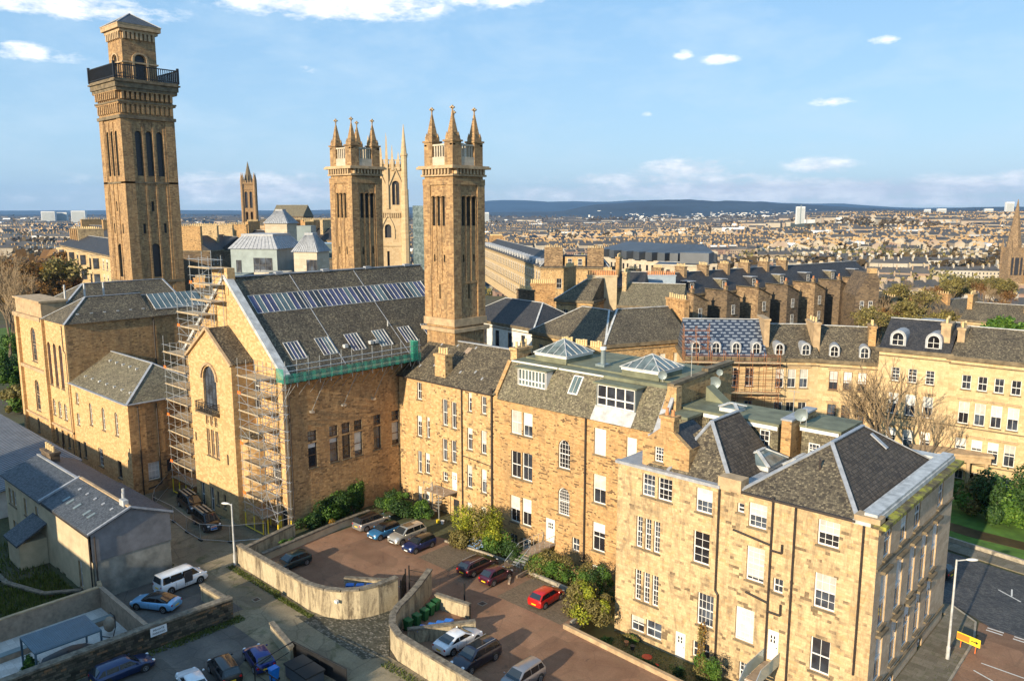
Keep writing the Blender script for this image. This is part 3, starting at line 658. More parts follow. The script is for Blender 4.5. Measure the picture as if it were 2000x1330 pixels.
# spiral stair and its landing
st = thing('spiral_stair', 'grey metal spiral stair up to the white door of the left tenement', 'stair', (-70.8, 62.4, 0))
q = M(); q.cyl((-70.6, 62.3, -1.2), (-70.6, 62.3, 4.2), .09, n=8); q.build('centre_post', 'steel', st)
for k in range(14):
    a = R(200) + k*R(21); z = -1.0 + k*.3; q = M()
    c, s_ = math.cos(a), math.sin(a); c2, s2 = math.cos(a+R(24)), math.sin(a+R(24))
    q.ext([(-70.6, 62.3, z), (-70.6+1.15*c, 62.3+1.15*s_, z), (-70.6+1.15*c2, 62.3+1.15*s2, z)], (0, 0, .05)); q.build('tread', 'steel', st)
q = M(); q.box(-71.6, 61.8, 3.05, -67.9, 63.95, 3.17); q.build('landing', 'timber', st)
q = M(); P_ = [(-71.7+1.15*0, 61.75, 3.2+.9)]
q.path([(-67.9, 61.75, 4.2), (-71.6, 61.75, 4.2), (-71.75, 62.5, 4.0)], .03, 5)
for x in (-67.9, -69.1, -70.3, -71.6): q.cyl((x, 61.75, 3.15), (x, 61.75, 4.2), .025, n=5)
for k in range(22):
    a = R(200)+k*R(13.4); q.cyl((-70.6+1.2*math.cos(a), 62.3+1.2*math.sin(a), -1+k*.19), (-70.6+1.2*math.cos(a), 62.3+1.2*math.sin(a), 0+k*.19), .015, n=4)
q.build('handrail', 'steel', st)
for x in (-71.5, -69.0):
    q = M(); q.cyl((x, 61.9, -1.2), (x, 61.9, 3.05), .06, n=6); q.build('leg', 'steel', st)

# ---------------------------------------------------------------- tenement B (mansard, two glass lanterns)
B = thing('tenement_house', 'rubble stone tenement with steep slated mansard, flat green roof and two glass lanterns', 'tenement', (-50, 64, 0))
m = M()
bw = [(-59.0, 12.3, 1.6, 2.7, .95), (-57.2, 12.3, 1.4, 2.7, .55), (-59.0, 7.2, 1.5, 3.1, .0), (-57.3, 7.2, 1.5, 3.2, 0), (-59.1, 1.9, 1.5, 3.1, .5), (-57.3, 1.9, 1.4, 3.2, .5), (-59.3, -1.8, 1.3, 2.2, 0),
      (-53.7, -1.8, 1.2, 2.0, 0), (-50.1, 1.0, 1.0, 1.5, 0), (-47.4, 12.3, 1.5, 2.8, .95), (-47.4, 7.1, 1.6, 3.1, .5), (-47.4, 1.9, 1.6, 3.1, .35), (-47.4, -1.3, 1.5, 1.6, .2), (-43.4, 12.3, 1.2, 2.6, .8)]
ops = [(x+61.6, z, w, h, dict(blind=b)) for x, z, w, h, b in bw]
ops += [(61.6-52.1, 9.8, 1.6, 3.2, dict(arch=True, cols=4, rows=6)), (61.6-52.1, 4.6, 1.6, 3.1, dict(arch=True, cols=6, rows=9)), (61.6-53.8, 1.0, 1.3, 2.7, dict(blank=True)), (61.6-57.2, -1.8, 1.2, 2.2, dict(blank=True))]
facade(B, m, (-61.6, 64, 0), TX, 22.1, -1.9, 16.0, ops)
m.build('wall', ['rub', 'trim'], B)
pw = M()                                  # party gables each side and the rear
pw.ext([(-39.5, 64.01, -1.9), (-39.5, 78, -1.9), (-39.5, 78, 20.6), (-39.5, 66.0, 20.2), (-39.5, 64.0, 16.6)], (-.5, 0, 0))
pw.ext([(-61.1, 64.01, -1.9), (-61.1, 78, -1.9), (-61.1, 78, 19.6), (-61.1, 66.3, 20.0), (-61.1, 64.0, 16.5)], (-.5, 0, 0))
pw.box(-61.0, 77.6, -1.9, -40.1, 78, 19.6); pw.build('gable_wall', 'rub', B)
cp = M(); cp.bar((-39.75, 65.9, 20.35), (-39.75, 72.5, 20.6), .75, .3); cp.bar((-39.75, 72.5, 20.9), (-39.75, 78.1, 21.0), .75, .3); cp.build('coping', 'trimd', B)
cp = M(); cp.bar((-39.6, 63.2, 15.5), (-39.6, 66.3, 20.15), .95, .18); cp.box(-40.1, 62.7, 15.0, -39.1, 63.5, 16.1); cp.build('lead_skew', 'lead', B)
cp = M(); cp.box(-39.9, 65.6, 17.2, -38.9, 66.6, 20.3); cp.build('pier', 'gold', B)
r = M(); L0, L1 = -61.0, -40.1
r.add([(L0, 63.8, 15.95), (L1, 63.8, 15.95), (L1, 66.5, 20.0), (L0, 66.5, 20.0)]); r.add([(L1, 63.8, 15.9), (L0, 63.8, 15.9), (L0, 77.6, 15.9), (L1, 77.6, 15.9)])
rb = r.build('mansard', 'slatem', B)
r = M(); r.prism([(L0, 66.3), (L1, 66.3), (L1, 77.6), (L0, 77.6)], 19.8, 20.12); r.prism([(L0+.5, 68.2), (L1-.3, 67.6), (L1-.3, 77), (L0+.5, 77)], 20.12, 20.3); r.build('flat_roof', 'felt', B)
r = M(); r.bar((L0, 66.35, 20.0), (-54.2, 66.35, 20.0), .2, .16); r.bar((-54.0, 66.35, 20.0), (-48, 66.35, 20.0), .2, .16); r.build('eaves_board', 'whitep', rb)
def lantern(x0, y0, x1, y1, z, h):
    l = thing('glass_lantern', 'placeholder', 'roof lantern', ((x0+x1)/2, (y0+y1)/2, z))
    b = M(); b.box(x0, y0, z-.1, x1, y1, z+.55); b.build('kerb', 'felt', l)
    b = M(); ring(b, [(x0, y0), (x1, y0), (x1, y1), (x0, y1)], z+.55, z+.85, .05); b.build('frame', 'whitep', l)
    C = V(((x0+x1)/2, (y0+y1)/2, z+.85+h)); q = [V((x0-.15, y0-.15, z+.86)), V((x1+.15, y0-.15, z+.86)), V((x1+.15, y1+.15, z+.86)), V((x0-.15, y1+.15, z+.86))]
    g = M(); [g.add([q[i], q[(i+1) % 4], C]) for i in range(4)]; g.add(q[::-1]); g.build('pane', 'cleargl', l)
    b = M()
    for i in range(4):
        b.bar(q[i], C, .11, .1); b.bar(q[i], q[(i+1) % 4], .12, .1)
        for k in range(1, 5):
            e = q[i].lerp(q[(i+1) % 4], k/5); tq = 1-abs(k/5-.5)*2*.98
            a = q[i].lerp(q[(i+1) % 4], .5); f_ = (1-abs(2*k/5-1))
            top = (q[i] if k/5 < .5 else q[(i+1) % 4]).lerp(C, f_); b.bar(e+V((0, 0, .03)), top+V((0, 0, .03)), .07, .06)
    b.build('glazing_bar', 'leadw', l); return l
lantern(-58.7, 67.8, -54.2, 72.6, 20.25, 1.5)['label'] = 'larger white-framed glass roof lantern nearest the bare slate tenement'
lantern(-46.5, 67.4, -42.0, 71.8, 20.25, 1.3)['label'] = 'smaller white-framed glass roof lantern beside the dark party gable'
fl = thing('roof_vent_pipe', 'short metal flue with white cowl standing between the two glass lanterns', 'flue', (-50.5, 69.6, 20.3))
q = M(); q.box(-51.1, 69.0, 20.3, -49.9, 70.2, 20.55); q.cyl((-50.5, 69.6, 20.5), (-50.5, 69.6, 22.1), .3, .24, 10); q.build('flue', 'zinc', fl); q = M(); q.cyl((-50.5, 69.6, 22.1), (-50.5, 69.6, 22.4), .34, .34, 10); q.build('cowl', 'whitep', fl)
def boxdormer(root, x0, x1, yf, z0, z1, n, col, rows, blind=0, apron=None):
    d = M(); d.box(x0, yf, z0, x0+.14, 67.2, z1); d.box(x1-.14, yf, z0, x1, 67.2, z1); d.box(x0, yf, z0-.2, x1, 67.2, z0)
    o = d.build('dormer', 'zinc' if apron else 'whitep', root)
    t = M(); t.box(x0-.25, yf-.3, z1, x1+.25, 67.3, z1+.16); t.build('dormer_roof', 'felt', o)
    w = (x1-x0-.28)/n; g = M(); fm = M()
    g.add([(x0+.14, yf+.08, z0), (x1-.14, yf+.08, z0), (x1-.14, yf+.08, z1), (x0+.14, yf+.08, z1)])
    for k in range(n+1): xx = x0+.14+w*k; fm.box(xx-.07, yf, z0, xx+.07, yf+.07, z1)
    for z in rows: fm.box(x0+.14, yf-.01, z-.07, x1-.14, yf+.05, z+.07)
    fm.build('window_frame', 'whitep', o); g.build('pane', 'cleargl' if blind else 'glass', o)
    if apron: a = M(); a.ext([(x0-.1, 63.75, apron), (x1+.1, 63.75, apron), (x1+.1, yf-.02, z0), (x0-.1, yf-.02, z0)], (0, .25, 0)); a.build('lead_apron', 'leadw', o)
boxdormer(B, -58.9, -54.7, 65.0, 17.7, 19.7, 8, 'whitep', (17.8, 18.4, 19.6), 1)
boxdormer(B, -47.7, -42.9, 64.7, 17.3, 19.6, 4, 'whitep', (17.4, 18.2, 19.5), 0, 15.95)
sk = M(); sk.bar((-51.1, 65.0, 17.8), (-51.1, 66.2, 19.6), 1.3, .14); so_ = sk.build('rooflight', 'whitep', B)
sk = M(); sk.bar((-51.37, 65.05, 17.95), (-51.37, 66.1, 19.52), .45, .18); sk.bar((-50.83, 65.05, 17.95), (-50.83, 66.1, 19.52), .45, .18); sk.build('pane', 'glassg', so_)
pipe(B, [(-48.4, 63.85, 16), (-48.4, 63.85, -1.6)], .1)
door(B, -53.8, 64, 1.0, 1.3, 2.7, 'whitep', 6); door(B, -57.2, 64, -1.8, 1.2, 2.2, 'whitep', 4)
st = thing('footbridge_stair', 'steel footbridge and stair to the white door of the mansard tenement', 'stair', (-53, 61, 0))
q = M(); q.box(-54.0, 59.8, .82, -52.4, 63.98, .95); q.build('deck', 'timber', st)
for k in range(6):
    q = M(); q.box(-54.0, 59.5-.32*(k+1)+.3, .70-.22*k-.1, -52.4, 59.8-.32*(k+1)+.32, .70-.22*k); q.build('tread', 'steel', st)
for x in (-54.0, -52.4):
    q = M(); q.path([(x, 63.9, 2.0), (x, 59.8, 2.0), (x, 57.6, .7)], .035, 5); q.cyl((x, 63.9, 1.5), (x, 59.8, 1.5), .02, n=4)
    for k in range(6): q.cyl((x, 59.8+.8*k, .9), (x, 59.8+.8*k, 2.0), .025, n=5)
    for k in range(12): q.cyl((x, 57.6+.18*k, -.5+.11*k), (x, 57.6+.18*k, .7+.11*k), .015, n=4)
    q.build('handrail', 'steel', st)
for x in (-53.9, -52.5):
    q = M(); q.cyl((x, 60.4, -1.8), (x, 60.4, .85), .06, n=6); q.build('leg', 'steel', st)
for k in range(3): chimney(B, -60.3+2.2*k, 75.6, 1.9, .7, 19.8, 21.0, 5)

# ---------------------------------------------------------------- tenement C (right hand block)
C = thing('tenement_house', 'large right-hand stone block with brown hipped roofs, lead gutters and long end wall', 'tenement', (-28, 57, 0))
m = M(); X0 = -39.5
G6 = dict(cols=3, rows=4); G6b = dict(cols=3, rows=4, blind=.5)
cw = [(-36.9, 12.4, 1.3, 2.0, G6), (-35.3, 12.4, 1.4, 2.0, G6)]
cw += [(x, z, .65, 2.9, dict(cols=2, rows=6)) for z in (7.45, 2.45) for x in (-37.4, -36.5, -35.6)]
cw += [(-37.7, -.6, 1.4, 1.5, dict(blind=.4)), (-36.1, -.6, 1.6, 1.6, {}), (-33.1, -1.4, 1.0, 2.4, dict(blank=True)), (-31.4, -.7, .7, 1.5, dict(cols=1)), (-30.5, -.6, .7, 1.5, dict(cols=1)),
       (-31.6, 12.3, 1.5, 2.1, dict(cols=3, rows=4, blind=.5)), (-31.7, 7.8, 1.5, 2.8, dict(cols=2, rows=4)), (-31.1, 2.4, 1.5, 2.9, dict(cols=4, rows=4)), (-27.9, 13.2, .6, .8, dict(cols=1)), (-26.9, 12.3, 1.5, 2.0, G6b), (-26.9, 7.8, 1.5, 2.9, dict(cols=3, rows=6, blind=.9)),
       (-24.6, 7.5, .8, 1.2, {}), (-27.6, 2.4, 1.6, 2.9, dict(cols=4, rows=4, blind=.95)), (-24.8, 1.7, .9, 2.6, dict(blank=True)), (-27.1, -1.0, 1.1, 1.6, dict(cols=3, rows=4)), (-21.4, 12.4, 1.6, 2.0, G6b), (-21.4, 7.4, 1.6, 2.8, G6b), (-21.4, 2.2, 1.5, 2.8, {})]
facade(C, m, (X0, 57, 0), TX, 22.4, -1.9, 14.8, [(q[0]-X0, q[1], q[2], q[3], q[4]) for q in cw])
m.build('wall', ['goldc', 'trim'], C)
m = M(); ew = []
for z, h, ys in ((12.0, 2.6, (58.4, 62.1, 65.5, 72.0)), (6.6, 4.1, (58.3, 61.9, 65.1, 68.2, 71.3)), (2.2, 3.6, (58.3, 61.7, 64.9, 67.8, 70.9))):
    for y in ys: ew.append((y-57, z, 1.5, h, dict(cols=2, blind=rnd.choice((.3, .5, .6)), dep=.1)))
ew += [(5.0, -.1, 1.3, 1.3, {}), (12.5, -.1, 1.3, 1.2, {})]
facade(C, m, (-17.1, 57, 0), TY, 19.9, -1.9, 14.8, ew, rev=.14)
m.add([(-17.1, 76.9, -1.9), (X0, 76.9, -1.9), (X0, 76.9, 14.8), (-17.1, 76.9, 14.8)]); m.add([(X0, 76.9, -1.9), (X0, 57, -1.9), (X0, 57, 14.8), (X0, 76.9, 14.8)])
m.build('end_wall', ['endw', 'trim'], C)
q = M()
for z, ys in ((11.0, (58.3, 61.9, 65.1, 68.2, 71.3)), (6.0, (58.3, 61.7, 64.9, 67.8, 70.9))):
    for y in ys: q.box(-17.1, y-.2, z, -16.75, y+1.7, z+.22)
q.box(-17.1, 57, 11.55, -16.98, 76.9, 11.75); q.box(-17.1, 57, 1.3, -16.95, 76.9, 1.5); q.box(-17.1, 57.05, 14.3, -16.95, 76.9, 14.5)
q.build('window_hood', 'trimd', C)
q = M(); q.box(-17.6, 56.75, 14.8, -16.55, 77.4, 15.1); q.build('end_cornice', 'moss', C)
q = M(); q.box(-18.6, 57.0, 15.1, -17.2, 77, 15.45); q.box(-18.2, 57.1, 15.45, -17.3, 76.9, 15.7); q.box(X0, 75.8, 15.1, -18.6, 77, 15.4)
q.box(-18.9, 56.85, 14.8, -16.95, 58.6, 15.1); q.build('lead_gutter', 'leadw', C)
q = M(); q.box(X0-.15, 56.75, 14.8, -29.4, 57.3, 15.06); q.build('parapet_flashing', 'lead', C)
q = M(); q.box(-29.6, 56.85, 14.8, -27.6, 58.2, 15.85); q.build('parapet_block', 'trim', C); q = M(); q.box(-18.8, 56.8, 15.1, -17.0, 57.9, 15.5); q.build('parapet_block', 'trim', C)
q = M(); q.bar((-27.5, 56.9, 14.95), (-18.7, 56.9, 14.95), .22, .18); q.build('gutter', 'pipe', C)
q = M(); q.prism([(X0, 57.2), (-17.3, 57.2), (-17.3, 76.8), (X0, 76.8)], 14.6, 15.0); q.build('flat_roof', 'lead', C)
# right hipped roof
r = M(); f = M()
a_, b_, c_, d_ = V((-27.7, 57.1, 15.02)), V((-18.6, 57.1, 15.02)), V((-18.6, 75.6, 15.02)), V((-27.7, 75.6, 15.02)); P1, P2 = V((-23.1, 63.3, 18.5)), V((-23.1, 70.4, 18.5))
r.add([a_, b_, P1]); r.add([d_, a_, P1, P2], 0); r.add([c_, d_, P2], 0); r.add([d_, c_, b_, a_]); rr = r.build('roof', 'slate', C)
r = M(); r.add([b_, c_, P2, P1]); r.build('tiled_slope', 'slatet', rr)
for u, v_ in ((a_, P1), (b_, P1), (P1, P2), (c_, P2), (d_, P2)): f.bar(u+V((0, 0, .05)), v_+V((0, 0, .05)), .32, .1)
f.build('hip_flashing', 'lead', rr)
q = M(); q.cyl((-22.9, 60.6, 16.9), (-22.9, 60.6, 17.8), .1, n=6); q.build('vent_pipe', 'pipe', rr)
q = M(); q.bar((-20.9, 70.2, 16.95), (-22.3, 70.2, 18.0), .5, .1); q.build('rooflight', 'lead', rr)
# left hipped roof with stone gablet
r = M(); f = M()
a_, b_, P1 = V((-34.6, 57.3, 15.0)), V((-28.6, 57.3, 15.0)), V((-32.6, 61.0, 19.0)); P2 = V((-32.6, 66, 19.0)); c_ = V((-28.6, 66, 15.0)); d_ = V((-36.8, 66, 15.0)); e_ = V((-36.8, 57.3, 15.0))
r.add([a_, b_, P1]); r.add([e_, a_, P1]); r.add([d_, e_, P1, P2]); r.add([c_, d_, P2]); r.add([d_, c_, b_, a_, e_])
r2 = r.build('roof', 'slate', C); r = M(); r.add([b_, c_, P2, P1]); r.build('tiled_slope', 'slatet', r2)
for u, v_ in ((a_, P1), (b_, P1), (P1, P2)): f.bar(u+V((0, 0, .05)), v_+V((0, 0, .05)), .32, .1)
f.build('hip_flashing', 'lead', r2)
r = M(); r.ext([(-37.3, 57.8, 17.2), (-35.0, 57.8, 18.6), (-32.7, 57.8, 17.2)], (0, 4.2, 0)); r.build('gablet_roof', 'slated', C)
m = M(); facade(C, m, (-37.3, 57.55, 0), TX, 4.6, 15.0, 17.2, [(1.2, 15.5, .9, 1.35, dict(cols=3, rows=4))], rev=.16)
m.ext([(-37.3, 57.55, 17.2), (-32.7, 57.55, 17.2), (-34.5, 57.55, 18.55), (-35.6, 57.55, 18.55)], (0, .5, 0)); m.box(-32.75, 57.56, 15.0, -32.7, 60.8, 17.2); m.box(-37.3, 57.56, 15.0, -37.25, 60.8, 17.2)
m.build('gablet', ['rub', 'trim'], C)
chimney(C, -35.0, 58.12, 1.3, .9, 18.2, 19.7, 2, 'rub', 'pot', h=.55)
# attic storeys, slate-hung with felt roofs
m = M(); m.box(-39.3, 67.2, 15.0, -29.3, 72.0, 17.9); m.box(-27.6, 68.3, 15, -24.2, 73.0, 18.0); m.box(-39.3, 64.4, 15.0, -36.9, 67.2, 17.7); ab = m.build('attic_wall', 'slatem', C)
m = M(); m.box(-39.4, 67.0, 17.9, -29.2, 72.3, 18.15); m.box(-27.8, 68.1, 18.0, -24.1, 73.2, 18.2); m.box(-39.4, 64.2, 17.7, -36.8, 67.0, 17.95); m.build('felt_roof', 'felt', ab)
m = M(); m.box(-36.7, 66.96, 17.55, -29.3, 67.0, 17.9); m.box(-27.7, 68.06, 17.7, -24.3, 68.1, 18.0); m.build('fascia', 'whitep', ab)
window(C, V((0, 67.2, 0)), TX, -31.0, 15.4, .95, 2.0, cols=2, rows=4, dep=-.07, name='window'); window(C, V((0, 68.3, 0)), TX, -26.9, 15.5, 1.0, 1.2, cols=3, rows=3, dep=-.07)
m = M(); m.box(-28.95, 67.0, 14.9, -28.05, 72.4, 18.6); o = m.build('party_wall', 'rub', C); m = M(); m.bar((-28.5, 66.9, 18.7), (-28.5, 72.5, 18.8), 1.05, .16); m.build('lead_cap', 'lead', o)
m = M(); m.ext([(-38.6, 70.8, 18.15), (-36.6, 70.8, 18.15), (-38.6, 70.8, 19.6)], (0, 1.4, 0)); m.build('stair_hatch', 'felt', C)
def rooflight_lantern(x0, y0, x1, y1, z, h, lab):
    l = thing('roof_lantern', lab, 'roof lantern', ((x0+x1)/2, (y0+y1)/2, z)); b = M(); b.box(x0, y0, z, x1, y1, z+.4); b.build('kerb', 'leadw', l)
    i = (x1-x0)/2.6; g = M(); fl_ = M(); hip(g, x0, y0, x1, y1, z+.4, h, i, i, 'x' if x1-x0 > y1-y0 else 'y', .05, 0, fl_); g.build('pane', 'cleargl', l); fl_.build('glazing_bar', 'leadw', l)
rooflight_lantern(-31.2, 62.6, -28.0, 66.4, 15.1, .8, 'white hipped roof lantern in the lead valley beside the tiled slope')
rooflight_lantern(-27.4, 64.2, -26.0, 67.4, 15.1, .5, 'small pale roof lantern tucked against the slate-hung attic')
rooflight_lantern(-35.6, 68.0, -33.8, 69.8, 18.15, .3, 'low white-framed rooflight on the green felt roof')
for pts in ([(-29.45, 56.87, 14.8), (-29.45, 56.87, 6.0), (-29.2, 56.87, 5.7), (-29.2, 56.87, -1.2)], [(-24.9, 56.87, 15.2), (-24.9, 56.87, -1.2)], [(-23.1, 56.87, 14.8), (-23.1, 56.87, -1.2)], [(-18.1, 56.87, 14.8), (-18.1, 56.87, 3.2)],
            [(-28.1, 56.85, 11.7), (-24.9, 56.85, 11.3)], [(-24.9, 56.85, 10.9), (-24.0, 56.85, 10.9), (-24.0, 56.85, 11.6)], [(-26.8, 56.85, 6.8), (-24.9, 56.85, 6.5)], [(-24.9, 56.85, 5.8), (-23.85, 56.85, 5.8), (-23.85, 56.85, 6.7)]):
    pipe(C, pts, .09)
door(C, -33.1, 57, -1.4, 1.0, 2.4, 'whitep', 4); door(C, -24.8, 57, 1.7, .9, 2.6, 'whitep', 4)
st = thing('entrance_bridge', 'small entrance bridge with glass balustrades at the white upper door', 'stair', (-24.4, 55.5, 0))
q = M(); q.box(-24.9, 53.6, 1.45, -23.8, 56.95, 1.6)
for k in range(6): q.box(-24.9, 53.3-.28*k, 1.25-.22*k, -23.8, 53.62-.28*k, 1.4-.22*k)
q.build('deck', 'timber', st)
MT['bal'] = plain('balustrade_glass', (.32, .40, .38), .08, var=.1)
for x in (-24.95, -23.75):
    q = M(); q.ext([(x, 53.7, 1.6), (x, 56.9, 1.6), (x, 56.9, 2.6), (x, 53.7, 2.6)], (.03, 0, 0)); q.ext([(x, 51.9, .2), (x, 53.65, 1.6), (x, 53.65, 2.6), (x, 51.9, 1.2)], (.03, 0, 0)); q.build('balustrade', 'bal', st)
    q = M(); q.path([(x, 56.9, 2.65), (x, 53.7, 2.65), (x, 51.9, 1.25)], .035, 5); q.build('handrail', 'steel', st)
def dish(x, y, z, r, rz, lab):
    d = thing('satellite_dish', lab, 'satellite dish', (x, y, z), rz, 'rooftop satellite dishes'); q = M()
    rows = [[(r*k/4*math.cos(a*math.pi/6), .25*(k/4)**2*-r, r*k/4*math.sin(a*math.pi/6)) for a in range(12)] for k in range(0, 5)]
    q.grid(rows, 0, True); q.grid([[(p[0], p[1]+.02, p[2]) for p in rw] for rw in reversed(rows)], 0, True); q.build('reflector', 'zinc', d, True)
    q = M(); q.cyl((0, .02, 0), (0, .25, -.2), .03, n=5); q.cyl((0, .25, -.2), (0, .25, -r-.3), .03, n=5); q.cyl((0, 0, -r*.8), (0, -r*.8, 0), .015, n=4); q.build('bracket', 'steel', d)
dish(-39.2, 73.6, 19.5, .65, R(30), 'largest grey-green satellite dish on the dark party gable')
dish(-39.2, 74.6, 20.4, .35, R(35), 'small blue-grey dish above the largest dish')
dish(-27.6, 67.9, 19.2, .6, R(25), 'round satellite dish beside the lead-capped party wall')
dish(-41.3, 66.9, 21.0, .45, R(30), 'satellite dish beside the smaller glass lantern')
for x, y, z, h, lab in ((-39.6, 69.5, 20.7, 2.6, 'tall thin aerial pole with small yagi above the party gable'), (-28.8, 69, 19.0, 2.0, 'thin aerial on the lead-capped party wall'), (-27.0, 67.6, 18.2, 1.7, 'thin aerial above the slate-hung attic')):
    a = thing('aerial', lab, 'aerial', (x, y, z)); q = M(); q.cyl((x, y, z), (x, y, z+h), .03, n=5); q.build('mast', 'steel', a); q = M(); q.cyl((x-.5, y, z+h-.1), (x+.5, y, z+h-.1), .015, n=4)
    for k in range(5): q.cyl((x-.5+.22*k, y-.2, z+h-.1), (x-.5+.22*k, y+.2, z+h-.1), .01, n=4)
    q.build('yagi', 'steel', a)

# ---------------------------------------------------------------- church hall
H = thing('church_hall', 'big gabled church hall with glazed roof band and row of rooflights', 'hall', (-90, 60, 0))
HX, HXL, HC, HY, HE, HR = -78.8, -102.2, -90.5, 47.3, 18.5, 28.8
m = M()
hw = [(50.3, 7.0, 1.2, 4.5), (53.3, 7.0, 1.2, 4.5), (55.1, 7.0, 1.2, 4.5), (56.9, 7.0, 1.2, 4.5), (59.9, 7.1, 1.1, 4.4), (62.8, 7.1, 1.2, 4.4), (64.6, 7.1, 1.2, 4.4)]
ops = [(y-HY, z, w, 3.0, dict(fr='brownp', cols=1, blind=rnd.choice((0, .2, .8)))) for y, z, w, h in hw] + [(y-HY, z+3.2, w, 1.3, dict(fr='brownp', cols=2, rows=2, sill=False)) for y, z, w, h in hw] + [(56.8-HY, 1.6, 1.1, 1.8, dict(glass='glassg', fr='darkp'))]
facade(H, m, (HX, HY, 0), TY, 30.7, -1.5, HE, ops, rev=.22)
m.build('side_wall', ['hall', 'trimd'], H)
m = M()
fw = [(17.0, 15.6, 1.5, 2.0, {}), (17.0, 13.0, 1.5, 1.9, {}), (20.4, 6.0, 1.9, 2.0, dict(cols=3)), (22.2, .0, .95, 2.9, dict(blank=True)), (15.2, 1.4, 1.0, 1.8, {}), (14.6, 6.6, 1.1, 1.8, {}), (1.2, 9, 1.2, 2.4, {}), (1.0, 4, 1.3, 2.6, {}), (4, 13.5, 1.1, 2.2, {}), (4.0, .2, 1.2, 2.6, {})]
facade(H, m, (HXL, HY, 0), TX, HX-HXL, -1.5, HE, fw, rev=.2)
m.add([(HXL, HY, HE), (HX, HY, HE), (HC, HY, HR)]); m.add([(HX, 78, -1.5), (HXL, 78, -1.5), (HXL, 78, HE), (HX, 78, HE)]); m.add([(HX, 78, HE), (HXL, 78, HE), (HC, 78, HR)]); m.add([(HXL, 78, -1.5), (HXL, HY, -1.5), (HXL, HY, HE), (HXL, 78, HE)])
m.build('gable_wall', ['hallf', 'trim'], H)
door(H, HXL+22.2, HY, 0, .95, 2.9, 'darkp')
k_ = (HR-HE)/(HX+.0-HC)      # pitch
def hroof(x, y, off=0): return V((x, y, HE + (HR-HE)*(HX-x)/(HX-HC) + .1 + off))
r = M()
for sx in (1, -1):
    e = HC + sx*(HX-HC+.7); z = HE-.6+.1
    a = [V((e, HY+.05, z)), V((e, 78.2, z)), V((HC, 78.2, HR+.1)), V((HC, HY+.05, HR+.1))]
    if sx < 0: a = a[::-1]
    r.ext([p for p in a], (0, 0, .16))
hr = r.build('roof', 'slate', H)
f = M(); f.bar((HC, HY, HR+.3), (HC, 78.2, HR+.3), .45, .16)
for y in (54, 61, 68, 75): f.box(HC-.3, y, HR+.2, HC+.3, y+1.0, HR+.55)
f.bar(hroof(HX, 56, .18), hroof(HC, 56, .18), .09, .05); f.bar(hroof(HX, 66, .18), hroof(HC, 66, .18), .09, .05); f.build('ridge_flashing', 'lead', hr)
f = M()
for sx in (1, -1):
    e = HC + sx*(HX-HC+.75); f.bar((e, HY+.2, HE-.1), (HC, HY+.2, HR+.45), 1.0, .4)
f.build('lead_verge', 'leadw', H)
f = M(); f.bar((HX+.75, HY, HE-.35), (HX+.75, 78, HE-.35), .3, .25); f.box(HX, HY+.2, HE-.9, HX+.35, 78, HE-.5); f.build('gutter', 'iron', H)
# glazed band and rooflights
def rpanel(root, xa, xb, y0, y1, n, mats, name='rooflight', fr='leadw'):
    g = M(); b = M(); w = (y1-y0)/n; up = V((.02, 0, .02))
    for k in range(n):
        a0, a1 = hroof(xa, y0+w*k, .2), hroof(xb, y0+w*k, .2); c0, c1 = hroof(xa, y0+w*(k+1), .2), hroof(xb, y0+w*(k+1), .2)
        g.add([a0, c0, c1, a1], rnd.choice(range(len(mats))) if len(mats) > 1 else 0); b.bar(a0+up, a1+up, .06, .06)
    b.bar(hroof(xa, y1, .26), hroof(xb, y1, .26), .09, .12); b.bar(hroof(xa, y0, .22), hroof(xa, y1, .22), .1, .08); b.bar(hroof(xb, y0, .22), hroof(xb, y1, .22), .1, .08)
    o = b.build(name, fr, root); g.build('pane', mats, o)
rpanel(hr, -85.8, -88.0, 48.7, 76.0, 36, ['glassg', 'glassp', 'glassp', 'glass'])
for y in (49.6, 53.9, 58.2, 62.5, 66.7, 70.8): rpanel(hr, -80.1, -82.1, y, y+1.9 if y > 1 else y, 4, ['glassg', 'glassp', 'glass'])
for y in (57.3, 61.2, 62.0): q = M(); p = hroof(-80.6, y, .2); q.box(p.x-.2, p.y-.25, p.z, p.x+.3, p.y+.25, p.z+.4); q.build('roof_cowl', 'leadw', hr)
q = M(); q.cyl(hroof(-82.5, 65.5), hroof(-82.5, 65.5)+V((0, 0, .9)), .08, n=6); q.build('vent_pipe', 'leadw', hr)
# oriel bay with steep gable, big arched window and balcony
m = M()
facade(H, m, (-95.6, 44.5, 0), TX, 10.6, -1.5, 19.5, [(3.5, 13.2, 3.3, 5.4, dict(arch=True, cols=4, rows=4, fr='darkp', dep=.25)), (3.6, 11.2, .7, 1.2, dict(cols=1, rows=1, sill=False, fr='trim')), (4.7, 11.2, .7, 1.2, dict(cols=1, rows=1, sill=False, fr='trim')), (5.8, 11.2, .7, 1.2, dict(cols=1, rows=1, sill=False, fr='trim')),
    (3.6, 7.3, .75, 3.4, dict(cols=1, fr='trim')), (4.7, 7.3, .75, 3.4, dict(cols=1, fr='trim')), (5.8, 7.3, .75, 3.4, dict(cols=1, fr='trim')), (1.1, 0, 1.0, 3.2, dict(cols=2, fr='whitep')), (3.5, 0, 1.0, 3.2, dict(cols=2)), (5.2, 1.2, .6, 1.8, dict(cols=1, fr='darkp')), (6.9, 1.2, .6, 1.8, dict(cols=1, fr='darkp')), (8.4, 7, .4, 1.3, dict(cols=1, fr='darkp', sill=False)), (.5, 8.5, .4, 1.1, dict(cols=1, fr='darkp', sill=False))], rev=.3)
m.add([(-95.6, 44.5, 19.5), (-85.0, 44.5, 19.5), (-90.3, 44.5, 23.0)])
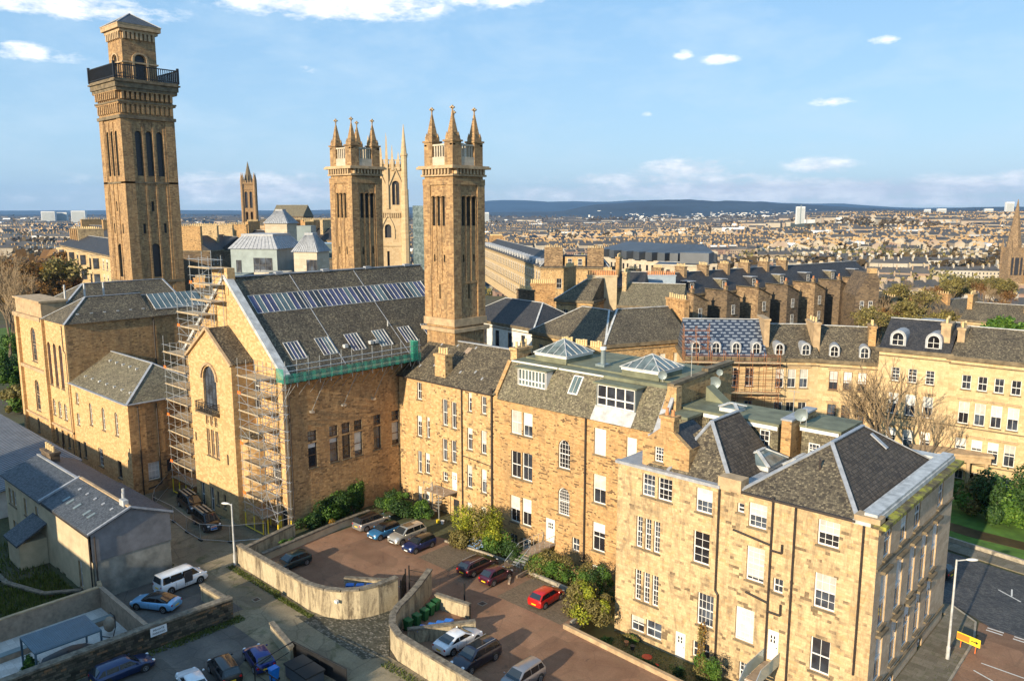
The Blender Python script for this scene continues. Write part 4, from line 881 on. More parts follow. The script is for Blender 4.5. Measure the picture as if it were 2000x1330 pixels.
m.add([(-85.0, 44.5, 11), (-85.0, 47.3, 11), (-85.0, 47.3, 19.5), (-85.0, 44.5, 19.5)]); m.add([(-95.6, 47.3, -1.5), (-95.6, 44.5, -1.5), (-95.6, 44.5, 19.5), (-95.6, 47.3, 19.5)]); m.add([(-85.0, 44.5, -1.5), (-85, 47.3, -1.5), (-85, 47.3, 11), (-85, 44.5, 11)])
m.build('bay_wall', ['hallf', 'trim'], H)
r = M()
for sx in (1, -1):
    a = [V((-90.3+sx*5.6, 44.35, 19.4)), V((-90.3+sx*5.6, 47.4, 19.4)), V((-90.3, 47.4, 23.1)), V((-90.3, 44.35, 23.1))]; r.ext(a if sx > 0 else a[::-1], (0, 0, .14))
r.build('bay_roof', 'slate', H)
q = M(); q.bar((-95.9, 44.35, 19.35), (-90.3, 44.35, 23.25), .35, .3); q.bar((-84.7, 44.35, 19.35), (-90.3, 44.35, 23.25), .35, .3)
for k in range(12):
    a0, a1 = math.pi*k/12, math.pi*(k+1)/12; c = V((-90.45, 44.42, 16.95)); q.bar(c+V((1.95*math.cos(a0), 0, 1.95*math.sin(a0))), c+V((1.95*math.cos(a1), 0, 1.95*math.sin(a1))), .25, .3)
q.build('hood_mould', 'trim', H)
q = M(); q.box(-92.6, 43.5, 12.85, -88.3, 44.5, 13.05); bo = q.build('balcony', 'trimd', H); q = M()
for k in range(22): x = -92.5+4.15*k/21; q.cyl((x, 43.55, 13.05), (x+(.1 if k % 2 else -.1), 43.55, 14.2), .03, n=4)
for x in (-92.5, -88.35):
    for k in range(5): q.cyl((x, 43.55+.2*k, 13.05), (x, 43.55+.2*k, 14.2), .025, n=4)
q.path([(-92.5, 44.5, 14.2), (-92.5, 43.55, 14.2), (-88.35, 43.55, 14.2), (-88.35, 44.5, 14.2)], .045, 5)
for k in range(8): q.ball((-92.2+.52*k, 43.53, 13.6), .16, .04, .16, 8)
q.build('iron_railing', 'iron', bo)
q = M()                                    # half-conical turret roof in the angle of the bay
for k in range(6):
    a0, a1 = -math.pi/2+math.pi/2*k/6, -math.pi/2+math.pi/2*(k+1)/6
    q.add([(-85+1.9*math.cos(a0), 47.2+1.9*math.sin(a0)*1.2, 10.6), (-85+1.9*math.cos(a1), 47.2+1.9*math.sin(a1)*1.2, 10.6), (-85, 47.0, 12.0)])
    q.add([(-85+1.7*math.cos(a0), 47.2+1.7*math.sin(a0)*1.2, -1.5), (-85+1.7*math.cos(a1), 47.2+1.7*math.sin(a1)*1.2, -1.5), (-85+1.7*math.cos(a1), 47.2+1.7*math.sin(a1)*1.2, 10.6), (-85+1.7*math.cos(a0), 47.2+1.7*math.sin(a0)*1.2, 10.6)], 1)
q.build('stair_turret', ['slate', 'hallf'], H)
q = M(); q.box(-93.6, 47.2, 27, -89.8, 48.2, 30.2); q.build('gable_stack', 'hallf', H)
pipe(H, [(HX+.12, 48.0, 18), (HX+.12, 48.0, .2)], .08)
q = M(); q.box(HX-.0, HY-.06, -1.5, HX+.06, HY+.5, 18.2); q.build('quoins', 'trim', H)
# ---------------------------------------------------------------- towers
def slots(root, m, x0, y0, w, face, zl, mat_open='glass'):
    pass
def shaft(root, name, x0, y0, w, z0, z1, openings, mats, rev=.45):
    """four walls of a square tower; openings (u, z, w, h, arch) on each face as dark louvred windows"""
    m = M()
    for O, t in ((V((x0, y0, 0)), TX), (V((x0+w, y0, 0)), TY), (V((x0+w, y0+w, 0)), -TX), (V((x0, y0+w, 0)), -TY)):
        ops = [(u*w, z, u*w+ww*w, z+h, a) for u, z, ww, h, a in openings]
        wallholes(m, O, t, w, z0, z1, ops, 0, rev)
        g = M(); n = V((t.y, -t.x, 0))
        for k, (u, z, ww, h, a) in enumerate(openings):
            p = O + t*(u*w) - n*rev; q = p + t*(ww*w)
            g = M(); g.add([V((p.x, p.y, z)), V((q.x, q.y, z)), V((q.x, q.y, z+h)), V((p.x, p.y, z+h))])
            for j in range(int(h/.9)):
                zz = z+.5+.9*j; g.bar(V((p.x, p.y, zz))+n*.05, V((q.x, q.y, zz))+n*.05, .08, .1)
            if h > 1.2: g.build('louvre', 'darkp', root)
            else: g.build('opening', 'darkp', root)
    return m.build(name, mats, root)
# T1 campanile
T1 = thing('campanile', 'tallest stone campanile with iron balcony and low pyramid roof, left of the photo', 'tower', (-190, 80, 0))
w = 11.6; x1, y0 = -186.0, 75.0; x0 = x1-w
trip = [(u, z, ww, h, a) for u in (.235, .435, .635) for z, ww, h, a in ((41.5, .13, 12.4, True), (14.8, .11, 21.8, True))]
s1 = [(.235, 44.3, .12, 9.8, True), (.44, 44.3, .12, 9.8, True), (.645, 44.3, .12, 9.8, True), (.46, 36.5, .05, 2.2, False), (.27, 31.5, .05, 2.2, False), (.68, 31.5, .05, 2.2, False), (.40, 21.6, .17, 7.6, True)]
shaft(T1, 'shaft', x0, y0, w, -1, 56.6, s1, ['twr', 'trimd'], .5)
m = M()          # corner pilasters, recessed-panel ribs and string courses
for cx, cy in ((x0, y0), (x1, y0), (x1, y0+w), (x0, y0+w)):
    sx = 1 if cx == x0 else -1; sy = 1 if cy == y0 else -1
    m.box(min(cx-.25*sx, cx+2.0*sx), min(cy-.25*sy, cy+2.0*sy), -1, max(cx-.25*sx, cx+2.0*sx), max(cy-.25*sy, cy+2.0*sy), 57.0)
for u in (.195, .39, .59, .80):
    for fx in (0, 1):
        a = u*w
        if fx == 0: m.box(x0+a-.22, y0-.16, 13.6, x0+a+.22, y0+.1, 56)
        else: m.box(x1-.1, y0+a-.22, 13.6, x1+.16, y0+a+.22, 56)
m.build('pilaster', 'twr', T1)
sq = [(x0, y0), (x1, y0), (x1, y0+w), (x0, y0+w)]
m = M()
ring(m, sq, 12.9, 13.7, .45); ring(m, sq, 42.6, 43.0, .25); ring(m, sq, 20.2, 20.8, .3); ring(m, sq, 56.6, 57.4, .55); ring(m, sq, 60.6, 61.0, .75); ring(m, sq, 64.4, 65.2, 1.0); ring(m, sq, 65.2, 66.6, 1.25); ring(m, sq, 66.6, 67.0, 1.6); ring(m, sq, 67, 67.5, 1.3)
m.build('string_course', 'trimd', T1)
m = M(); ring(m, sq, 57.0, 64.6, .15); 
for k in range(11):
    for z, h, ww, o_ in ((58.0, 2.2, .55, .55), (61.6, 2.6, .55, .9)):
        a = .4 + (w-.8)*k/10
        for fx in range(2):
            if fx == 0: m.box(x0+a-ww/2, y0-o_, z, x0+a+ww/2, y0+.1, z+h)
            else: m.box(x1-.1, y0+a-ww/2, z, x1+o_, y0+a+ww/2, z+h)
ring(m, sq, 60.2, 60.6, .6); ring(m, sq, 64.1, 64.5, .95)
m.build('corbel_table', 'twr', T1)
q = M()
bx0, bx1, by0, by1 = x0-1.25, x1+1.25, y0-1.25, y0+w+1.25
for (ax, ay), (bx_, by_) in (((bx0, by0), (bx1, by0)), ((bx1, by0), (bx1, by1)), ((bx1, by1), (bx0, by1)), ((bx0, by1), (bx0, by0))):
    q.bar((ax, ay, 70.1), (bx_, by_, 70.1), .22, .2); q.bar((ax, ay, 67.8), (bx_, by_, 67.8), .15, .15)
    for k in range(30):
        x = ax+(bx_-ax)*k/29; y = ay+(by_-ay)*k/29; q.cyl((x, y, 67.5), (x, y, 70.1), .10, n=4)
    q.cyl((ax, ay, 67.4), (ax, ay, 70.6), .32, n=4)
q.build('balcony_railing', 'iron', T1)
tx0, tx1, ty0, ty1 = x0+2.2, x1-1.9, y0+2.1, y0+w-2.0; tw = tx1-tx0
shaft(T1, 'belvedere', tx0, ty0, tw, 67, 80.6, [(.36, 67.6, .28, 6.0, True)], ['twr', 'trim'], .4)
q = M(); sq2 = [(tx0, ty0), (tx1, ty0), (tx1, ty0+tw), (tx0, ty0+tw)]
ring(q, sq2, 71.2, 71.6, .3); ring(q, sq2, 79.4, 80.2, .5); ring(q, sq2, 80.2, 81.2, 1.0); ring(q, sq2, 81.2, 81.6, 1.05)
for k in range(8):
    a = .5+(tw-1)*k/7; q.box(tx0+a-.25, ty0-.5, 77.6, tx0+a+.25, ty0, 79.4); q.box(tx1, ty0+a-.25, 77.6, tx1+.5, ty0+a+.25, 79.4)
for c, t in ((V((tx0+tw/2, ty0-.1, 0)), TX), (V((tx1+.1, ty0+tw/2, 0)), TY)):
    for k in range(10):
        a0, a1 = math.pi*k/10, math.pi*(k+1)/10; rr_ = tw*.21
        q.bar(c+t*rr_*math.cos(a0)+V((0, 0, 72.4+rr_*math.sin(a0))), c+t*rr_*math.cos(a1)+V((0, 0, 72.4+rr_*math.sin(a1))), .5, .45)
    for s_ in (-1, 1): q.bar(c+t*rr_*s_+V((0, 0, 67.5)), c+t*rr_*s_+V((0, 0, 72.4)), .45, .45)
q.build('cornice', 'trim', T1)
q = M(); c = V((tx0+tw/2, ty0+tw/2, 86.0)); e = 1.1; b = [V((tx0-e, ty0-e, 81.6)), V((tx1+e, ty0-e, 81.6)), V((tx1+e, ty0+tw+e, 81.6)), V((tx0-e, ty0+tw+e, 81.6))]
for k in range(4): q.add([b[k], b[(k+1) % 4], c])
q.add(b[::-1]); ro = q.build('roof', 'slateb', T1); q = M(); [q.bar(p, c, .3, .2) for p in b]; q.build('hip_flashing', 'lead', ro)
# small tribune balcony on the lit side
q = M(); q.box(x0+1.5, y0-1.6, 8.8, x1-4.2, y0-.2, 9.3); q.box(x0+1.5, y0-1.6, 12.3, x1-4.2, y0-.2, 12.7)
for k in range(11): xx = x0+1.8+(w-6.2)*k/10; q.cyl((xx, y0-1.4, 9.3), (xx, y0-1.4, 12.3), .18, n=6)
q.build('tribune', 'trim', T1)
_K = [(-9, -9), (56.6, 57.2), (61, 61), (64.5, 63.2), (67.5, 65.6), (70.6, 69), (81.4, 77.6), (86, 80.9), (99, 90)]
def _rz(z):
    for (a, b), (c_, d_) in zip(_K, _K[1:]):
        if a <= z <= c_: return b+(d_-b)*(z-a)/(c_-a)
    return z
def remap(T, K):
    global _K
    _K = K; seen = set()
    for o in [x for ch_ in T.children for x in [ch_]+list(ch_.children)]:
        if o.data.name in seen: continue
        seen.add(o.data.name)
        for v in o.data.vertices: v.co.z = _rz(v.co.z)
remap(T1, _K)
# T2, T3 twin towers
def twin(name, label, x0, y0, w, dz, skip=None):
    T = thing(name, label, 'tower', (x0+w/2, y0+w/2, 0))
    x1, y1 = x0+w, y0+w
    ops = [(u, z+dz, .105, h, True) for u in (.27, .445, .62) for z, h in ((31.0, 6.5),)] + [(u, 21.4+dz, .105, 8.6, True) for u in (.27, .445, .62)]
    ops = [(u, 30.4+dz, .11, 6.6, True) for u in (.27, .445, .62)] + [(.47, 19.6+dz, .05, 1.5, False), (.30, 24.6+dz, .05, 1.2, False), (.65, 24.6+dz, .05, 1.2, False)]
    shaft(T, 'shaft', x0, y0, w, -1, 41.0+dz, ops, ['twr', 'trimd'], .35)
    q = M()
    for cx, cy in ((x0, y0), (x1, y0), (x1, y1), (x0, y1)):
        sx = 1 if cx == x0 else -1; sy = 1 if cy == y0 else -1
        q.box(min(cx-.16*sx, cx+1.15*sx), min(cy-.16*sy, cy+1.15*sy), 17.5+dz, max(cx-.16*sx, cx+1.15*sx), max(cy-.16*sy, cy+1.15*sy), 38.8+dz)
    sqq = [(x0, y0), (x1, y0), (x1, y1), (x0, y1)]
    ring(q, sqq, 38.6+dz, 39.5+dz, .2); ring(q, sqq, 21.2+dz, 21.5+dz, .1)
    for u in (.24, .405, .58, .75):
        q.box(x0+u*w-.1, y0-.1, 21.5+dz, x0+u*w+.1, y0+.1, 36.4+dz); q.box(x1-.1, y0+u*w-.1, 21.5+dz, x1+.1, y0+u*w+.1, 36.4+dz)
    for u in (.325, .5, .675):
        for O, t in ((V((x0, y0-.06, 0)), TX), (V((x1+.06, y0, 0)), TY)):
            for k in range(6):
                a0, a1 = math.pi*k/6, math.pi*(k+1)/6; r_ = .09*w
                q.bar(O+t*(u*w+r_*math.cos(a0))+V((0, 0, 36.5+dz+r_*math.sin(a0))), O+t*(u*w+r_*math.cos(a1))+V((0, 0, 36.5+dz+r_*math.sin(a1))), .16, .16)
    q.build('pilaster', 'twr', T)
    q = M(); ring(q, sqq, 16.6+dz, 17.6+dz, .3); ring(q, sqq, 15.8+dz, 16.3+dz, .55); ring(q, sqq, 39.9+dz, 40.2+dz, .35)
    for k in range(9):
        a = w*(k+.5)/9
        q.box(x0+a-.14, y0-.55, 40.2+dz, x0+a+.14, y0, 41.0+dz); q.box(x1, y0+a-.14, 40.2+dz, x1+.55, y0+a+.14, 41.0+dz); q.box(x0+a-.14, y1, 40.2+dz, x0+a+.14, y1+.55, 41+dz); q.box(x0-.55, y0+a-.14, 40.2+dz, x0, y0+a+.14, 41+dz)
    ring(q, sqq, 41.0+dz, 41.35+dz, .75); ring(q, sqq, 41.35+dz, 41.55+dz, .6); q.build('cornice', 'trim', T)
    q = M(); ring(q, sqq, 41.5+dz, 43.0+dz, -.05)
    for (ax, ay), (bx_, by_) in (((x0, y0), (x1, y0)), ((x1, y0), (x1, y1)), ((x1, y1), (x0, y1)), ((x0, y1), (x0, y0))):
        a, b = V((ax, ay, 0)), V((bx_, by_, 0)); d = (b-a).normalized(); nn = V((d.y, -d.x, 0))*-.3; a += nn; b += nn
        q.bar(a+V((0, 0, 44.95+dz)), b+V((0, 0, 44.95+dz)), .4, .28)
        for k in range(7):
            p = a.lerp(b, .24+.52*k/6); q.cyl(p+V((0, 0, 43.0+dz)), p+V((0, 0, 44.9+dz)), .14, n=5)
    q.build('balustrade', 'cstone', T)
    for cx, cy in ((x0+.75, y0+.75), (x1-.75, y0+.75), (x1-.75, y1-.75), (x0+.75, y1-.75)):
        q = M(); q.box(cx-.75, cy-.75, 41.4+dz, cx+.75, cy+.75, 45.4+dz); q.box(cx-.9, cy-.9, 45.4+dz, cx+.9, cy+.9, 45.7+dz); q.box(cx-.65, cy-.65, 45.7+dz, cx+.65, cy+.65, 46.3+dz)
        for k in range(4):
            a = math.pi/4+k*math.pi/2; q.cyl((cx+.72*math.cos(a), cy+.72*math.sin(a), 46.2+dz), (cx+.72*math.cos(a), cy+.72*math.sin(a), 47.1+dz), .2, .02, 4)
        q.cyl((cx, cy, 46.2+dz), (cx, cy, 50.4+dz), .74, .12, 4); q.cyl((cx, cy, 50.3+dz), (cx, cy, 51.1+dz), .1, .08, 6)
        for k in range(8):
            for j in range(4): a = j*math.pi/2+math.pi/4*0; rr_ = .62*(1-k/9)+.1; q.ball((cx+rr_*math.cos(a)*.95, cy+rr_*math.sin(a)*.95, 46.6+dz+k*.45), .07, n=4)
        o = q.build('pinnacle', 'twr', T)
        f = M(); f.box(cx-.1, cy-.1, 51.0+dz, cx+.1, cy+.1, 52.0+dz); f.box(cx-.35, cy-.1, 51.35+dz, cx+.35, cy+.1, 51.65+dz); f.box(cx-.1, cy-.35, 51.35+dz, cx+.1, cy+.35, 51.65+dz); f.build('cross_finial', 'trim', o)
    q = M(); q.prism([(x0+.2, y0+.2), (x1-.2, y0+.2), (x1-.2, y1-.2), (x0+.2, y1-.2)], 41.4+dz, 41.7+dz); q.build('roof', 'lead', T)
    return T
T3 = twin('church_tower', 'square pinnacled church tower rising right beside the hall roof, nearest of the twin towers', -79.0, 69.3, 5.3, 0)
remap(T3, [(-9, -9), (15.8, 21.6), (17.6, 23.3), (21.4, 28.0), (30.4, 35.1), (37.0, 38.9), (41, 42.2), (45, 45.2), (46.3, 46.2), (51, 49.4), (53, 50.4)])
T2 = twin('church_tower', 'square pinnacled church tower behind the hall ridge, left of its twin', -108.1, 75.2, 5.5, .9)
remap(T2, [(-9, -9), (16, 21), (31.3, 35.9), (37.9, 39.8), (41.9, 43.4), (45.9, 46.6), (47.2, 47.5), (51.9, 50.6), (54, 51.8)])
# Park church tower (rotated, pale)
PCp = G(-27.9, 181)
PC = thing('gothic_tower', 'pale smooth gothic church tower with many slender pinnacles behind the left twin tower', 'tower', PCp, AZ+R(8))
m = M(); w = 8.4
wallholes(m, V((-w/2, 0, 0)), TX, w, 0, 53, [(3.4, 33.6, 5.0, 37.4, True), (3.85, 22, 4.45, 29, False), (1.2, 40.9, 3.0, 47.2, True), (5.4, 40.9, 7.2, 47.2, True)], 0, .5)
for O, t in ((V((w/2, 0, 0)), TY), (V((w/2, w, 0)), -TX), (V((-w/2, w, 0)), -TY)): wallholes(m, O, t, w, 0, 53, [], 0)
m.build('shaft', ['pale', 'trim'], PC)
g = M(); 
for a, b, c, d in ((-.8, 33.6, .8, 37.4), (-.35, 22, .25, 29), (-3.0, 40.9, -1.2, 47.2), (1.2, 40.9, 3.0, 47.2)):
    g.add([(a, .5, b), (c, .5, b), (c, .5, d), (a, .5, d)]); 
g.build('louvre', 'darkp', PC)
q = M()
for a, b, c, d in ((-3.0, 40.9, -1.2, 46.2), (1.2, 40.9, 3.0, 46.2)): q.bar(((a+c)/2, .3, b), ((a+c)/2, .3, d), .16, .2)
ring(q, [(-w/2, 0), (w/2, 0), (w/2, w), (-w/2, w)], 31.6, 32.0, .3); ring(q, [(-w/2, 0), (w/2, 0), (w/2, w), (-w/2, w)], 39.2, 39.9, .35); ring(q, [(-w/2, 0), (w/2, 0), (w/2, w), (-w/2, w)], 51.6, 52.0, .3)
for k in range(16): q.box(-w/2+.2+w*k/16, -.3, 38.5, -w/2+.45+w*k/16, 0, 39.2)
for s_ in (-1, 1):
    c = 2.1*s_
    q.bar((c-1.9, -.15, 45.5), (c, -.15, 51.4), .3, .3); q.bar((c+1.9, -.15, 45.5), (c, -.15, 51.4), .3, .3); q.cyl((c-.0, -.2, 51.3), (c, -.2, 52.4), .22, .05, 5)
q.path([(-1.6, -.1, 35.8), (-1.25, -.1, 37.4), (0, -.1, 39.0), (1.25, -.1, 37.4), (1.6, -.1, 35.8)], .16, 5)
q.path([(-1.6, -.1, 33.4), (-1.6, -.1, 35.8)], .14, 5); q.path([(1.6, -.1, 33.4), (1.6, -.1, 35.8)], .14, 5)
q.build('moulding', 'pale', PC)
q = M()
for x, r_, zt in ((w/2+.1, 1.0, 60.5), (-w/2-.1, 1.0, 58.0)):
    for yy in (.2, w-.2):
        q.cyl((x, yy, 0), (x, yy, 32), r_*1.25, r_*1.1, 8); q.cyl((x, yy, 32), (x, yy, 45), r_*1.1, r_*.95, 8); q.cyl((x, yy, 45), (x, yy, 55.5), r_*.8, r_*.75, 8); q.cyl((x, yy, 55.2), (x, yy, 55.6), r_*.95, r_*.95, 8); q.cyl((x, yy, 55.5), (x, yy, zt+1.4), r_*.75, .06, 8)
q.build('corner_turret', 'pale', PC, True)
q = M()
for x, zt in ((-2.9, 56.0), (-1.4, 57.4), (0, 60.0), (1.4, 57.4), (2.9, 56.0)):
    for yy in (-.1, w+.1):
        q.box(x-.35, yy-.35, 40 if x == 0 else 51, x+.35, yy+.35, 54); q.cyl((x, yy, 54), (x, yy, zt), .45, .05, 4)
for k in range(14):
    x = -w/2+.6+(w-1.2)*k/13
    for yy in (-.05, w+.05): q.box(x-.14, yy-.1, 52, x+.14, yy+.1, 54.2)
    q.box(w/2-.1, .3+(w-.6)*k/13-.14, 52, w/2+.1, .3+(w-.6)*k/13+.14, 54.2)
q.box(-w/2, -.12, 54.0, w/2, .12, 54.3); q.build('pinnacle', 'pale', PC)

PC.scale = (.90, .88, 1)
remap(PC, [(-9, -9), (22, 22), (29, 28), (31.8, 29.2), (33.6, 31), (37.4, 34), (39.5, 36.9), (40.9, 38.3), (47.2, 43.6), (52, 46.5), (54.3, 48.2), (63, 57)])
# ---------------------------------------------------------------- left church range: annex, tall block, corner pavilion
AN = thing('church_annexe', 'lower stone annexe with hipped slate roof and round-headed windows, left of the scaffolding', 'church building', (-110, 46, 0))
m = M(); G2 = dict(fr='darkp')
an = [(-122.4, 9.6, 1.0, 1.6, {}), (-122.6, 6.4, 1.0, 1.7, {}), (-117.5, 7.3, .9, 3.2, dict(arch=True, cols=1, rows=4)), (-113.0, 7.4, .95, 3.2, dict(arch=True, cols=1, rows=4)), (-108.6, 7.5, .95, 3.2, dict(arch=True, cols=1, rows=4)),
      (-123.3, .6, 1.0, 3.2, dict(fr='darkp')), (-120.9, 1.8, 1.0, 2.4, dict(fr='darkp')), (-115.4, 1.8, 1.6, 2.6, dict(cols=3, rows=4)), (-108.8, 1.6, 1.3, 2.4, dict(cols=2, fr='darkp'))]
facade(AN, m, (-124, 40, 0), TX, 20, -1.5, 12.3, [(q[0]+124, *q[1:]) for q in an])
m.build('wall', ['hallf', 'trim'], AN)
m = M(); facade(AN, m, (-104, 40, 0), TY, 12, -1.5, 12.3, [(2.0, 1.7, 1.5, 2.4, dict(cols=3, rows=4, blind=.9)), (4.5, 2.3, .6, 1.7, dict(cols=1, fr='darkp'))])
m.add([(-104, 52, -1.5), (-124, 52, -1.5), (-124, 52, 12.3), (-104, 52, 12.3)]); m.build('side_wall', ['hall', 'trim'], AN)
r = M(); f = M(); a_, b_, c_, d_ = V((-124, 39.7, 12.35)), V((-103.7, 39.7, 12.35)), V((-103.7, 52.3, 12.35)), V((-124, 52.3, 12.35)); P1, P2 = V((-124, 46, 16.2)), V((-109.9, 46, 16.2))
r.add([a_, b_, P2, P1]); r.add([b_, c_, P2]); r.add([c_, d_, P1, P2]); r.add([d_, c_, b_, a_]); r.add([d_, a_, P1]); rr = r.build('roof', 'slatem', AN)
for u, v_ in ((b_, P2), (c_, P2), (P1, P2), (a_, b_), (b_, c_)): f.bar(u+V((0, 0, .04)), v_+V((0, 0, .04)), .3, .12)
f.build('hip_flashing', 'lead', rr)
for k in range(7): q = M(); q.box(-122+2.6*k, 41.2, 13.2, -121.7+2.6*k, 41.6, 13.5); q.build('roof_vent', 'leadw', rr)
for k in range(5): q = M(); q.box(-121+2.3*k, 44.4, 15.2, -120.7+2.3*k, 44.8, 15.5); q.build('roof_vent', 'leadw', rr)
pipe(AN, [(-103.85, 41.2, 12), (-103.85, 41.2, 0)], .08); pipe(AN, [(-103.85, 43.6, 12), (-103.85, 43.6, 1.0), (-103.85, 41.8, .6)], .08)
TB = thing('church_building', 'tall stone church range with blank brown side wall and two hipped slate roofs', 'church building', (-135, 50, 0))
m = M()
tb = [(-139.9, 13.6, 2.2, 5.4, dict(arch=True, cols=2, rows=5, fr='trim')), (-140.3, 5.6, 2.0, 5.0, dict(arch=True, cols=2, rows=5, fr='trim'))]
tb += [(x, 10.9, 1.25, 6.6, dict(arch=True, cols=3, rows=8, fr='redp')) for x in (-132.6, -130.2, -127.8)] + [(x, 6.2, 1.1, 2.5, dict(arch=True, cols=1, rows=3)) for x in (-132.5, -130.1, -127.7)]
tb += [(x, 1.9, .95, 2.3, dict(cols=1, fr='darkp')) for x in (-140.6, -132.3, -129.8, -127.3)]
facade(TB, m, (-145.6, 40, 0), TX, 21.6, -1.5, 20.8, [(q[0]+145.6, *q[1:]) for q in tb], rev=.35); m.build('front_wall', ['hallf', 'trim'], TB)
m = M(); wallholes(m, V((-124, 40, 0)), TY, 22, -1.5, 20.8, []); wallholes(m, V((-124, 62, 0)), -TX, 21.6, -1.5, 20.8, []); wallholes(m, V((-145.6, 62, 0)), -TY, 22, -1.5, 20.8, []); m.build('side_wall', 'soot_shade' if False else 'hall', TB)
r = M(); f = M()
hip(r, -133, 40, -124, 52.6, 20.85, 3.3, 4.5, 0, 'y', .35, 0, f); hip(r, -133, 52.6, -124, 62, 20.9, 2.9, 0, 0, 'y', .35, 0, f); hip(r, -145, 42, -133.2, 62, 21.3, 4.0, 6, 1, 'y', .2, 0, f)
rr = r.build('roof', 'slate', TB); f.build('hip_flashing', 'lead', rr)
for k in range(8): q = M(); y = 42+1.9*k; q.box(-125.6, y, 21.6, -125.3, y+.4, 22.1); q.build('roof_vent', 'leadw', rr)
for k in range(3): q = M(); q.cyl((-136+k*.3, 50-k*3, 23), (-136+k*.3, 50-k*3, 25.6), .16, n=6); q.build('flue', 'leadw', rr)
g = M(); b = M()
for k in range(9):
    y = 53.4+.9*k; a0, a1 = V((-124.9, y, 21.9)), V((-127.9, y, 23.95)); c0, c1 = V((-124.9, y+.9, 21.9)), V((-127.9, y+.9, 23.95)); g.add([a0, c0, c1, a1]); b.bar(a0, a1, .08, .1)
b.bar((-124.9, 53.4, 21.85), (-124.9, 61.5, 21.85), .2, .2); o = b.build('rooflight', 'leadw', TB); g.build('pane', 'glassg', o)
q = M(); q.box(-146.1, 39.4, 20.4, -133.2, 40.4, 21.0); q.box(-145.7, 39.9, 21.0, -133.6, 43.5, 23.2); q.box(-146.0, 39.6, 23.2, -133.4, 43.7, 23.5); q.box(-146.0, 39.6, 12.2, -133.2, 40, 12.7); q.box(-146, 39.7, 4.6, -124, 40, 4.9); q.build('cornice', 'trim', TB)
for bx_ in ((-133.7, 39.55, -132.9), (-145.9, 39.55, -144.9), (-124.8, 39.8, -124)): q = M(); q.box(bx_[0], bx_[1], -1, bx_[2], 40, 20.8); q.build('pilaster', 'hallf', TB)
pipe(TB, [(-125.2, 39.8, 20.6), (-125.2, 39.8, 17), (-124.4, 39.8, 16.6), (-124.4, 39.8, 0)], .08); pipe(TB, [(-123.85, 52.5, 20.6), (-123.85, 52.5, 12)], .12); pipe(TB, [(-128.6, 39.7, 4.4), (-128.6, 39.7, 0)], .08)

# ---------------------------------------------------------------- scaffolding
UC = {}
def unit(mat):
    if mat not in UC:
        q = M(); q.cyl((0, 0, 0), (0, 0, 1), 1, n=5, cap=False); UC[mat] = q.mesh('tube', [mat], True)
    return UC[mat]
def tube(root, name, a, b, r, mat):
    a, b = V(a), V(b); d = b-a; o = bpy.data.objects.new(name, unit(mat)); COL.objects.link(o); o.parent = root
    o.location = a-WORG[root.name]; o.rotation_mode = 'QUATERNION'; o.rotation_quaternion = d.to_track_quat('Z', 'Y'); o.scale = (r, r, d.length); return o
def scaffold(root, x0, y0, x1, y1, cols, rows, lifts, z0, mat='steel', boards='board', r=.038, rails=True, braces=True, sleeves=False, skipb=()):
    """rectangular bay: cols along the first edge, rows across"""
    xs_ = [x0+(x1-x0)*k/(cols-1) for k in range(cols)]; ys_ = [y0+(y1-y0)*k/(rows-1) for k in range(rows)]
    zt = lifts[-1]+1.3
    for x in xs_:
        for y in ys_: tube(root, 'standard', (x, y, z0), (x, y, zt+rnd.uniform(0, .9)), r, mat)
    led = []
    for z in lifts:
        for dz in ((0, 1.0) if rails else (0,)):
            for y in (y0, y1): led.append(((x0-.3, y, z+dz), (x1+.3, y, z+dz)))
            for x in (x0, x1): led.append(((x, y0-.3, z+dz), (x, y1+.3, z+dz)))
    q = M()
    for i, (a, b) in enumerate(led):
        if i < 96: tube(root, 'ledger', a, b, r*.8, mat)
        else: q.cyl(a, b, r*.8, n=5)
    if q.f: o = q.build('ledgers', mat, root); o['kind'] = 'stuff'
    if braces:
        for k, (a, b) in enumerate(zip(lifts, lifts[1:])):
            s_ = k % 2; tube(root, 'brace', (xs_[0] if s_ else xs_[-1], y0-.05, a), (xs_[-1] if s_ else xs_[0], y0-.05, b), r*.7, mat)
            tube(root, 'brace', (x1+.05, y0 if s_ else y1, a), (x1+.05, y1 if s_ else y0, b), r*.7, mat)
    for k, z in enumerate(lifts):
        if k in skipb: continue
        q = M(); n = 5
        for j in range(n): ya = y0+(y1-y0)*j/n; q.box(x0-.2, ya+.02, z-.06+.01*(j % 2), x1+.2, ya+(y1-y0)/n-.02, z-.01+.01*(j % 2))
        q.box(x0-.2, y0-.04, z-.01, x1+.2, y0, z+.16); q.build('platform', boards, root)
        if k % 3 == 1 and mat == 'steel': q = M(); q.box(x0-.1, y0-.1, z+.02, x0+.5, y0-.05, z+.35); q.build('warning_panel', 'orange', root)
    if sleeves:
        for x in xs_:
            for y in ys_: q = M(); q.cyl((x, y, z0+.2), (x, y, z0+1.9), r*1.8, n=6); q.build('sleeve', 'yellow', root)
        q = M(); q.cyl((x0, y0, z0+.25), (x1, y0, z0+.25), r*1.8, n=6); q.build('sleeve', 'yellow', root)
SR = thing('scaffold', 'galvanised scaffold tower with yellow sleeves in front of the right half of the hall gable', 'scaffold', (-80.5, 45.7, 0))
scaffold(SR, -83.9, 44.7, -80.0, 46.8, 3, 2, [2.2, 4.2, 6.2, 8.2, 10.2, 12.2, 14.2, 16.2, 18.3], .0, sleeves=True)
scaffold(SR, -79.8, 45.2, -77.6, 46.9, 2, 2, [2.3, 5.4, 8.4, 11.4, 14.4, 17.2], .0, braces=True, rails=True, skipb=(0, 1, 2, 3, 4, 5), sleeves=True)
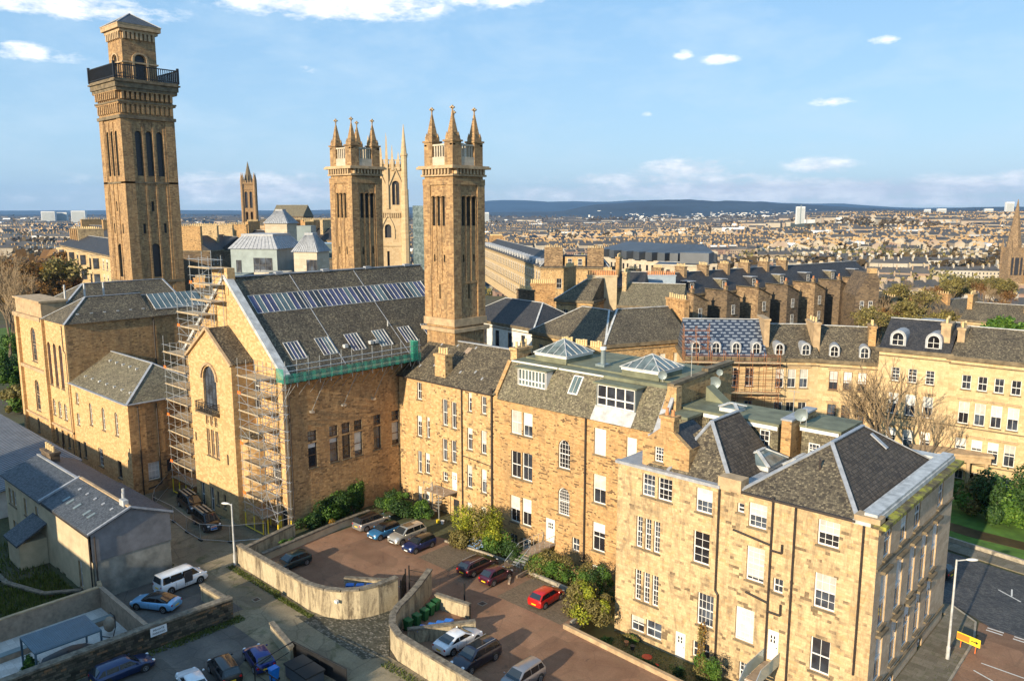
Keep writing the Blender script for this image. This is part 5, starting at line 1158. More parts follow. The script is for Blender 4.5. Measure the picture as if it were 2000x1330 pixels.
SL = thing('scaffold', 'tall tapering galvanised scaffold on the left side of the hall gable beside the annexe', 'scaffold', (-100, 45.5, 0))
scaffold(SL, -101.8, 44.2, -96.2, 46.6, 4, 2, [2.2, 4.3, 6.4, 8.5, 10.6, 12.7, 14.8, 16.9, 19.0], .0, sleeves=True)
scaffold(SL, -98.6, 44.9, -93.2, 46.9, 3, 2, [20.6, 22.6, 24.4], 19.2, braces=True)
scaffold(SL, -95.4, 45.3, -90.6, 46.9, 3, 2, [26.2, 28.2, 30.2], 23.2, braces=True)
SE = thing('eaves_scaffold', 'scaffold platform with green debris netting along the hall eaves', 'scaffold', (-77.4, 56, 18))
for k in range(14):
    y = 46.4+19.4*k/13; tube(SE, 'standard', (-76.6, y, 17.6), (-76.6, y, 20.6+rnd.uniform(0, .5)), .045, 'steel'); tube(SE, 'brace', (-78.7, y, 16.2), (-76.5, y, 18.2), .04, 'steel')
    if k % 3 == 0: tube(SE, 'brace', (-78.5, y, 14.0), (-76.7, y+.8, 18.0), .045, 'steel'); q = M(); q.box(-78.8, y-.2, 13.7, -78.3, y+.2, 13.95); q.build('base_plate', 'steel', SE)
for z in (18.3, 18.9, 19.5, 20.1): tube(SE, 'ledger', (-76.55, 46.2, z), (-76.55, 66, z), .04, 'steel')
q = M(); q.box(-78.1, 46.3, 18.2, -76.5, 65.9, 18.3); q.build('platform', 'board', SE)
q = M(); nn = 60
q.grid([[(-76.45+.05*math.sin(k*1.7), 46.3+19.6*k/nn, z+.03*math.sin(k*2.3)) for k in range(nn+1)] for z in (18.15, 18.5, 18.9, 19.2)]); q.grid([[(-76.47+.05*math.sin(k*1.7), 46.3+19.6*k/nn, z+.03*math.sin(k*2.3)) for k in range(nn+1)] for z in (19.2, 18.9, 18.5, 18.15)])
q.box(-78.0, 46.1, 18.2, -76.5, 46.14, 19.8); q.box(-78.0, 65.4, 18.2, -76.4, 65.44, 20.7); q.box(-76.42, 64.6, 18.3, -76.38, 65.4, 20.7); q.build('debris_netting', 'net', SE)

# ---------------------------------------------------------------- bottom left houses
HB = thing('mews_house', 'low mews house with grey slate roof, rendered gable and five small rooflights', 'house', (-84, 29, 0))
m = M(); facade(HB, m, (-90.8, 25.6, 0), TX, 13.0, -2, 6.75, [(9.0, .2, .9, 2.8, dict(cols=1, blind=.3)), (2.2, -1.8, 1.1, 2.0, {}), (4.0, -1.8, 1.0, 2.0, {}), (6.0, -1.8, 1.2, 1.8, {})]); m.build('front_wall', ['rend', 'trim'], HB)
MT['gabler'] = plain('grey_cement_render', (.17, .165, .17), .85, var=.3, sc=.7, bmp=.15)
MT['gablel'] = plain('stained_concrete', (.21, .20, .17), .9, var=.55, sc=.55, bmp=.35)
m = M(); m.ext([(-77.8, 25.6, 3.9), (-77.8, 33.2, 3.9), (-77.8, 33.2, 6.75), (-77.8, 29.4, 8.2), (-77.8, 25.6, 6.75)], (-.4, 0, 0)); m.build('gable', 'gabler', HB)
m = M(); m.box(-78.2, 25.7, -2, -77.86, 33.1, 3.9); m.box(-78.2, 33.0, -1, -90.8, 33.2, 6.6) if False else None; m.box(-90.8, 33.0, -2, -78.2, 33.2, 6.7); m.build('lower_wall', 'gablel', HB)
r = M()
def duo(r, x0, x1, y0, y1, ze, zr, e=.3, th=.16):
    yc = (y0+y1)/2
    r.ext([V((x0, y0-e, ze-.15)), V((x1, y0-e, ze-.15)), V((x1, yc, zr)), V((x0, yc, zr))], (0, 0, th)); r.ext([V((x1, y1+e, ze-.15)), V((x0, y1+e, ze-.15)), V((x0, yc, zr)), V((x1, yc, zr))], (0, 0, th))
duo(r, -90.7, -77.6, 25.6, 33.2, 6.8, 8.25); rr = r.build('roof', 'slateb', HB)
f = M(); f.bar((-90.7, 29.4, 8.45), (-77.7, 29.4, 8.45), .28, .14); f.build('ridge_tile', 'pot' if False else 'trim', rr)
f = M(); f.bar((-77.65, 25.3, 6.85), (-77.65, 29.4, 8.5), .22, .16); f.bar((-77.65, 33.5, 6.85), (-77.65, 29.4, 8.5), .22, .16); f.build('verge', 'lead', rr)
for x, y in ((-87.6, 26.5), (-86.5, 26.5), (-84.6, 26.5), (-82.0, 26.5), (-80.9, 26.5)):
    z = 6.68+(y-25.3)*.39+.16; q = M(); q.bar((x, y, z), (x, y+.75, z+.29), .42, .1); q.build('rooflight', 'zinc', rr)
for k in range(5): q = M(); x = -88+2.1*k; q.bar((x, 28.2, 7.98), (x, 28.5, 8.1), .3, .1); q.build('roof_vent', 'lead', rr)
q = M(); q.cyl((-79.6, 29.5, 8.2), (-79.6, 29.5, 9.4), .14, n=8); q.cyl((-80.3, 29.8, 8.2), (-80.3, 29.8, 9.6), .14, n=8); q.box(-79.6, 29.1, 8.2, -78.6, 29.6, 8.9); q.build('flue', 'leadw', rr)
pipe(HB, [(-78.1, 25.5, 6.7), (-78.1, 25.5, -1.9)], .07); pipe(HB, [(-77.7, 25.9, 6.5), (-77.7, 25.9, 0)], .07)
q = M(); q.box(-90.6, 25.3, 6.45, -77.7, 25.45, 6.6); q.build('gutter', 'pipe', HB)
HD = thing('mews_house', 'older mews house with plain blue-grey slate roof and white sash windows at the far left', 'house', (-97, 29, 0))
m = M(); facade(HD, m, (-104.2, 25.6, 0), TX, 13.4, -2, 6.6, [(1.2, 3.5, 1.1, 1.9, {}), (2.6, 3.5, 1.1, 1.9, {}), (6.6, 3.5, 1.0, 2.0, {}), (10.4, 3.5, 1.0, 2.0, {}), (1.8, -.3, 1.1, 1.9, {}), (3.2, -.3, 1.0, 1.9, {})]); m.box(-104.2, 33.0, -2, -90.9, 33.2, 6.6)
m.ext([(-104.2, 25.61, -2), (-104.2, 33.2, -2), (-104.2, 33.2, 6.6), (-104.2, 29.4, 7.8), (-104.2, 25.61, 6.6)], (.3, 0, 0)); m.build('wall', ['rend', 'trim'], HD)
r = M(); duo(r, -104.5, -90.9, 25.6, 33.2, 6.6, 7.95, .35); rr = r.build('roof', 'slateb', HD)
f = M(); f.bar((-90.8, 25.2, 6.85), (-90.8, 29.4, 8.5), .3, .25); f.bar((-104.5, 29.4, 8.15), (-90.9, 29.4, 8.15), .28, .14); f.build('skew_flashing', 'lead', rr)
chimney(HD, -102.6, 30.2, 3.2, 1.0, 6, 8.9, 4, 'soot_shade', 'poty')
m = M(); m.box(-94.4, 22.9, -2, -90.6, 25.55, 2.8); m.build('outhouse_wall', 'rend', HD)
r = M(); r.ext([V((-94.7, 22.6, 2.6)), V((-90.3, 22.6, 2.6)), V((-90.3, 25.6, 4.3)), V((-94.7, 25.6, 4.3))], (0, 0, .2)); r.build('outhouse_roof', 'slateb', HD)
SH = thing('corrugated_shed', 'long low shed with grey corrugated sheet roof at the left edge', 'shed', (-125, 30, 0))
m = M(); m.box(-150, 25.5, -2, -108.5, 35.0, 3.2); m.build('wall', 'white', SH)
r = M(); n = 60
for k in range(n):
    x = -150.5+42.5*k/n; w_ = 42.5/n
    r.ext([V((x, 24.9, 3.2)), V((x+w_*.55, 24.9, 3.2)), V((x+w_*.55, 35.4, 5.2)), V((x, 35.4, 5.2))], (0, 0, .16)); r.ext([V((x+w_*.55, 24.9, 3.15)), V((x+w_, 24.9, 3.15)), V((x+w_, 35.4, 5.15)), V((x+w_*.55, 35.4, 5.15))], (0, 0, .1))
r.build('roof', 'sheet', SH)
m = M(); m.ext([(-108.5, 25.5, 3.2), (-108.5, 35, 3.2), (-108.5, 35, 5.1)], (-.3, 0, 0)); m.build('gable', 'rend', SH)
# low walls by the shed's rear
YW = thing('garden_wall', 'lit cream garden wall beside the corrugated shed below the church', 'wall', (-150, 38, 0)); m = M(); m.box(-156, 36.6, -1, -146.4, 37.1, 3.0); m.box(-150, 36.5, 3.0, -146.3, 37.2, 3.2); m.build('wall', 'rend', YW)

# ---------------------------------------------------------------- yards and walls
MT['rubw'] = coursed('mossy_rubble_garden_wall', [(0, (.03, .026, .02)), (.4, (.075, .062, .045)), (.8, (.13, .105, .075)), (1, (.22, .12, .06))], .5, .22, .03, mc=(.03, .03, .02), stain=.55, stc=(.045, .05, .022), ssc=1.1, bs=.8)
MT['rwall'] = coursed('stained_roughcast', [(0, (.40, .32, .20)), (1, (.46, .38, .25))], 3, 2, .0, stain=.25, stc=(.24, .19, .12), ssc=.8, bs=.15, grime=.75)
MT['cope'] = plain('lichened_coping', (.16, .135, .10), .9, var=.6, sc=2.2, bmp=.6)
def wall_run(label, pts, th, h, mat, cope='cope', name='boundary_wall', ch=.18, cw=.1):
    c = V((sum(p[0] for p in pts)/len(pts), sum(p[1] for p in pts)/len(pts), 0)); W = thing(name, label, 'wall', c)
    a, b = M(), M(); L, Rr = [], []
    for i, p in enumerate(pts):
        p = V((p[0], p[1], 0)); d0 = (p-V((*pts[i-1][:2], 0))).normalized() if i else None; d1 = (V((*pts[i+1][:2], 0))-p).normalized() if i < len(pts)-1 else None
        d = ((d0 or d1)+(d1 or d0)).normalized(); n = V((-d.y, d.x, 0)); L.append(p+n*th/2); Rr.append(p-n*th/2)
    for i in range(len(pts)-1):
        z0_, z1_ = (pts[i][2] if len(pts[i]) > 2 else h), (pts[i+1][2] if len(pts[i+1]) > 2 else h)
        for S, flip in ((L, 1), (Rr, 0)):
            q = [V((S[i].x, S[i].y, -2)), V((S[i+1].x, S[i+1].y, -2)), V((S[i+1].x, S[i+1].y, z1_)), V((S[i].x, S[i].y, z0_))]; a.add(q[::-1] if flip else q)
        b.bar(V((pts[i][0], pts[i][1], z0_+ch/2)), V((pts[i+1][0], pts[i+1][1], z1_+ch/2)), th+cw*2, ch)
    for i in (0, -1):
        zz = pts[i][2] if len(pts[i]) > 2 else h; q = [V((L[i].x, L[i].y, -2)), V((Rr[i].x, Rr[i].y, -2)), V((Rr[i].x, Rr[i].y, zz)), V((L[i].x, L[i].y, zz))]; a.add(q); a.add(q[::-1])
    a.build('wall_face', mat, W); b.build('coping', cope, W); return W
wall_run('cream roughcast boundary wall curving round the car park to the left gate post', [(-75.4, 39.1, 2.1), (-66, 38.9, 2.2), (-61.5, 38.7, 2.4), (-59.2, 39.0, 2.6), (-57.7, 39.7, 2.7), (-56.6, 40.9, 2.75), (-56.0, 42.5, 2.8), (-55.8, 44.6, 2.85)], .4, 2.4, 'rwall')
wall_run('cream roughcast boundary wall curving from the right gate post and running off the bottom', [(-55.3, 48.3, 2.5), (-53.9, 45.6, 2.3), (-52.9, 43.4, 2.2), (-52.4, 42, 2.15), (-51.6, 40.7, 2.1), (-50.3, 39.6, 2.1), (-48.5, 38.9, 2.1), (-44, 38.7, 2.1), (-36, 38.5, 2.1), (-26, 38.3, 2.1)], .4, 2.2, 'rwall')
wall_run('low cream wall between the car park corner and the hall', [(-75.5, 39.3, 1.3), (-77.6, 47.2, 1.3)], .35, 1.3, 'rwall')
wall_run('low planter wall with flowers along the left edge of the car park', [(-74.0, 41.0, .8), (-75.4, 51.6, .8), (-75.6, 56.5, .8)], .3, .8, 'rend')
wall_run('dark mossy rubble wall with stone cope between the patio and the parked navy estate', [(-65.6, 12), (-65.6, 25.5), (-65.3, 32.9)], .55, 1.95, 'rubw')
wall_run('short cream wall with brick pier at the van yard mouth', [(-65.4, 32.9), (-70.6, 32.7)], .3, 1.5, 'rwall')
wall_run('timber-clad wall between the patio and the blue coupe', [(-65.9, 25.5), (-76.2, 25.6)], .3, 1.95, 'timber', 'timber', 'timber_fence', .1, .04)
wall_run('long timber-clad wall along the back of the patio', [(-77.6, 25.9), (-76.4, 25.6), (-76.2, 9)], .3, 1.95, 'timber', 'trim', 'timber_fence', .12, .04)
wall_run('low timber bench wall across the pale patio', [(-72.9, 25.2, .5), (-72.6, 10, .5)], .7, .5, 'timber', 'zinc', 'bench_wall', .06, .0)
wall_run('brick-edged garden kerb below the right-hand tenement', [(-41.6, 52.2, .35), (-30, 51.6, .35), (-20, 50.8, .35)], .35, .35, 'trim', 'trim', 'garden_kerb', .06, 0)
wall_run('pale kerb along the foot of the shrub beds', [(-63.6, 57.8, .15), (-58, 58.6, .15), (-54.6, 58.8, .15)], .2, .15, 'kerb', 'kerb', 'garden_kerb', .04, 0)
wall_run('pale kerb behind the red hatchback', [(-51.4, 58.2, .3), (-46, 58, .3), (-41.6, 57.2, .3), (-41.5, 53.0, .3)], .25, .25, 'kerb', 'kerb', 'garden_kerb', .05, 0)
wall_run('upper bin-store wall with flat stone cope behind the green bins', [(-52.9, 46.9, 1.3), (-49.0, 47.6, 1.3)], .25, 1.3, 'rwall')
wall_run('lower bin-store wall between the blue bins and the white coupe', [(-46.7, 46.0, 1.2), (-50.0, 41.0, 1.2)], .25, 1.2, 'rwall')
wall_run('small bin-store wall behind the curved wall in the car park', [(-62.2, 43.2, 1.2), (-58.0, 46.2, 1.2)], .25, 1.2, 'rwall')
wall_run('orange brick wall beside the navy blue hatchback', [(-59.6, 33.6, 1.3), (-54.8, 32.6, 1.3)], .25, 1.3, 'rend', 'cope')
wall_run('garden wall below the mews houses', [(-104, 20.5, 0), (-88, 20.8, .2), (-82.5, 22.5, .3), (-80.5, 25.3, .3)], .3, .2, 'rubw')
def gatepanel(label, p0, p1, h):
    g = thing('iron_gate', label, 'gate', (p0[0], p0[1], 0)); a, b = V((*p0, 0)), V((*p1, 0)); q = M()
    for z in (.2, 1.0, h-.25): q.bar(a+V((0, 0, z)), b+V((0, 0, z)), .04, .05)
    q.build('rail', 'iron', g); n = int((b-a).length/.12)
    q = M()
    for k in range(n+1): p = a.lerp(b, k/n); hh = h+.35*math.sin(math.pi*k/n)-.3; q.cyl(p+V((0, 0, .1)), p+V((0, 0, hh)), .018, n=4)
    q.build('bars', 'iron', g)['kind'] = 'stuff'
    for p in (a, b): q = M(); q.cyl(p, p+V((0, 0, h+.2)), .07, n=6); q.build('post', 'iron', g)
gatepanel('open black iron gate leaf on the left of the car park entrance', (-55.7, 45.0), (-57.3, 46.9), 2.3)
gatepanel('open black iron gate leaf on the right of the car park entrance', (-55.6, 48.3), (-57.6, 47.6), 2.3)
for x, y, h, lab in ((-51.6, 49.4, 1.9, 'black steel post at the end of the bin store'), (-51.2, 57.0, 1.5, 'black steel post with timber rail beside the small maroon hatchback')):
    p = thing('bollard', lab, 'post', (x, y, 0)); q = M(); q.cyl((x, y, 0), (x, y, h), .08, n=6); q.cyl((x, y, h), (x, y, h+.06), .1, n=6); q.build('post', 'iron', p)
tf = thing('timber_rail', 'low timber rail fence beside the black post', 'fence', (-50.6, 57, 0)); q = M(); q.bar((-51, 56.2, .4), (-51.1, 58, .4), .1, .3); q.bar((-51, 55.0, .12), (-51.9, 56.2, .12), .2, .2); q.build('rail', 'timber', tf)
# temporary fence round the vans
FN = [(-105, 45.3), (-99.4, 40.7), (-96.9, 39.4), (-91.8, 39.6), (-87.5, 39.2), (-84.2, 39.2), (-81.2, 41.2), (-79.0, 44.4)]
for k, (a, b) in enumerate(zip(FN, FN[1:])):
    a, b = V((*a, 0)), V((*b, 0)); f = thing('mesh_fence_panel', 'galvanised mesh fence panel round the two black vans', 'fence panel', a, group='temporary fence panels round the vans'); q = M()
    q.path([a+V((0, 0, .15)), a+V((0, 0, 2.0)), b+V((0, 0, 2.0)), b+V((0, 0, .15)), a+V((0, 0, .15))], .03, 5); q.build('frame', 'steel', f)
    q = M()
    for j in range(1, 18): q.cyl(a+V((0, 0, .15+.103*j)), b+V((0, 0, .15+.103*j)), .007, n=3)
    for j in range(1, 24): p = a.lerp(b, j/24); q.cyl(p+V((0, 0, .15)), p+V((0, 0, 2)), .005, n=3)
    q.build('mesh', 'darkp', f); q = M(); q.box(a.x-.35, a.y-.12, 0, a.x+.35, a.y+.12, .15); q.build('foot', 'tyre', f)
# signs and posts
def post_lamp(x, y, h, label, arm, lean=0):
    l = thing('street_lamp', label, 'street lamp', (x, y, 0)); q = M(); q.cyl((x, y, .1), (x, y, h), .11, .075, 10); q.cyl((x, y, 0.1), (x, y, 1.2), .15, .15, 10); q.build('pole', 'leadw', l, True)
    if arm: 
        q = M(); q.cyl((x, y, h-.1), (x+arm[0]*.6, y+arm[1]*.6, h), .05, n=6); q.build('arm', 'leadw', l)
        q = M(); c = V((x+arm[0], y+arm[1], h+.02)); q.T = Matrix.Translation(c) @ Matrix.Rotation(math.atan2(arm[1], arm[0]), 4, 'Z'); q.ball((0, 0, 0), .5, .17, .12, 10); q.build('lamp_head', 'whitep', l, True)
    return l
post_lamp(-14.8, 69.8, 8.9, 'tall white street lamp on the right-hand pavement', (.95, .75))
post_lamp(-75.3, 38.6, 6.8, 'pale grey lamp post at the corner of the cream car park wall', (-.6, -.35))
q_ = thing('direction_sign', 'orange and yellow roadworks direction sign with black arrow on the right-hand pavement', 'road sign', (-13.9, 72.4, .13))
q = M(); q.T = Matrix.Translation((-13.9, 72.4, 0)) @ Matrix.Rotation(R(-12), 4, 'Z'); q.box(-.95, -.03, .75, .95, .03, 1.45); q.build('panel', 'yellow', q_)
q = M(); q.T = Matrix.Translation((-13.9, 72.4, 0)) @ Matrix.Rotation(R(-12), 4, 'Z'); q.box(-.93, -.045, .82, .1, -.035, 1.38); q.build('orange_field', 'orange', q_)
q = M(); q.T = Matrix.Translation((-13.9, 72.4, 0)) @ Matrix.Rotation(R(-12), 4, 'Z'); q.box(.2, -.06, 1.06, .6, -.05, 1.14); q.ext([(.6, -.055, .95), (.85, -.055, 1.1), (.6, -.055, 1.25)], (0, -.01, 0)); q.build('arrow', 'iron', q_)
q = M(); q.T = Matrix.Translation((-13.9, 72.4, 0)) @ Matrix.Rotation(R(-12), 4, 'Z'); q.bar((-.6, 0, .1), (-.6, .05, .8), .05, .05); q.bar((.6, 0, .1), (.6, .05, .8), .05, .05); q.build('leg', 'orange', q_)
def text(body, size, loc, rz, mat, parent, name='lettering'):
    cu = bpy.data.curves.new(name, 'FONT'); cu.body = body; cu.size = size; cu.extrude = .004; cu.align_x = 'CENTER'; cu.align_y = 'CENTER'
    o = bpy.data.objects.new(name, cu); COL.objects.link(o); dg = bpy.context.evaluated_depsgraph_get(); me = bpy.data.meshes.new_from_object(o.evaluated_get(dg)); bpy.data.objects.remove(o)
    me.materials.append(MT[mat]); o = bpy.data.objects.new(name, me); COL.objects.link(o); o.parent = parent; o.rotation_euler = (R(90), 0, rz); o.location = V(loc)-WORG[parent.name]; return o
sg = thing('wall_sign', 'small white sign board on the mossy rubble wall', 'sign', (-65.25, 26.2, 1.4)); q = M(); q.box(-65.3, 25.5, 1.15, -65.24, 26.9, 1.9); q.build('board', 'platew', sg)
text('PRIVATE', .26, (-65.22, 26.2, 1.66), R(90), 'iron', sg); text('PARKING', .26, (-65.22, 26.2, 1.36), R(90), 'iron', sg)
sg = thing('wall_light', 'small white bulkhead lamp on the curved cream wall', 'wall lamp', (-57.5, 39.4, 2.0)); q = M(); q.box(-57.9, 39.0, 1.75, -57.5, 39.25, 2.0); q.build('housing', 'whitep', sg)
# pergola
pg = thing('pergola', 'blue-grey louvred metal pergola on the pale patio', 'pergola', (-69, 19.7, 0))
q = M()
for k in range(34): y = 17.4+4.7*k/33; q.bar((-70.6, y, 2.55), (-67.1, y, 2.55), .125, .04)
MT['bluem'] = plain('blue_grey_metal', (.07, .12, .16), .45, .2, var=.15)
q.build('louvred_roof', 'bluem', pg); q = M(); q.path([(-70.6, 17.3, 2.5), (-67.0, 17.3, 2.5), (-67.0, 22.2, 2.5), (-70.6, 22.2, 2.5), (-70.6, 17.3, 2.5)], .09, 4); q.build('frame', 'bluem', pg)
for x, y in ((-70.6, 17.3), (-67, 17.3), (-67, 22.2), (-70.6, 22.2)): q = M(); q.box(x-.07, y-.07, 0, x+.07, y+.07, 2.5); q.build('post', 'bluem', pg)
fc = thing('covered_furniture', 'garden furniture under a dark grey cover below the pergola', 'garden furniture', (-68.4, 20, 0)); q = M()
q.grid([[(-68.4+(1.15+.1*math.sin(5*a))*s_*math.cos(a*math.pi/10), 20+(2.0+.15*math.sin(3*a))*s_*math.sin(a*math.pi/10), z) for a in range(20)] for s_, z in ((1.1, 0), (1.05, .5), (.95, .85), (.6, 1.0), (.05, 1.05))], 0, True); q.build('cover', 'darkp' if False else 'zincd', fc, True)
hc = thing('hanging_chair', 'wicker hanging egg chair on a curved stand beside the timber wall', 'garden chair', (-70.3, 24.2, 0)); q = M()
q.path([(-69.6, 24.0, .1), (-69.3, 24.2, 1.2), (-69.7, 24.3, 2.0), (-70.4, 24.2, 2.1)], .04, 6); q.path([(-70.6, 23.4, .1), (-69.6, 24.0, .1), (-69.8, 24.9, .1)], .035, 5); q.build('stand', 'iron', hc)
q = M(); q.ball((-70.5, 24.1, 1.0), .55, .5, .7, 12); q.build('basket', 'timber', hc, True)
# ---------------------------------------------------------------- cars
CARM = {}
def wheel_meshes(r):
    if r not in CARM:
        t = M(); rows = []
        for (rr_, y) in ((r*.62, -.1), (r*.9, -.115), (r, -.07), (r, .07), (r*.9, .115), (r*.62, .1)): rows.append([(rr_*math.cos(k*math.pi/10), y, rr_*math.sin(k*math.pi/10)) for k in range(20)])
        t.grid(rows, 0, True)
        d = M(); d.cyl((0, -.105, 0), (0, .1, 0), r*.63, n=16, m=1)
        for k in range(5): a = k*2*math.pi/5; d.bar((0, -.112, 0), (r*.58*math.cos(a), -.112, r*.58*math.sin(a)), .07, .02, 0)
        d.cyl((0, -.12, 0), (0, -.1, 0), r*.18, n=8)
        rg = [(r*.63*math.cos(k*math.pi/8), -.112, r*.63*math.sin(k*math.pi/8)) for k in range(17)]
        for a, b in zip(rg, rg[1:]): d.bar(a, b, .04, .03, 0)
        CARM[r] = (t.mesh('wheel', ['tyre'], True), d.mesh('rim', ['rim', 'darkp']))
    return CARM[r]
SH_ = {   # L, W, H, belt, bonnet height, windscreen base, roof front, roof rear, rear glass base (fractions of L from the nose), rear deck height
 'hatch': (3.9, 1.70, 1.47, .92, .86, .24, .42, .86, .985, .95), 'mini': (3.8, 1.72, 1.42, .94, .90, .27, .40, .90, .985, .95),
 'small': (3.6, 1.64, 1.49, .93, .88, .22, .38, .80, .97, .93), 'suv': (4.55, 1.84, 1.68, 1.06, 1.02, .22, .38, .90, .985, 1.08),
 'estate': (4.7, 1.80, 1.47, .93, .86, .25, .41, .88, .985, .97), 'coupe': (4.55, 1.83, 1.38, .92, .84, .26, .44, .68, .90, .98),
 'saloon': (4.6, 1.80, 1.42, .92, .84, .26, .43, .70, .88, 1.0), 'mpv': (3.95, 1.72, 1.60, 1.0, .94, .17, .36, .92, .99, 1.0), 'van': (4.95, 1.92, 1.92, 1.12, 1.06, .14, .30, .955, .99, 1.15)}
def car(kind, x, y, heading, pnt, label, roof=None, name='parked_car', cat='car', glass=True, rails=False, sun=False, group='parked cars', z=0.02, dark=False):
    L, W, Hh, belt, bon, ws, rf, rb, rg, deck = SH_[kind]
    c = thing(name, label, cat, (x, y, z), heading, group)      # nose along local +x
    X = lambda f: L/2 - f*L
    hw = W/2; q = M(); st = [(0.0, .58, .52, .80), (.012, .66, .60, .90), (.05, bon-.14, .66, .965), (ws*.55, bon-.03, .7, 1.0), (ws, belt-.01, .72, 1.0), (.5, belt, .72, 1.0), (rb, belt+.01, .72, 1.0), (rg-.01, deck, .74, .985), (.988, deck-.1, .7, .93), (1.0, deck-.28, .6, .86)]
    rows = []
    for f, zt, zs, wf in st:
        w_ = hw*wf; zb = .24 if .03 < f < .97 else .32
        rows.append([(X(f), -w_*.93, zb), (X(f), -w_, zb+.14), (X(f), -w_, zs-.08), (X(f), -w_*.975, zt-.12), (X(f), -w_*.90, zt-.02), (X(f), -w_*.45, zt+.02), (X(f), 0, zt+.03), (X(f), w_*.45, zt+.02), (X(f), w_*.90, zt-.02), (X(f), w_*.975, zt-.12), (X(f), w_, zs-.08), (X(f), w_, zb+.14), (X(f), w_*.93, zb)])
    q.grid([r[::-1] for r in rows], 0, True); q.add(rows[0]); q.add(rows[-1][::-1])
    body = q.build('body', pnt, c, True, 40)
    q = M(); wb, wt = hw*.90, hw*.72
    xa, xb, xc, xd = X(ws), X(rf), X(rb), X(rg); xm1, xm2 = xb-(xb-xc)*.12, xb-(xb-xc)*.6
    secs = [(xa, belt, belt), (xb, Hh-.05, Hh-.02), (xm1, Hh-.03, Hh), (xm2, Hh-.03, Hh+.005), (xc, Hh-.07, Hh-.04), (xd, deck-.02, deck-.01)]
    rows = []
    for i, (xx, zs, zc) in enumerate(secs):
        if i in (0, 5): r_ = [(xx, -wb, zs-.05), (xx, -wb*.99, zs), (xx, -wb*.8, zc), (xx, 0, zc+.01), (xx, wb*.8, zc), (xx, wb*.99, zs), (xx, wb, zs-.05)]
        else:
            xl = xx; r_ = [(xa if i == 1 else (xd if i == 4 else xx), -wb, belt-.05), (xx, -wt, zs-.05), (xx, -wt*.86, zs+.02), (xx, 0, zc+.03), (xx, wt*.86, zs+.02), (xx, wt, zs-.05), (xa if i == 1 else (xd if i == 4 else xx), wb, belt-.05)]
        rows.append(r_)
    q.grid([r[::-1] for r in rows]); q.build('cabin', roof or pnt, c, True, 45)
    # glazing, standing just proud of the cabin
    o_ = .012
    def lerp(a, b, k): return V(a).lerp(V(b), k)
    g = M(); A, B = V((xa, wb*.86, belt+.02)), V((xb, wt*.84, Hh-.05)); n = V((Hh-belt, 0, xa-xb)).normalized()*.045
    p0, p1 = lerp(A, B, .06)+n, lerp(A, B, .93)+n
    g.add([(p0.x, -p0.y, p0.z), (p0.x, p0.y, p0.z), (p1.x, p1.y, p1.z), (p1.x, -p1.y, p1.z)]); g.build('windscreen', 'cglass', c)
    g = M(); A, B = V((xd, wb*.82, deck)), V((xc, wt*.84, Hh-.07)); n = V((-(Hh-deck), 0, xc-xd)).normalized()*.06
    p0, p1 = lerp(A, B, .12)+n, lerp(A, B, .9)+n
    g.add([(p0.x, p0.y, p0.z), (p0.x, -p0.y, p0.z), (p1.x, -p1.y, p1.z), (p1.x, p1.y, p1.z)]); g.build('rear_window', 'cglass', c)
    zl, zh = belt+.03, Hh-.13; ylow, yhigh = wb+.0, wt+.0
    def side(xx, zz, s):
        k = (zz-(belt-.05))/((Hh-.09)-(belt-.05)); return (xx, s*(wb+(wt-wb)*k+.018), zz)
    tA, tB, tC, tD = xa-.22, xb-.04, xc+.10, xd+.14
    if kind in ('coupe', 'saloon'): tC, tD = xc+.05, xd+.30
    cut = [0, .46, .78, 1] if kind not in ('mini', 'small', 'coupe') else [0, .58, 1]
    for s in (-1, 1):
        g = M()
        for a, b in zip(cut, cut[1:]):
            lo0, lo1 = tA+(tD-tA)*(a+.012), tA+(tD-tA)*(b-.012); hi0, hi1 = max(min(tB, lo0+0), tC) if a > 0 else tB, max(min(tB, lo1), tC) if b < 1 else tC
            hi0 = min(hi0, tB); f = [side(lo0, zl, s), side(lo1, zl, s), side(hi1, zh, s), side(hi0, zh, s)]
            g.add(f if s > 0 else f[::-1]); g.add((f if s > 0 else f[::-1])[::-1])
        g.build('side_window', 'cglass', c)
        m_ = M(); m_.ball((xa-.25, s*(hw+.1), belt+.08), .09, .1, .08, 8); m_.build('mirror', pnt, c, True)
    wr = .34 if kind in ('suv', 'van') else .31; tm_, rm_ = wheel_meshes(wr)
    fx, rx_ = X(.19), X(.81)
    ar = M()
    for xx in (fx, rx_):
        for s in (-1, 1):
            ar.cyl((xx, s*(hw-.25), wr+.04), (xx, s*(hw+.006), wr+.04), wr+.075, n=18)
            w_ = inst('wheel', tm_, c, (xx, s*(hw-.10), wr), 0 if s < 0 else math.pi); inst('rim', rm_, w_, (0, 0, 0))
    ar.box(X(.97), -hw*.9, .2, X(.03), hw*.9, .34); ar.build('underside', 'tyre', c)
    for s in (-1, 1):
        h = M(); h.ball((X(.03), s*hw*.70, bon-.22), .16, .17, .10, 8); h.build('headlight', 'wlens', c, True)
        h = M(); h.ball((X(.985), s*hw*.76, deck-.26), .08, .14, .14, 8); h.build('tail_light', 'redl', c, True)
    h = M(); h.box(X(.004), -.42, .42, X(.004)+.04, .42, .60); h.build('grille', 'darkp', c)
    h = M(); h.box(X(0)+.0, -.26, .34, X(0)+.055, .26, .44); h.build('number_plate', 'platew', c)
    h = M(); h.box(X(1)-.03, -.26, deck-.48, X(1)+.03, .26, deck-.37); h.build('number_plate', 'platey', c)
    if rails:
        for s in (-1, 1): h = M(); h.cyl((xb-.1, s*wt*.85, Hh+.05), (xc+.1, s*wt*.85, Hh+.04), .025, n=5); h.build('roof_rail', 'steel', c)
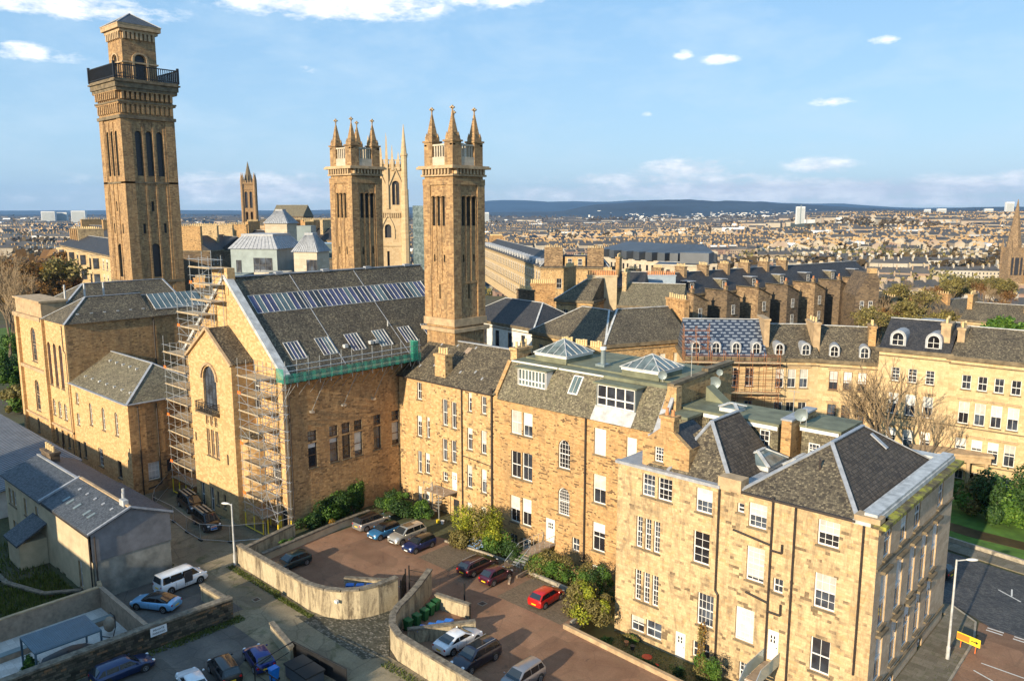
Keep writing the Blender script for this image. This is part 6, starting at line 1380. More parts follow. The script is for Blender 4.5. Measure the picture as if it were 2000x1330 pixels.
    if sun: h = M(); h.add([(xm2+.1, -wt*.7, Hh+.045), (xb-.15, -wt*.7, Hh+.035), (xb-.15, wt*.7, Hh+.035), (xm2+.1, wt*.7, Hh+.045)][::1]); h.build('sunroof', 'cglass', c)
    sm = M()
    for f in (.47, .70): 
        for s in (-1, 1): sm.box(X(f)-.008, s*hw*.99-.012, .34, X(f)+.008, s*hw*.99+.012, belt-.14)
    sm.build('door_seam', 'darkp', c)
    return c
N_, S_ = R(90), R(-90)
P = {k: paint('paint_'+k, v, m) for k, v, m in (('silver', (.42, .43, .44), .7), ('sky', (.04, .20, .42), .4), ('champ', (.52, .49, .43), .6), ('navy', (.015, .03, .13), .5), ('dgreen', (.012, .035, .04), .5),
    ('maroon', (.055, .018, .028), .5), ('plum', (.07, .012, .03), .4), ('red', (.50, .012, .01), .2), ('white', (.75, .76, .78), .1), ('ink', (.02, .022, .04), .5), ('grey', (.30, .28, .28), .6), ('lblue', (.22, .50, .80), .2), ('royal', (.015, .03, .18), .5), ('black', (.012, .012, .014), .4), ('blue2', (.012, .03, .10), .5))}
car('suv', -73.1, 54.9, N_, P['silver'], 'silver hatchback parked nose-in at the left end of the row by the ivy', P['black'])
car('mini', -69.9, 54.2, S_, P['sky'], 'light blue small car with dark roof between the silver hatchback and the pale SUV', P['black'])
car('suv', -67.1, 55.3, S_, P['champ'], 'pale champagne SUV with glass sunroof and roof rails', rails=True, sun=True)
car('mini', -64.2, 54.6, S_, P['navy'], 'dark navy small hatchback at the right end of the sunlit row', P['champ'] if False else P['black'])
car('hatch', -70.6, 42.6, S_, P['dgreen'], 'dark green hatchback parked alone by the cream boundary wall')
car('estate', -55.6, 55.2, N_, P['maroon'], 'dark brown estate car with roof rails beside the small maroon car', rails=True)
car('small', -52.6, 54.8, N_, P['plum'], 'small maroon city car parked right of the brown estate')
car('hatch', -45.9, 54.8, N_+R(2), P['red'], 'bright red hatchback parked alone on the brick bay')
car('coupe', -46.5, 43.7, N_, P['white'], 'white coupe beside the bin store wall')
car('suv', -43.4, 42.8, S_, P['ink'], 'dark blue SUV with silver roof rails next to the white coupe', rails=True, sun=True)
car('mpv', -38.6, 43.2, S_, P['grey'], 'grey hatchback cut off by the bottom edge')
car('estate', -63.2, 22.3, N_, P['blue2'], 'navy estate car parked against the mossy rubble wall')
car('coupe', -72.4, 29.0, S_-R(14)+R(180)-R(90)+R(0) if False else R(180)+R(30), P['lblue'], 'light blue coupe with dark glass roof in the tarmac yard', roof=P['black'])
car('hatch', -56.6, 30.6, R(180)-R(12), P['royal'], 'royal blue hatchback parked beside the orange brick wall')
car('mpv', -57.0, 27.8, R(180)-R(10), P['black'], 'black people carrier with leaf-stained roof between blue and white cars')
car('saloon', -56.9, 25.2, R(180)-R(10), P['white'], 'white saloon at the bottom edge left of the black people carrier')
vn = car('van', -74.9, 32.6, N_+R(4), P['white'], 'white people-carrying van reversed beside the rendered gable', name='parked_van', cat='van', group='parked vans')
g = M()
for s in (1, -1): g.box(-2.0, s*.865-.01, 1.22, -.2, s*.865+.01, 1.66)
g.build('side_window', 'cglass', vn)
g = M(); g.box(-.1, -.96, .4, .75, -.9, 1.7); g.build('open_doorway', 'darkp', vn)
for x, y, lab in ((-94.6, 43.1, 'black van with timber boards on its roof, farther left by the annexe'), (-87.6, 41.7, 'black van with roof rack of boards, nearer of the two to the car park')):
    v = car('van', x, y, R(-6), P['black'], lab, name='parked_van', cat='van', group='parked vans'); b = thing('roof_boards', ('timber boards lying on the roof rack of the farther black van' if x < -90 else 'timber boards on the roof rack of the nearer black van'), 'boards', (x, y, 2.0), R(-6))
    q = M(); [q.box(-2.0, -.75+.5*k, .06, .9, -.55+.5*k, .11) for k in range(3)]; q.build('board', 'board', b)
    q = M(); [q.box(-2.0+.7*k, -.8, .0, -1.95+.7*k, .8, .05) for k in range(5)]; q.build('rack', 'iron', v).location.z = 1.98
bd = thing('road_boards', 'red and blue printed board in front of the nearer black van', 'sign', (-84.9, 41.2, .5), R(-6)); q = M(); q.box(0, -.35, 0, .04, .35, .5); q.build('board', 'platew', bd); q = M(); q.box(.04, -.33, .02, .05, .33, .25); q.build('blue_field', 'bblue', bd); q = M(); q.box(.04, -.33, .3, .05, .33, .42); q.build('red_field', 'orange', bd)
car('hatch', -20.5, 86.5, R(170), P['black'], 'dark car on the setted road half hidden by the end wall', group='parked cars')
# bins
def wheeliebin(x, y, rz, mat, label, group):
    b = thing('wheelie_bin', label, 'bin', (x, y, .02), rz, group); q = M()
    q.prism([(-.24, -.3), (.24, -.3), (.24, .3), (-.24, .3)], .1, .5)
    lo = [(-.22, -.27, .06), (.22, -.27, .06), (.22, .27, .06), (-.22, .27, .06)]; hi = [(-.29, -.36, 1.02), (.29, -.36, 1.02), (.29, .36, 1.02), (-.29, .36, 1.02)]
    q = M(); 
    for k in range(4): j = (k+1) % 4; q.add([lo[k], lo[j], hi[j], hi[k]])
    q.add(lo[::-1]); q.add(hi); q.build('body', mat, b)
    q = M(); q.grid([[(-.31, -.4, 1.02), (-.31, -.35, 1.09), (-.31, .3, 1.12), (-.31, .42, 1.03)], [(.31, -.4, 1.02), (.31, -.35, 1.09), (.31, .3, 1.12), (.31, .42, 1.03)]]); q.box(-.31, -.4, 1.0, .31, .42, 1.03); q.build('lid', mat, b)
    q = M(); q.cyl((-.25, .38, 1.0), (.25, .38, 1.0), .025, n=6); q.build('handle', mat, b)
    for s in (-1, 1): q = M(); q.cyl((s*.2, .3, .1), (s*.26, .3, .1), .1, n=10); q.build('wheel', 'tyre', b)
for k, (x, y) in enumerate(((-51.6, 42.4), (-51.7, 43.5), (-51.9, 44.6), (-52.2, 45.6), (-52.5, 46.5))):
    wheeliebin(x, y, R(95), 'bgreen', 'dark green wheeled bin in the row behind the curved cream wall', 'green bins in the bin store')
for k in range(5): wheeliebin(-49.9+.28*k, 41.7+.75*k, R(-60), 'bblue', 'bright blue wheeled bin in the row beside the white coupe', 'blue bins beside the white coupe')
for k in range(3): wheeliebin(-60.9+.75*k, 42.9+.65*k, R(140), 'bblue', 'bright blue wheeled bin behind the small wall inside the car park curve', 'blue bins behind the curved car park wall')
en = thing('bin_enclosure', 'black metal bin enclosure at the bottom edge', 'enclosure', (-53, 31.5, 0)); q = M()
for a, b in (((-55.2, 33.0), (-48.6, 33.6)), ((-55.2, 33.0), (-54.4, 29.0)), ((-54.4, 29.0), (-49, 29.2))):
    q.bar((a[0], a[1], 1.55), (b[0], b[1], 1.55), .06, .06); q.bar((a[0], a[1], .75), (b[0], b[1], .75), .03, 1.4) if a[0] < -55 and b[1] > 33 else q.bar((a[0], a[1], .8), (b[0], b[1], .8), .04, .05)
for p in ((-55.2, 33.0), (-52, 33.3), (-48.6, 33.6), (-54.4, 29), (-52, 29.1)): q.cyl((*p, 0), (*p, 1.55), .05, n=5)
q.build('frame', 'iron', en)
bb = thing('commercial_bin', 'large dark green commercial bin with black lid in the enclosure', 'bin', (-51.6, 31.8, 0)); q = M(); q.box(-53.2, 31.0, .15, -50.2, 32.6, 1.15); q.build('body', 'zincd', bb); q = M(); q.box(-53.3, 30.9, 1.15, -51.8, 32.7, 1.3); q.box(-51.7, 30.9, 1.15, -50.1, 32.7, 1.3); q.build('lid', 'tyre', bb)
wheeliebin(-53.6, 30.2, 0, 'bblue', 'single blue bin beside the large commercial bin', 'blue bins')
for x, y, r_, lab in ((-50.2, 50.4, .35, 'round drain cover in the middle of the red-brown yard'), (-58.6, 47.5, .3, 'square drain cover by the curved wall in the car park'), (-66.8, 36.2, .35, 'drain cover in the lane beside the cream wall')):
    dc = thing('drain_cover', lab, 'drain cover', (x, y, .015)); q = M(); q.box(x-r_, y-r_, .005, x+r_, y+r_, .028); q.build('frame', 'kerb', dc); q = M(); q.box(x-r_*.8, y-r_*.8, .028, x+r_*.8, y+r_*.8, .034); q.build('lid', 'iron', dc)
# garden odds and ends
gf = thing('garden_table', 'small round red garden table on the leafy garden bed', 'table', (-34.2, 54.3, -1.38)); q = M(); q.cyl((-34.2, 54.3, -.75), (-34.2, 54.3, -.71), .45, n=16); q.build('table_top', 'redl', gf); q = M(); q.cyl((-34.2, 54.3, -1.38), (-34.2, 54.3, -.74), .04, n=6); q.build('leg', 'iron', gf)
for x, y, mt_, lab in ((-33.2, 54.2, 'redl', 'small red garden chair beside the red table'), (-37.2, 55.6, 'pot', 'terracotta planter on the garden bed below the twin basement windows'), (-36.4, 55.4, 'darkp', 'black planter near the terracotta one'), (-67.6, 61.2, 'platew', 'white flower pot at the foot of the spiral stair'), (-68.2, 61.0, 'yellow', 'yellow flower pot at the foot of the spiral stair')):
    z = garden_z(x, y) if x > -62 else 0; p = thing('planter' if 'chair' not in lab else 'garden_chair', lab, 'planter' if 'chair' not in lab else 'chair', (x, y, z)); q = M(); q.cyl((x, y, z), (x, y, z+.38), .16, .23, 10); q.build('pot', mt_, p)

# ---------------------------------------------------------------- vegetation
LF = {}
def leafmesh(name, mat, n, size, seed, shape=(1, 1, 1), hollow=.55, lumps=18, up=.3, flat=False):
    """leaf-sized faces clustered in lumps through a unit crown"""
    rr_ = random.Random(seed); m = M(); C_ = []
    for k in range(lumps):
        a = rr_.uniform(0, 6.28); z = rr_.uniform(-.45, .95); r = rr_.uniform(.2, .85)*math.sqrt(max(.1, 1-z*z*.75)); C_.append((V((r*math.cos(a), r*math.sin(a), z*.62)), rr_.uniform(.12, .42), 1 if rr_.random() < .33 else 0))
    C_.append((V((0, 0, .0)), .5, 1))  # inner shade put into colour: centre lump takes the second, mostly darker leaf
    for i in range(n):
        c, cr, mi_ = C_[rr_.randrange(len(C_))]
        d = V((rr_.gauss(0, 1), rr_.gauss(0, 1), rr_.gauss(0, 1))).normalized(); k = cr*(hollow+(1-hollow)*rr_.random()**.5)*rr_.uniform(.9, 1.12)
        p = c + d*k*(1 if rr_.random() > .06 else rr_.uniform(1.1, 1.6))
        if p.z < -.55: p.z = -.55+rr_.random()*.1
        nn = (d+V((rr_.gauss(0, .5), rr_.gauss(0, .5), rr_.gauss(0, .5)+up))).normalized(); a = nn.orthogonal().normalized(); b = nn.cross(a); t = rr_.uniform(0, 6.28)
        a, b = a*math.cos(t)+b*math.sin(t), b*math.cos(t)-a*math.sin(t); s = size*rr_.uniform(.6, 1.3)
        p = V((p.x*shape[0], p.y*shape[1], p.z*shape[2]))
        m.add([p-a*s*.5, p-b*s*.28+nn*s*.08, p+a*s*.5, p+b*s*.28+nn*s*.08], mi_)
    me = m.mesh(name, [mat, {'leafy': 'leafo' if len(name) and seed % 2 else 'leafg', 'leafg': 'leafd', 'leafd': 'leafg', 'leafo': 'leafg', 'leafa': 'leafo'}.get(mat, mat)]); return me
def bush(x, y, z, rx, ry, rz, mat, n, size, label, seed=1, name='shrub', cat='shrub', group=None, lumps=18):
    b = thing(name, label, cat, (x, y, z), 0, group)
    me = leafmesh('foliage', mat, n, size, seed, (rx, ry, rz), lumps=lumps)
    o = inst('foliage', me, b, (0, 0, rz*.5)); q = M()
    rr_ = random.Random(seed)
    for k in range(6): a = rr_.uniform(0, 6.28); q.cyl((0, 0, 0), (rx*.55*math.cos(a), ry*.55*math.sin(a), rz*rr_.uniform(.5, .9)), .05, .015, 5)
    inst('stem', q.mesh('stem', ['bark']), b, (0, 0, 0)); return b
bush(-60.2, 59.4, -.3, 3.9, 2.5, 3.6, 'leafy', 15000, .24, 'big rounded yellow-green shrub beside the drainpipe of the bare slate tenement', 3)
bush(-56.4, 59.6, -.9, 3.3, 1.9, 2.5, 'leafg', 8000, .22, 'lower dark green shrub bank right of the big yellow-green shrub', 4)
bush(-61.6, 58.3, 0, 1.5, 1.0, 1.4, 'leafo', 4000, .18, 'brown patch of shrub at the front of the big yellow-green shrub', 5)
bush(-49.2, 59.7, -.6, 3.2, 1.9, 2.2, 'leafo', 9000, .18, 'sprawling straw-coloured shrub in front of the mansard tenement', 6)
bush(-51.6, 60.0, -1.2, 1.4, 1.2, 2.1, 'leafy', 4500, .18, 'yellow leafy shrub beside the footbridge stair', 16)
bush(-46.0, 59.7, -.9, 2.6, 1.8, 2.8, 'leafo', 8000, .18, 'russet-green shrub beside the drainpipe of the mansard tenement', 7)
bush(-43.4, 59.9, -.9, 2.5, 1.9, 2.6, 'leafg', 6000, .18, 'dull green shrub in the corner between the two tenements', 8)
bush(-41.2, 55.0, .0, 2.5, 2.1, 2.7, 'leafy', 9000, .24, 'bright yellow bush at the garden corner beyond the red car', 9)
bush(-73.6, 59.4, 0, 3.5, 2.2, 2.1, 'leafg', 12000, .26, 'glossy green laurel hedge behind the light blue car', 10)
bush(-70.8, 60.6, 0, 1.5, 1.3, 1.5, 'leafg', 5000, .25, 'end of the laurel hedge beside the spiral stair', 11)
bush(-77.4, 62.0, 0, 1.0, .9, 1.2, 'leafg', 3500, .22, 'small round evergreen in the corner of the hall and tenement', 12)
bush(-78.1, 53.0, 0, 1.1, 3.4, 2.5, 'leafd', 12000, .24, 'dark ivy mass climbing the foot of the hall side wall', 13, 'ivy', 'climber')
bush(-78.3, 56.2, 0, .8, 2.0, 3.4, 'leafd', 7000, .22, 'tallest clump of ivy below the small green hall window', 14, 'ivy', 'climber')
bush(-78.0, 50.2, 0, .9, 2.6, 1.4, 'leafd', 5000, .22, 'low ivy trailing to the hall corner', 15, 'ivy', 'climber')
bush(-75.6, 51.0, .4, .4, .6, .8, 'leafa', 500, .14, 'small yellow flowering plant on the planter wall', 17, 'flowering_plant', 'plant')
bush(-75.0, 44.5, .5, .5, 1.0, .6, 'leafg', 900, .14, 'low green plants in the planter beside the dark green car', 18)
bush(-28.8, 55.0, -1.3, 1.5, .9, 2.1, 'leafo', 5500, .16, 'tall olive shrub at the glass-sided entrance bridge', 19)
bush(-30.2, 56.3, -1.3, .5, .4, 3.4, 'leafa', 1500, .14, 'russet climber beside the middle drainpipe', 20, 'climber', 'climber')
for k, (x, y, rx, ry, rz, mt_) in enumerate(((-38.4, 54.2, .9, .7, .8, 'leafd'), (-33.5, 52.9, 2.6, .6, .7, 'leafg'), (-31.2, 54.4, .8, .7, .9, 'leafd'), (-37, 56.2, 1.3, .4, .6, 'leafo'), (-26.5, 53.2, 1.5, .8, .8, 'leafg'), (-44, 58.3, 1.4, .6, 1.0, 'leafy'))):
    bush(x, y, garden_z(x, y), rx, ry, rz, mt_, int(1800*rx), .13, ['dark low shrub at the left end of the leafy bed', 'long green ground shrub along the brick garden kerb', 'dark little shrub beside the white garden door', 'olive tuft below the basement windows', 'green tuft in front of the entrance bridge', 'yellow tuft at the kerb behind the red car'][k], 30+k)
bush(-68.6, 17.2, 0, .9, .8, 1.3, 'leafd', 2500, .2, 'spiky grey-green plant in the patio corner', 40, 'potted_plant', 'plant')
for k, (x, y, rx, ry, rz, mt_, lab) in enumerate(((-17.5, 106.5, 4.6, 3.8, 5.6, 'leafd', 'dark evergreen beneath the bare trees beyond the end wall'), (-9.5, 108, 5.0, 4.0, 6.5, 'leafy', 'bright yellow-green evergreen against the right-hand terrace'), (-5.5, 101, 4.8, 4.2, 5.8, 'leafd', 'big dark clipped evergreen beside the gravel path'), (-13.2, 105.0, 3.6, 3.2, 5.0, 'leafg', 'mid green shrub between the dark evergreens'), (-1.0, 96.5, 3.6, 3.0, 4.6, 'leafg', 'rounded green shrub at the right edge of the lawn'), (-21.5, 107, 3.4, 3, 3.6, 'leafo', 'olive shrub behind the far corner of the right-hand block'))):
    bush(x, y, .2, rx, ry, rz, mt_, 12000, .42, lab, 50+k, 'evergreen_shrub', 'shrub', lumps=14)
# rough grass strips
def tufts(name, area, n, h, mat, seed, zf=lambda x, y: 0.0):
    rr_ = random.Random(seed); m = M()
    for i in range(n):
        x0_, y0_, x1_, y1_ = area[rr_.randrange(len(area))]; x, y = rr_.uniform(x0_, x1_), rr_.uniform(y0_, y1_); z = zf(x, y); a = rr_.uniform(0, 6.28); hh = h*rr_.uniform(.4, 1.3); w_ = .03+.05*rr_.random()
        dx, dy = w_*math.cos(a), w_*math.sin(a); m.add([(x-dx, y-dy, z), (x+dx, y+dy, z), (x+dy*1.5+rr_.gauss(0, .04), y-dx*1.5+rr_.gauss(0, .04), z+hh)])
    tag(m.build(name, mat), kind='stuff')
tufts('grass_verge', [(-65.2, 22, -64.3, 33.4), (-65.2, 27, -64.0, 33.6), (-75.6, 37.7, -66, 38.5), (-66, 37.6, -60, 38.2), (-49, 37.2, -36, 38.1), (-17, 51, -14.0, 58), (-14.9, 60, -13.8, 76), (-92, 33.6, -80, 34.3)], 9000, .16, 'rough', 5)
tufts('garden_weeds', [(-100, 14, -79, 25), (-88, 14, -79, 25)], 9000, .45, 'rough', 6)
tufts('leaf_litter', [(-61.5, 57.5, -41.7, 63.6), (-39, 52.3, -18, 56.8)], 9000, .10, 'leafo', 7, garden_z)
# bare trees
def baretree(seed, h, spread=1.0, depth=6, leaf=None, nleaf=0, twmat='twig', rmin=.016):
    rr_ = random.Random(seed); tr, tw = M(), M(); tips = []
    def grow(p, d, L_, r, lv):
        n = 3 if lv < 2 else 2; q = p; dd = d
        for k in range(n):
            dd = (dd+V((rr_.gauss(0, .13), rr_.gauss(0, .13), rr_.gauss(0, .06)+.05))).normalized(); q2 = q+dd*L_/n; r2 = r*(1-.22/n*(k+1))
            (tr if lv < 3 else tw).cyl(q, q2, r*(1-.22/n*k), r2, 6 if lv < 3 else 3, cap=False)
            if lv >= 1 and lv < depth and k < n-1 and rr_.random() < (.75 if lv > 1 else .5): sub(q2, dd, L_*.7, r2*.55, lv+1)
            q = q2
        if lv < depth:
            for j in range(2 + (rr_.random() < .55)): sub(q, dd, L_*rr_.uniform(.62, .82), r*.62, lv+1)
        else: tips.append(q)
    def sub(p, d, L_, r, lv):
        a = rr_.uniform(0, 6.28); o1 = d.orthogonal().normalized(); o2 = d.cross(o1); ang = rr_.uniform(.22, .62)*spread
        grow(p, (d*math.cos(ang)+(o1*math.cos(a)+o2*math.sin(a))*math.sin(ang)+V((0, 0, .22))).normalized(), L_, max(r, rmin), lv)
    grow(V((0, 0, 0)), V((0, 0, 1)), h*.30, h*.017, 0)
    zmax = max(t.z for t in tips); s = h/zmax
    for m_ in (tr, tw): m_.v = [v*s for v in m_.v]
    lm = None
    if leaf:
        m_ = M()
        for i in range(nleaf):
            p = tips[rr_.randrange(len(tips))]*s+V((rr_.gauss(0, h*.02), rr_.gauss(0, h*.02), rr_.gauss(0, h*.02))); d = V((rr_.gauss(0, 1), rr_.gauss(0, 1), rr_.gauss(0, 1))).normalized(); a = d.orthogonal()*h*.016; b = d.cross(a)*.6; m_.add([p-a, p-b, p+a, p+b])
        lm = m_.mesh('leaves', [leaf])
    return tr.mesh('trunk', ['bark'], True), tw.mesh('crown', [twmat]), lm
TREES = {}
def tree(kind, x, y, z, sc, label, group=None, cat='tree', rz=None):
    if kind not in TREES:
        TREES[kind] = {'bare1': lambda: baretree(11, 14), 'bare2': lambda: baretree(23, 14, 1.1), 'bare3': lambda: baretree(31, 14, 1.2, 6, 'leafo', 1500), 'front1': lambda: baretree(15, 14, 1.05, 5, rmin=.018), 'front2': lambda: baretree(28, 14, 1.1, 5, rmin=.018), 'amber': lambda: baretree(41, 10, .8, 6, 'leafa', 5000), 'russet': lambda: baretree(51, 12, .8, 6, 'leafb', 1200, 'twigr'),
                       'wood1': lambda: baretree(61, 14, 1.1, 5, 'woodl', 6000, 'twigr'), 'wood2': lambda: baretree(71, 14, 1.2, 5, 'leafb', 5000), 'wood3': lambda: baretree(81, 14, 1.1, 5, 'leafo', 5000), 'green': lambda: baretree(91, 12, 1.0, 5, 'leafg', 9000)}[kind]()
    a, b, c = TREES[kind]; t = thing('tree', label, cat, (x, y, z), rnd.uniform(0, 6.28) if rz is None else rz, group); t.scale = (sc, sc, sc)
    inst('trunk', a, t, (0, 0, 0)); inst('crown', b, t, (0, 0, 0))
    if c: inst('leaves', c, t, (0, 0, 0))
    return t
for pxx, ff, sc, kd, lab in ((1722, 100, 1.15, 'front1', 'bare tree in front of the curved terrace, left of the pair'), (1795, 97, 1.35, 'front2', 'tallest bare tree in front of the curved terrace, right of the pair'), (1845, 99, .95, 'front1', 'smaller bare tree between the tall bare tree and the evergreens'), (1680, 103, .7, 'front2', 'low bare tree behind the attic flat roof')):
    p = G((pxx-1000)/1576*ff, ff); tree(kd, p.x, p.y, 0.2, sc, lab)
HAZE = 3.4e-5
# ---------------------------------------------------------------- helpers for buildings in their own frame
def PX(px_, f, z=0): return G((px_-1000)/1576.*f, f, z)
def frame_between(pa, pb):
    """origin at pa, local x towards pb; visible face looks along local -y"""
    d = pb-pa; return math.atan2(d.y, d.x), math.hypot(d.x, d.y)
def rowwins(L, n, z, w, h, kw=None, m0=1.2):
    s = (L-2*m0)/n; return [(m0+s*(k+.5)-w/2, z, w, h, dict(kw or {})) for k in range(n)]
def terrace(name, label, pa, pb, depth, ze, rise, rows, wallm, roofm, cat='terrace', group=None, sidewins=(), dorm=0, chims=(), base=-2, cornice='trimd', z0=None, hips=(0, 0), side2=(), rv=.16, dw=1.5):
    rz, L = frame_between(pa, pb); T = thing(name, label, cat, (pa.x, pa.y, 0), rz, group); T['_L'] = L; del T['_L']
    m = M(); ws = []
    for n, z, w, h, kw in rows: ws += rowwins(L, n, z, w, h, kw)
    facade(T, m, (0, 0, 0), TX, L, base, ze, ws, rev=rv)
    m.build('wall', [wallm, 'trim'], T); m = M()
    facade(T, m, (L, 0, 0), TY, depth, base, ze, list(sidewins)); facade(T, m, (L, depth, 0), -TX, L, base, ze, []); facade(T, m, (0, depth, 0), -TY, depth, base, ze, list(side2)); m.build('side_wall', [wallm, 'trim'], T)
    r = M(); f = M(); hip(r, 0, 0, L, depth, ze+.3, rise, hips[0], hips[1], 'x', .35, 0, f); ro = r.build('roof', roofm, T); f.build('ridge_flashing', 'leadw', ro)
    q = M(); ring(q, [(0, 0), (L, 0), (L, depth), (0, depth)], ze-.25, ze+.3, .45); ring(q, [(0, 0), (L, 0), (L, depth), (0, depth)], ze-.9, ze-.75, .12)
    for z in sorted({r_[1] for r_ in rows})[:-1]: ring(q, [(0, 0), (L, 0), (L, depth), (0, depth)], z-.55+0, z-.4, .1)
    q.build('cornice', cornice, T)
    for k in range(dorm): round_dormer(T, L*(k+.5)/dorm, ze, rise, depth, dw)
    for x, y, lx, ly, z1, n, cm in chims: chimney(T, x, y, lx, ly, ze, z1, n, cm if cm != 'gold' else rnd.choice(('goldc', 'rub', 'hall')))
    return T, L
def round_dormer(T, x, ze, rise, depth, w=1.5, fr='whitep'):
    q = M(); y0_ = .35; z0_ = ze+.75; n = 8
    pr = [(x+w/2*math.cos(math.pi*k/n), z0_+1.1+w/2*math.sin(math.pi*k/n)) for k in range(n+1)]
    q.ext([(x+w/2, y0_, z0_-.3)] + [(a, y0_, b) for a, b in pr] + [(x-w/2, y0_, z0_-.3)], (0, 3.4, 0)); d = q.build('dormer', 'lead', T)
    q = M(); w2 = w*.72; pr = [(x+w2/2*math.cos(math.pi*k/n), y0_-.04, z0_+1.05+w2/2*math.sin(math.pi*k/n)) for k in range(n+1)]
    q.add(([(x+w2/2, y0_-.04, z0_)] + pr + [(x-w2/2, y0_-.04, z0_)])[::-1]); q.add(([(x+w2/2, y0_-.04, z0_)] + pr + [(x-w2/2, y0_-.04, z0_)])); q.build('pane', 'glass', d)
    q = M(); q.path(pr + [(x-w2/2, y0_-.06, z0_), (x+w2/2, y0_-.06, z0_), pr[0]], .05, 5); q.bar((x, y0_-.06, z0_), (x, y0_-.06, z0_+1.4), .06, .06); q.bar((x-w2/2, y0_-.06, z0_+.75), (x+w2/2, y0_-.06, z0_+.75), .06, .06); q.build('window_frame', fr, d)
# the curved terrace: four houses, the two right ones taller
W1 = dict(cols=2, rows=2, blind=.35)
r3 = lambda n, zt, b: [(n, zt-4.3, 1.25, 2.9, dict(cols=2, blind=b, hood=True)), (n, zt-9.4, 1.25, 2.9, dict(cols=2, blind=0, fr='whitep', hood=True)), (n, zt-14.2, 1.2, 2.9, dict(cols=2))]
c1, c2, c3, c4 = PX(1350, 119.5), PX(1512, 118.5), PX(1618, 118), PX(1740, 115.2)
T, L = terrace('terraced_house', 'terraced house with half-slated blue roof behind rusty scaffolding', c1, c2, 11, 14.9, 5.0, r3(4, 14.9, 0), 'cresc', 'newsl', dorm=4, group='houses of the curved terrace', chims=[(12.2, 4, .8, 5, 20.8, 0, 'trim')])
T, L = terrace('terraced_house', 'terraced house with two white round dormers right of the scaffolded one', c2, c3, 11, 14.8, 4.4, r3(3, 14.8, .5), 'cresc', 'slate', dorm=2, group='houses of the curved terrace', chims=[(L*.66-.2, 3.6, 1.0, 4.2, 20.3, 3, 'trim')])
T, L = terrace('terraced_house', 'terraced house with brown-framed windows and two round dormers in the middle of the crescent', c3, c4, 11, 14.7, 4.4, [(3, 10.4, 1.25, 2.9, dict(fr='brownp', blind=.6, hood=True)), (3, 5.3, 1.25, 2.9, dict(fr='brownp', hood=True)), (3, .5, 1.2, 2.9, dict(fr='brownp'))], 'cresc', 'slate', dorm=2, group='houses of the curved terrace', chims=[(L-.5, 4, 1.0, 3.4, 20.0, 2, 'gold')])
c4b, c5, c6 = PX(1738, 113.0), PX(1882, 107.5), PX(2060, 101)
r4 = lambda n, b: [(n, 13.0, 1.15, 2.0, dict(cols=2, rows=4 if b else 2)), (n, 8.2, 1.3, 3.1, dict(cols=2, blind=.5, hood=True)), (n, 3.2, 1.3, 3.0, dict(cols=2, blind=.4, hood=True)), (n, -.8, 1.2, 2.4, {})]
T, L = terrace('terraced_house', 'taller terraced house with two big white arched dormers', c4b, c5, 12, 17.4, 3.6, r4(3, 1), 'cresc', 'slated', group='houses of the curved terrace', dorm=2, dw=2.1, chims=[(L-.3, 3.2, 1.2, 3.0, 21.6, 4, 'trim')])
T, L2 = terrace('terraced_house', 'tall terraced house with plain slate roof and small rooflights at the right edge', c5, c6, 12, 17.2, 3.4, r4(4, 0), 'cresc', 'slate', group='houses of the curved terrace', chims=[(.6, 4, .9, 3.0, 21, 3, 'trim')])
for k in (2.4, 3.9, 7.6): q = M(); q.box(k, 2.2, 18.2, k+.8, 3.2, 18.5); q.build('rooflight', 'zinc', T)
pr = thing('porch', 'columned stone entrance porch of the right-hand terrace', 'porch', PX(1905, 104.2), R(42.6)-R(18)); q = M(); q.box(-4.6, 0, 3.4, 4.6, 3, 4.3); q.box(-4.9, -.3, 4.3, 4.9, 3, 4.6); q.build('entablature', 'trim', pr)
for x in (-4.2, -2, 2, 4.2): q = M(); q.cyl((x, .3, 0), (x, .3, 3.4), .28, .24, 10); q.build('column', 'trim', pr)
# rusty scaffold with rubbish chute
rz, L = frame_between(c1, c2)
SC = thing('scaffold', 'rust-coloured scaffolding in front of the half-slated terraced house', 'scaffold', (c1.x, c1.y, 0), rz)
scaffold(SC, -.5, -2.3, L+1.5, -.8, 8, 2, [2.0, 4.0, 6.0, 8.0, 10.0, 12.0, 14.6], 0, 'rust', 'board', .045, skipb=(0, 1, 3, 5))
scaffold(SC, -.5, -.9, 3.2, .4, 3, 2, [16.4, 18.2], 14.8, 'rust', 'board', .045, skipb=(0, 1))
ch = thing('rubbish_chute', 'grey and red plastic rubbish chute hanging on the rusty scaffold', 'rubbish chute', (c1.x, c1.y, 0), rz); q1, q2 = M(), M()
for k in range(8): (q1 if k < 3 else q2).cyl((5.9-.10*k, -2.7, 14.2-1.15*k), (5.8-.10*k, -2.75, 13.0-1.15*k), .42, .34, 10)
q1.build('grey_section', 'leadw', ch, True); q2.build('red_section', 'redch' if 'redch' in MT else 'orange', ch, True)
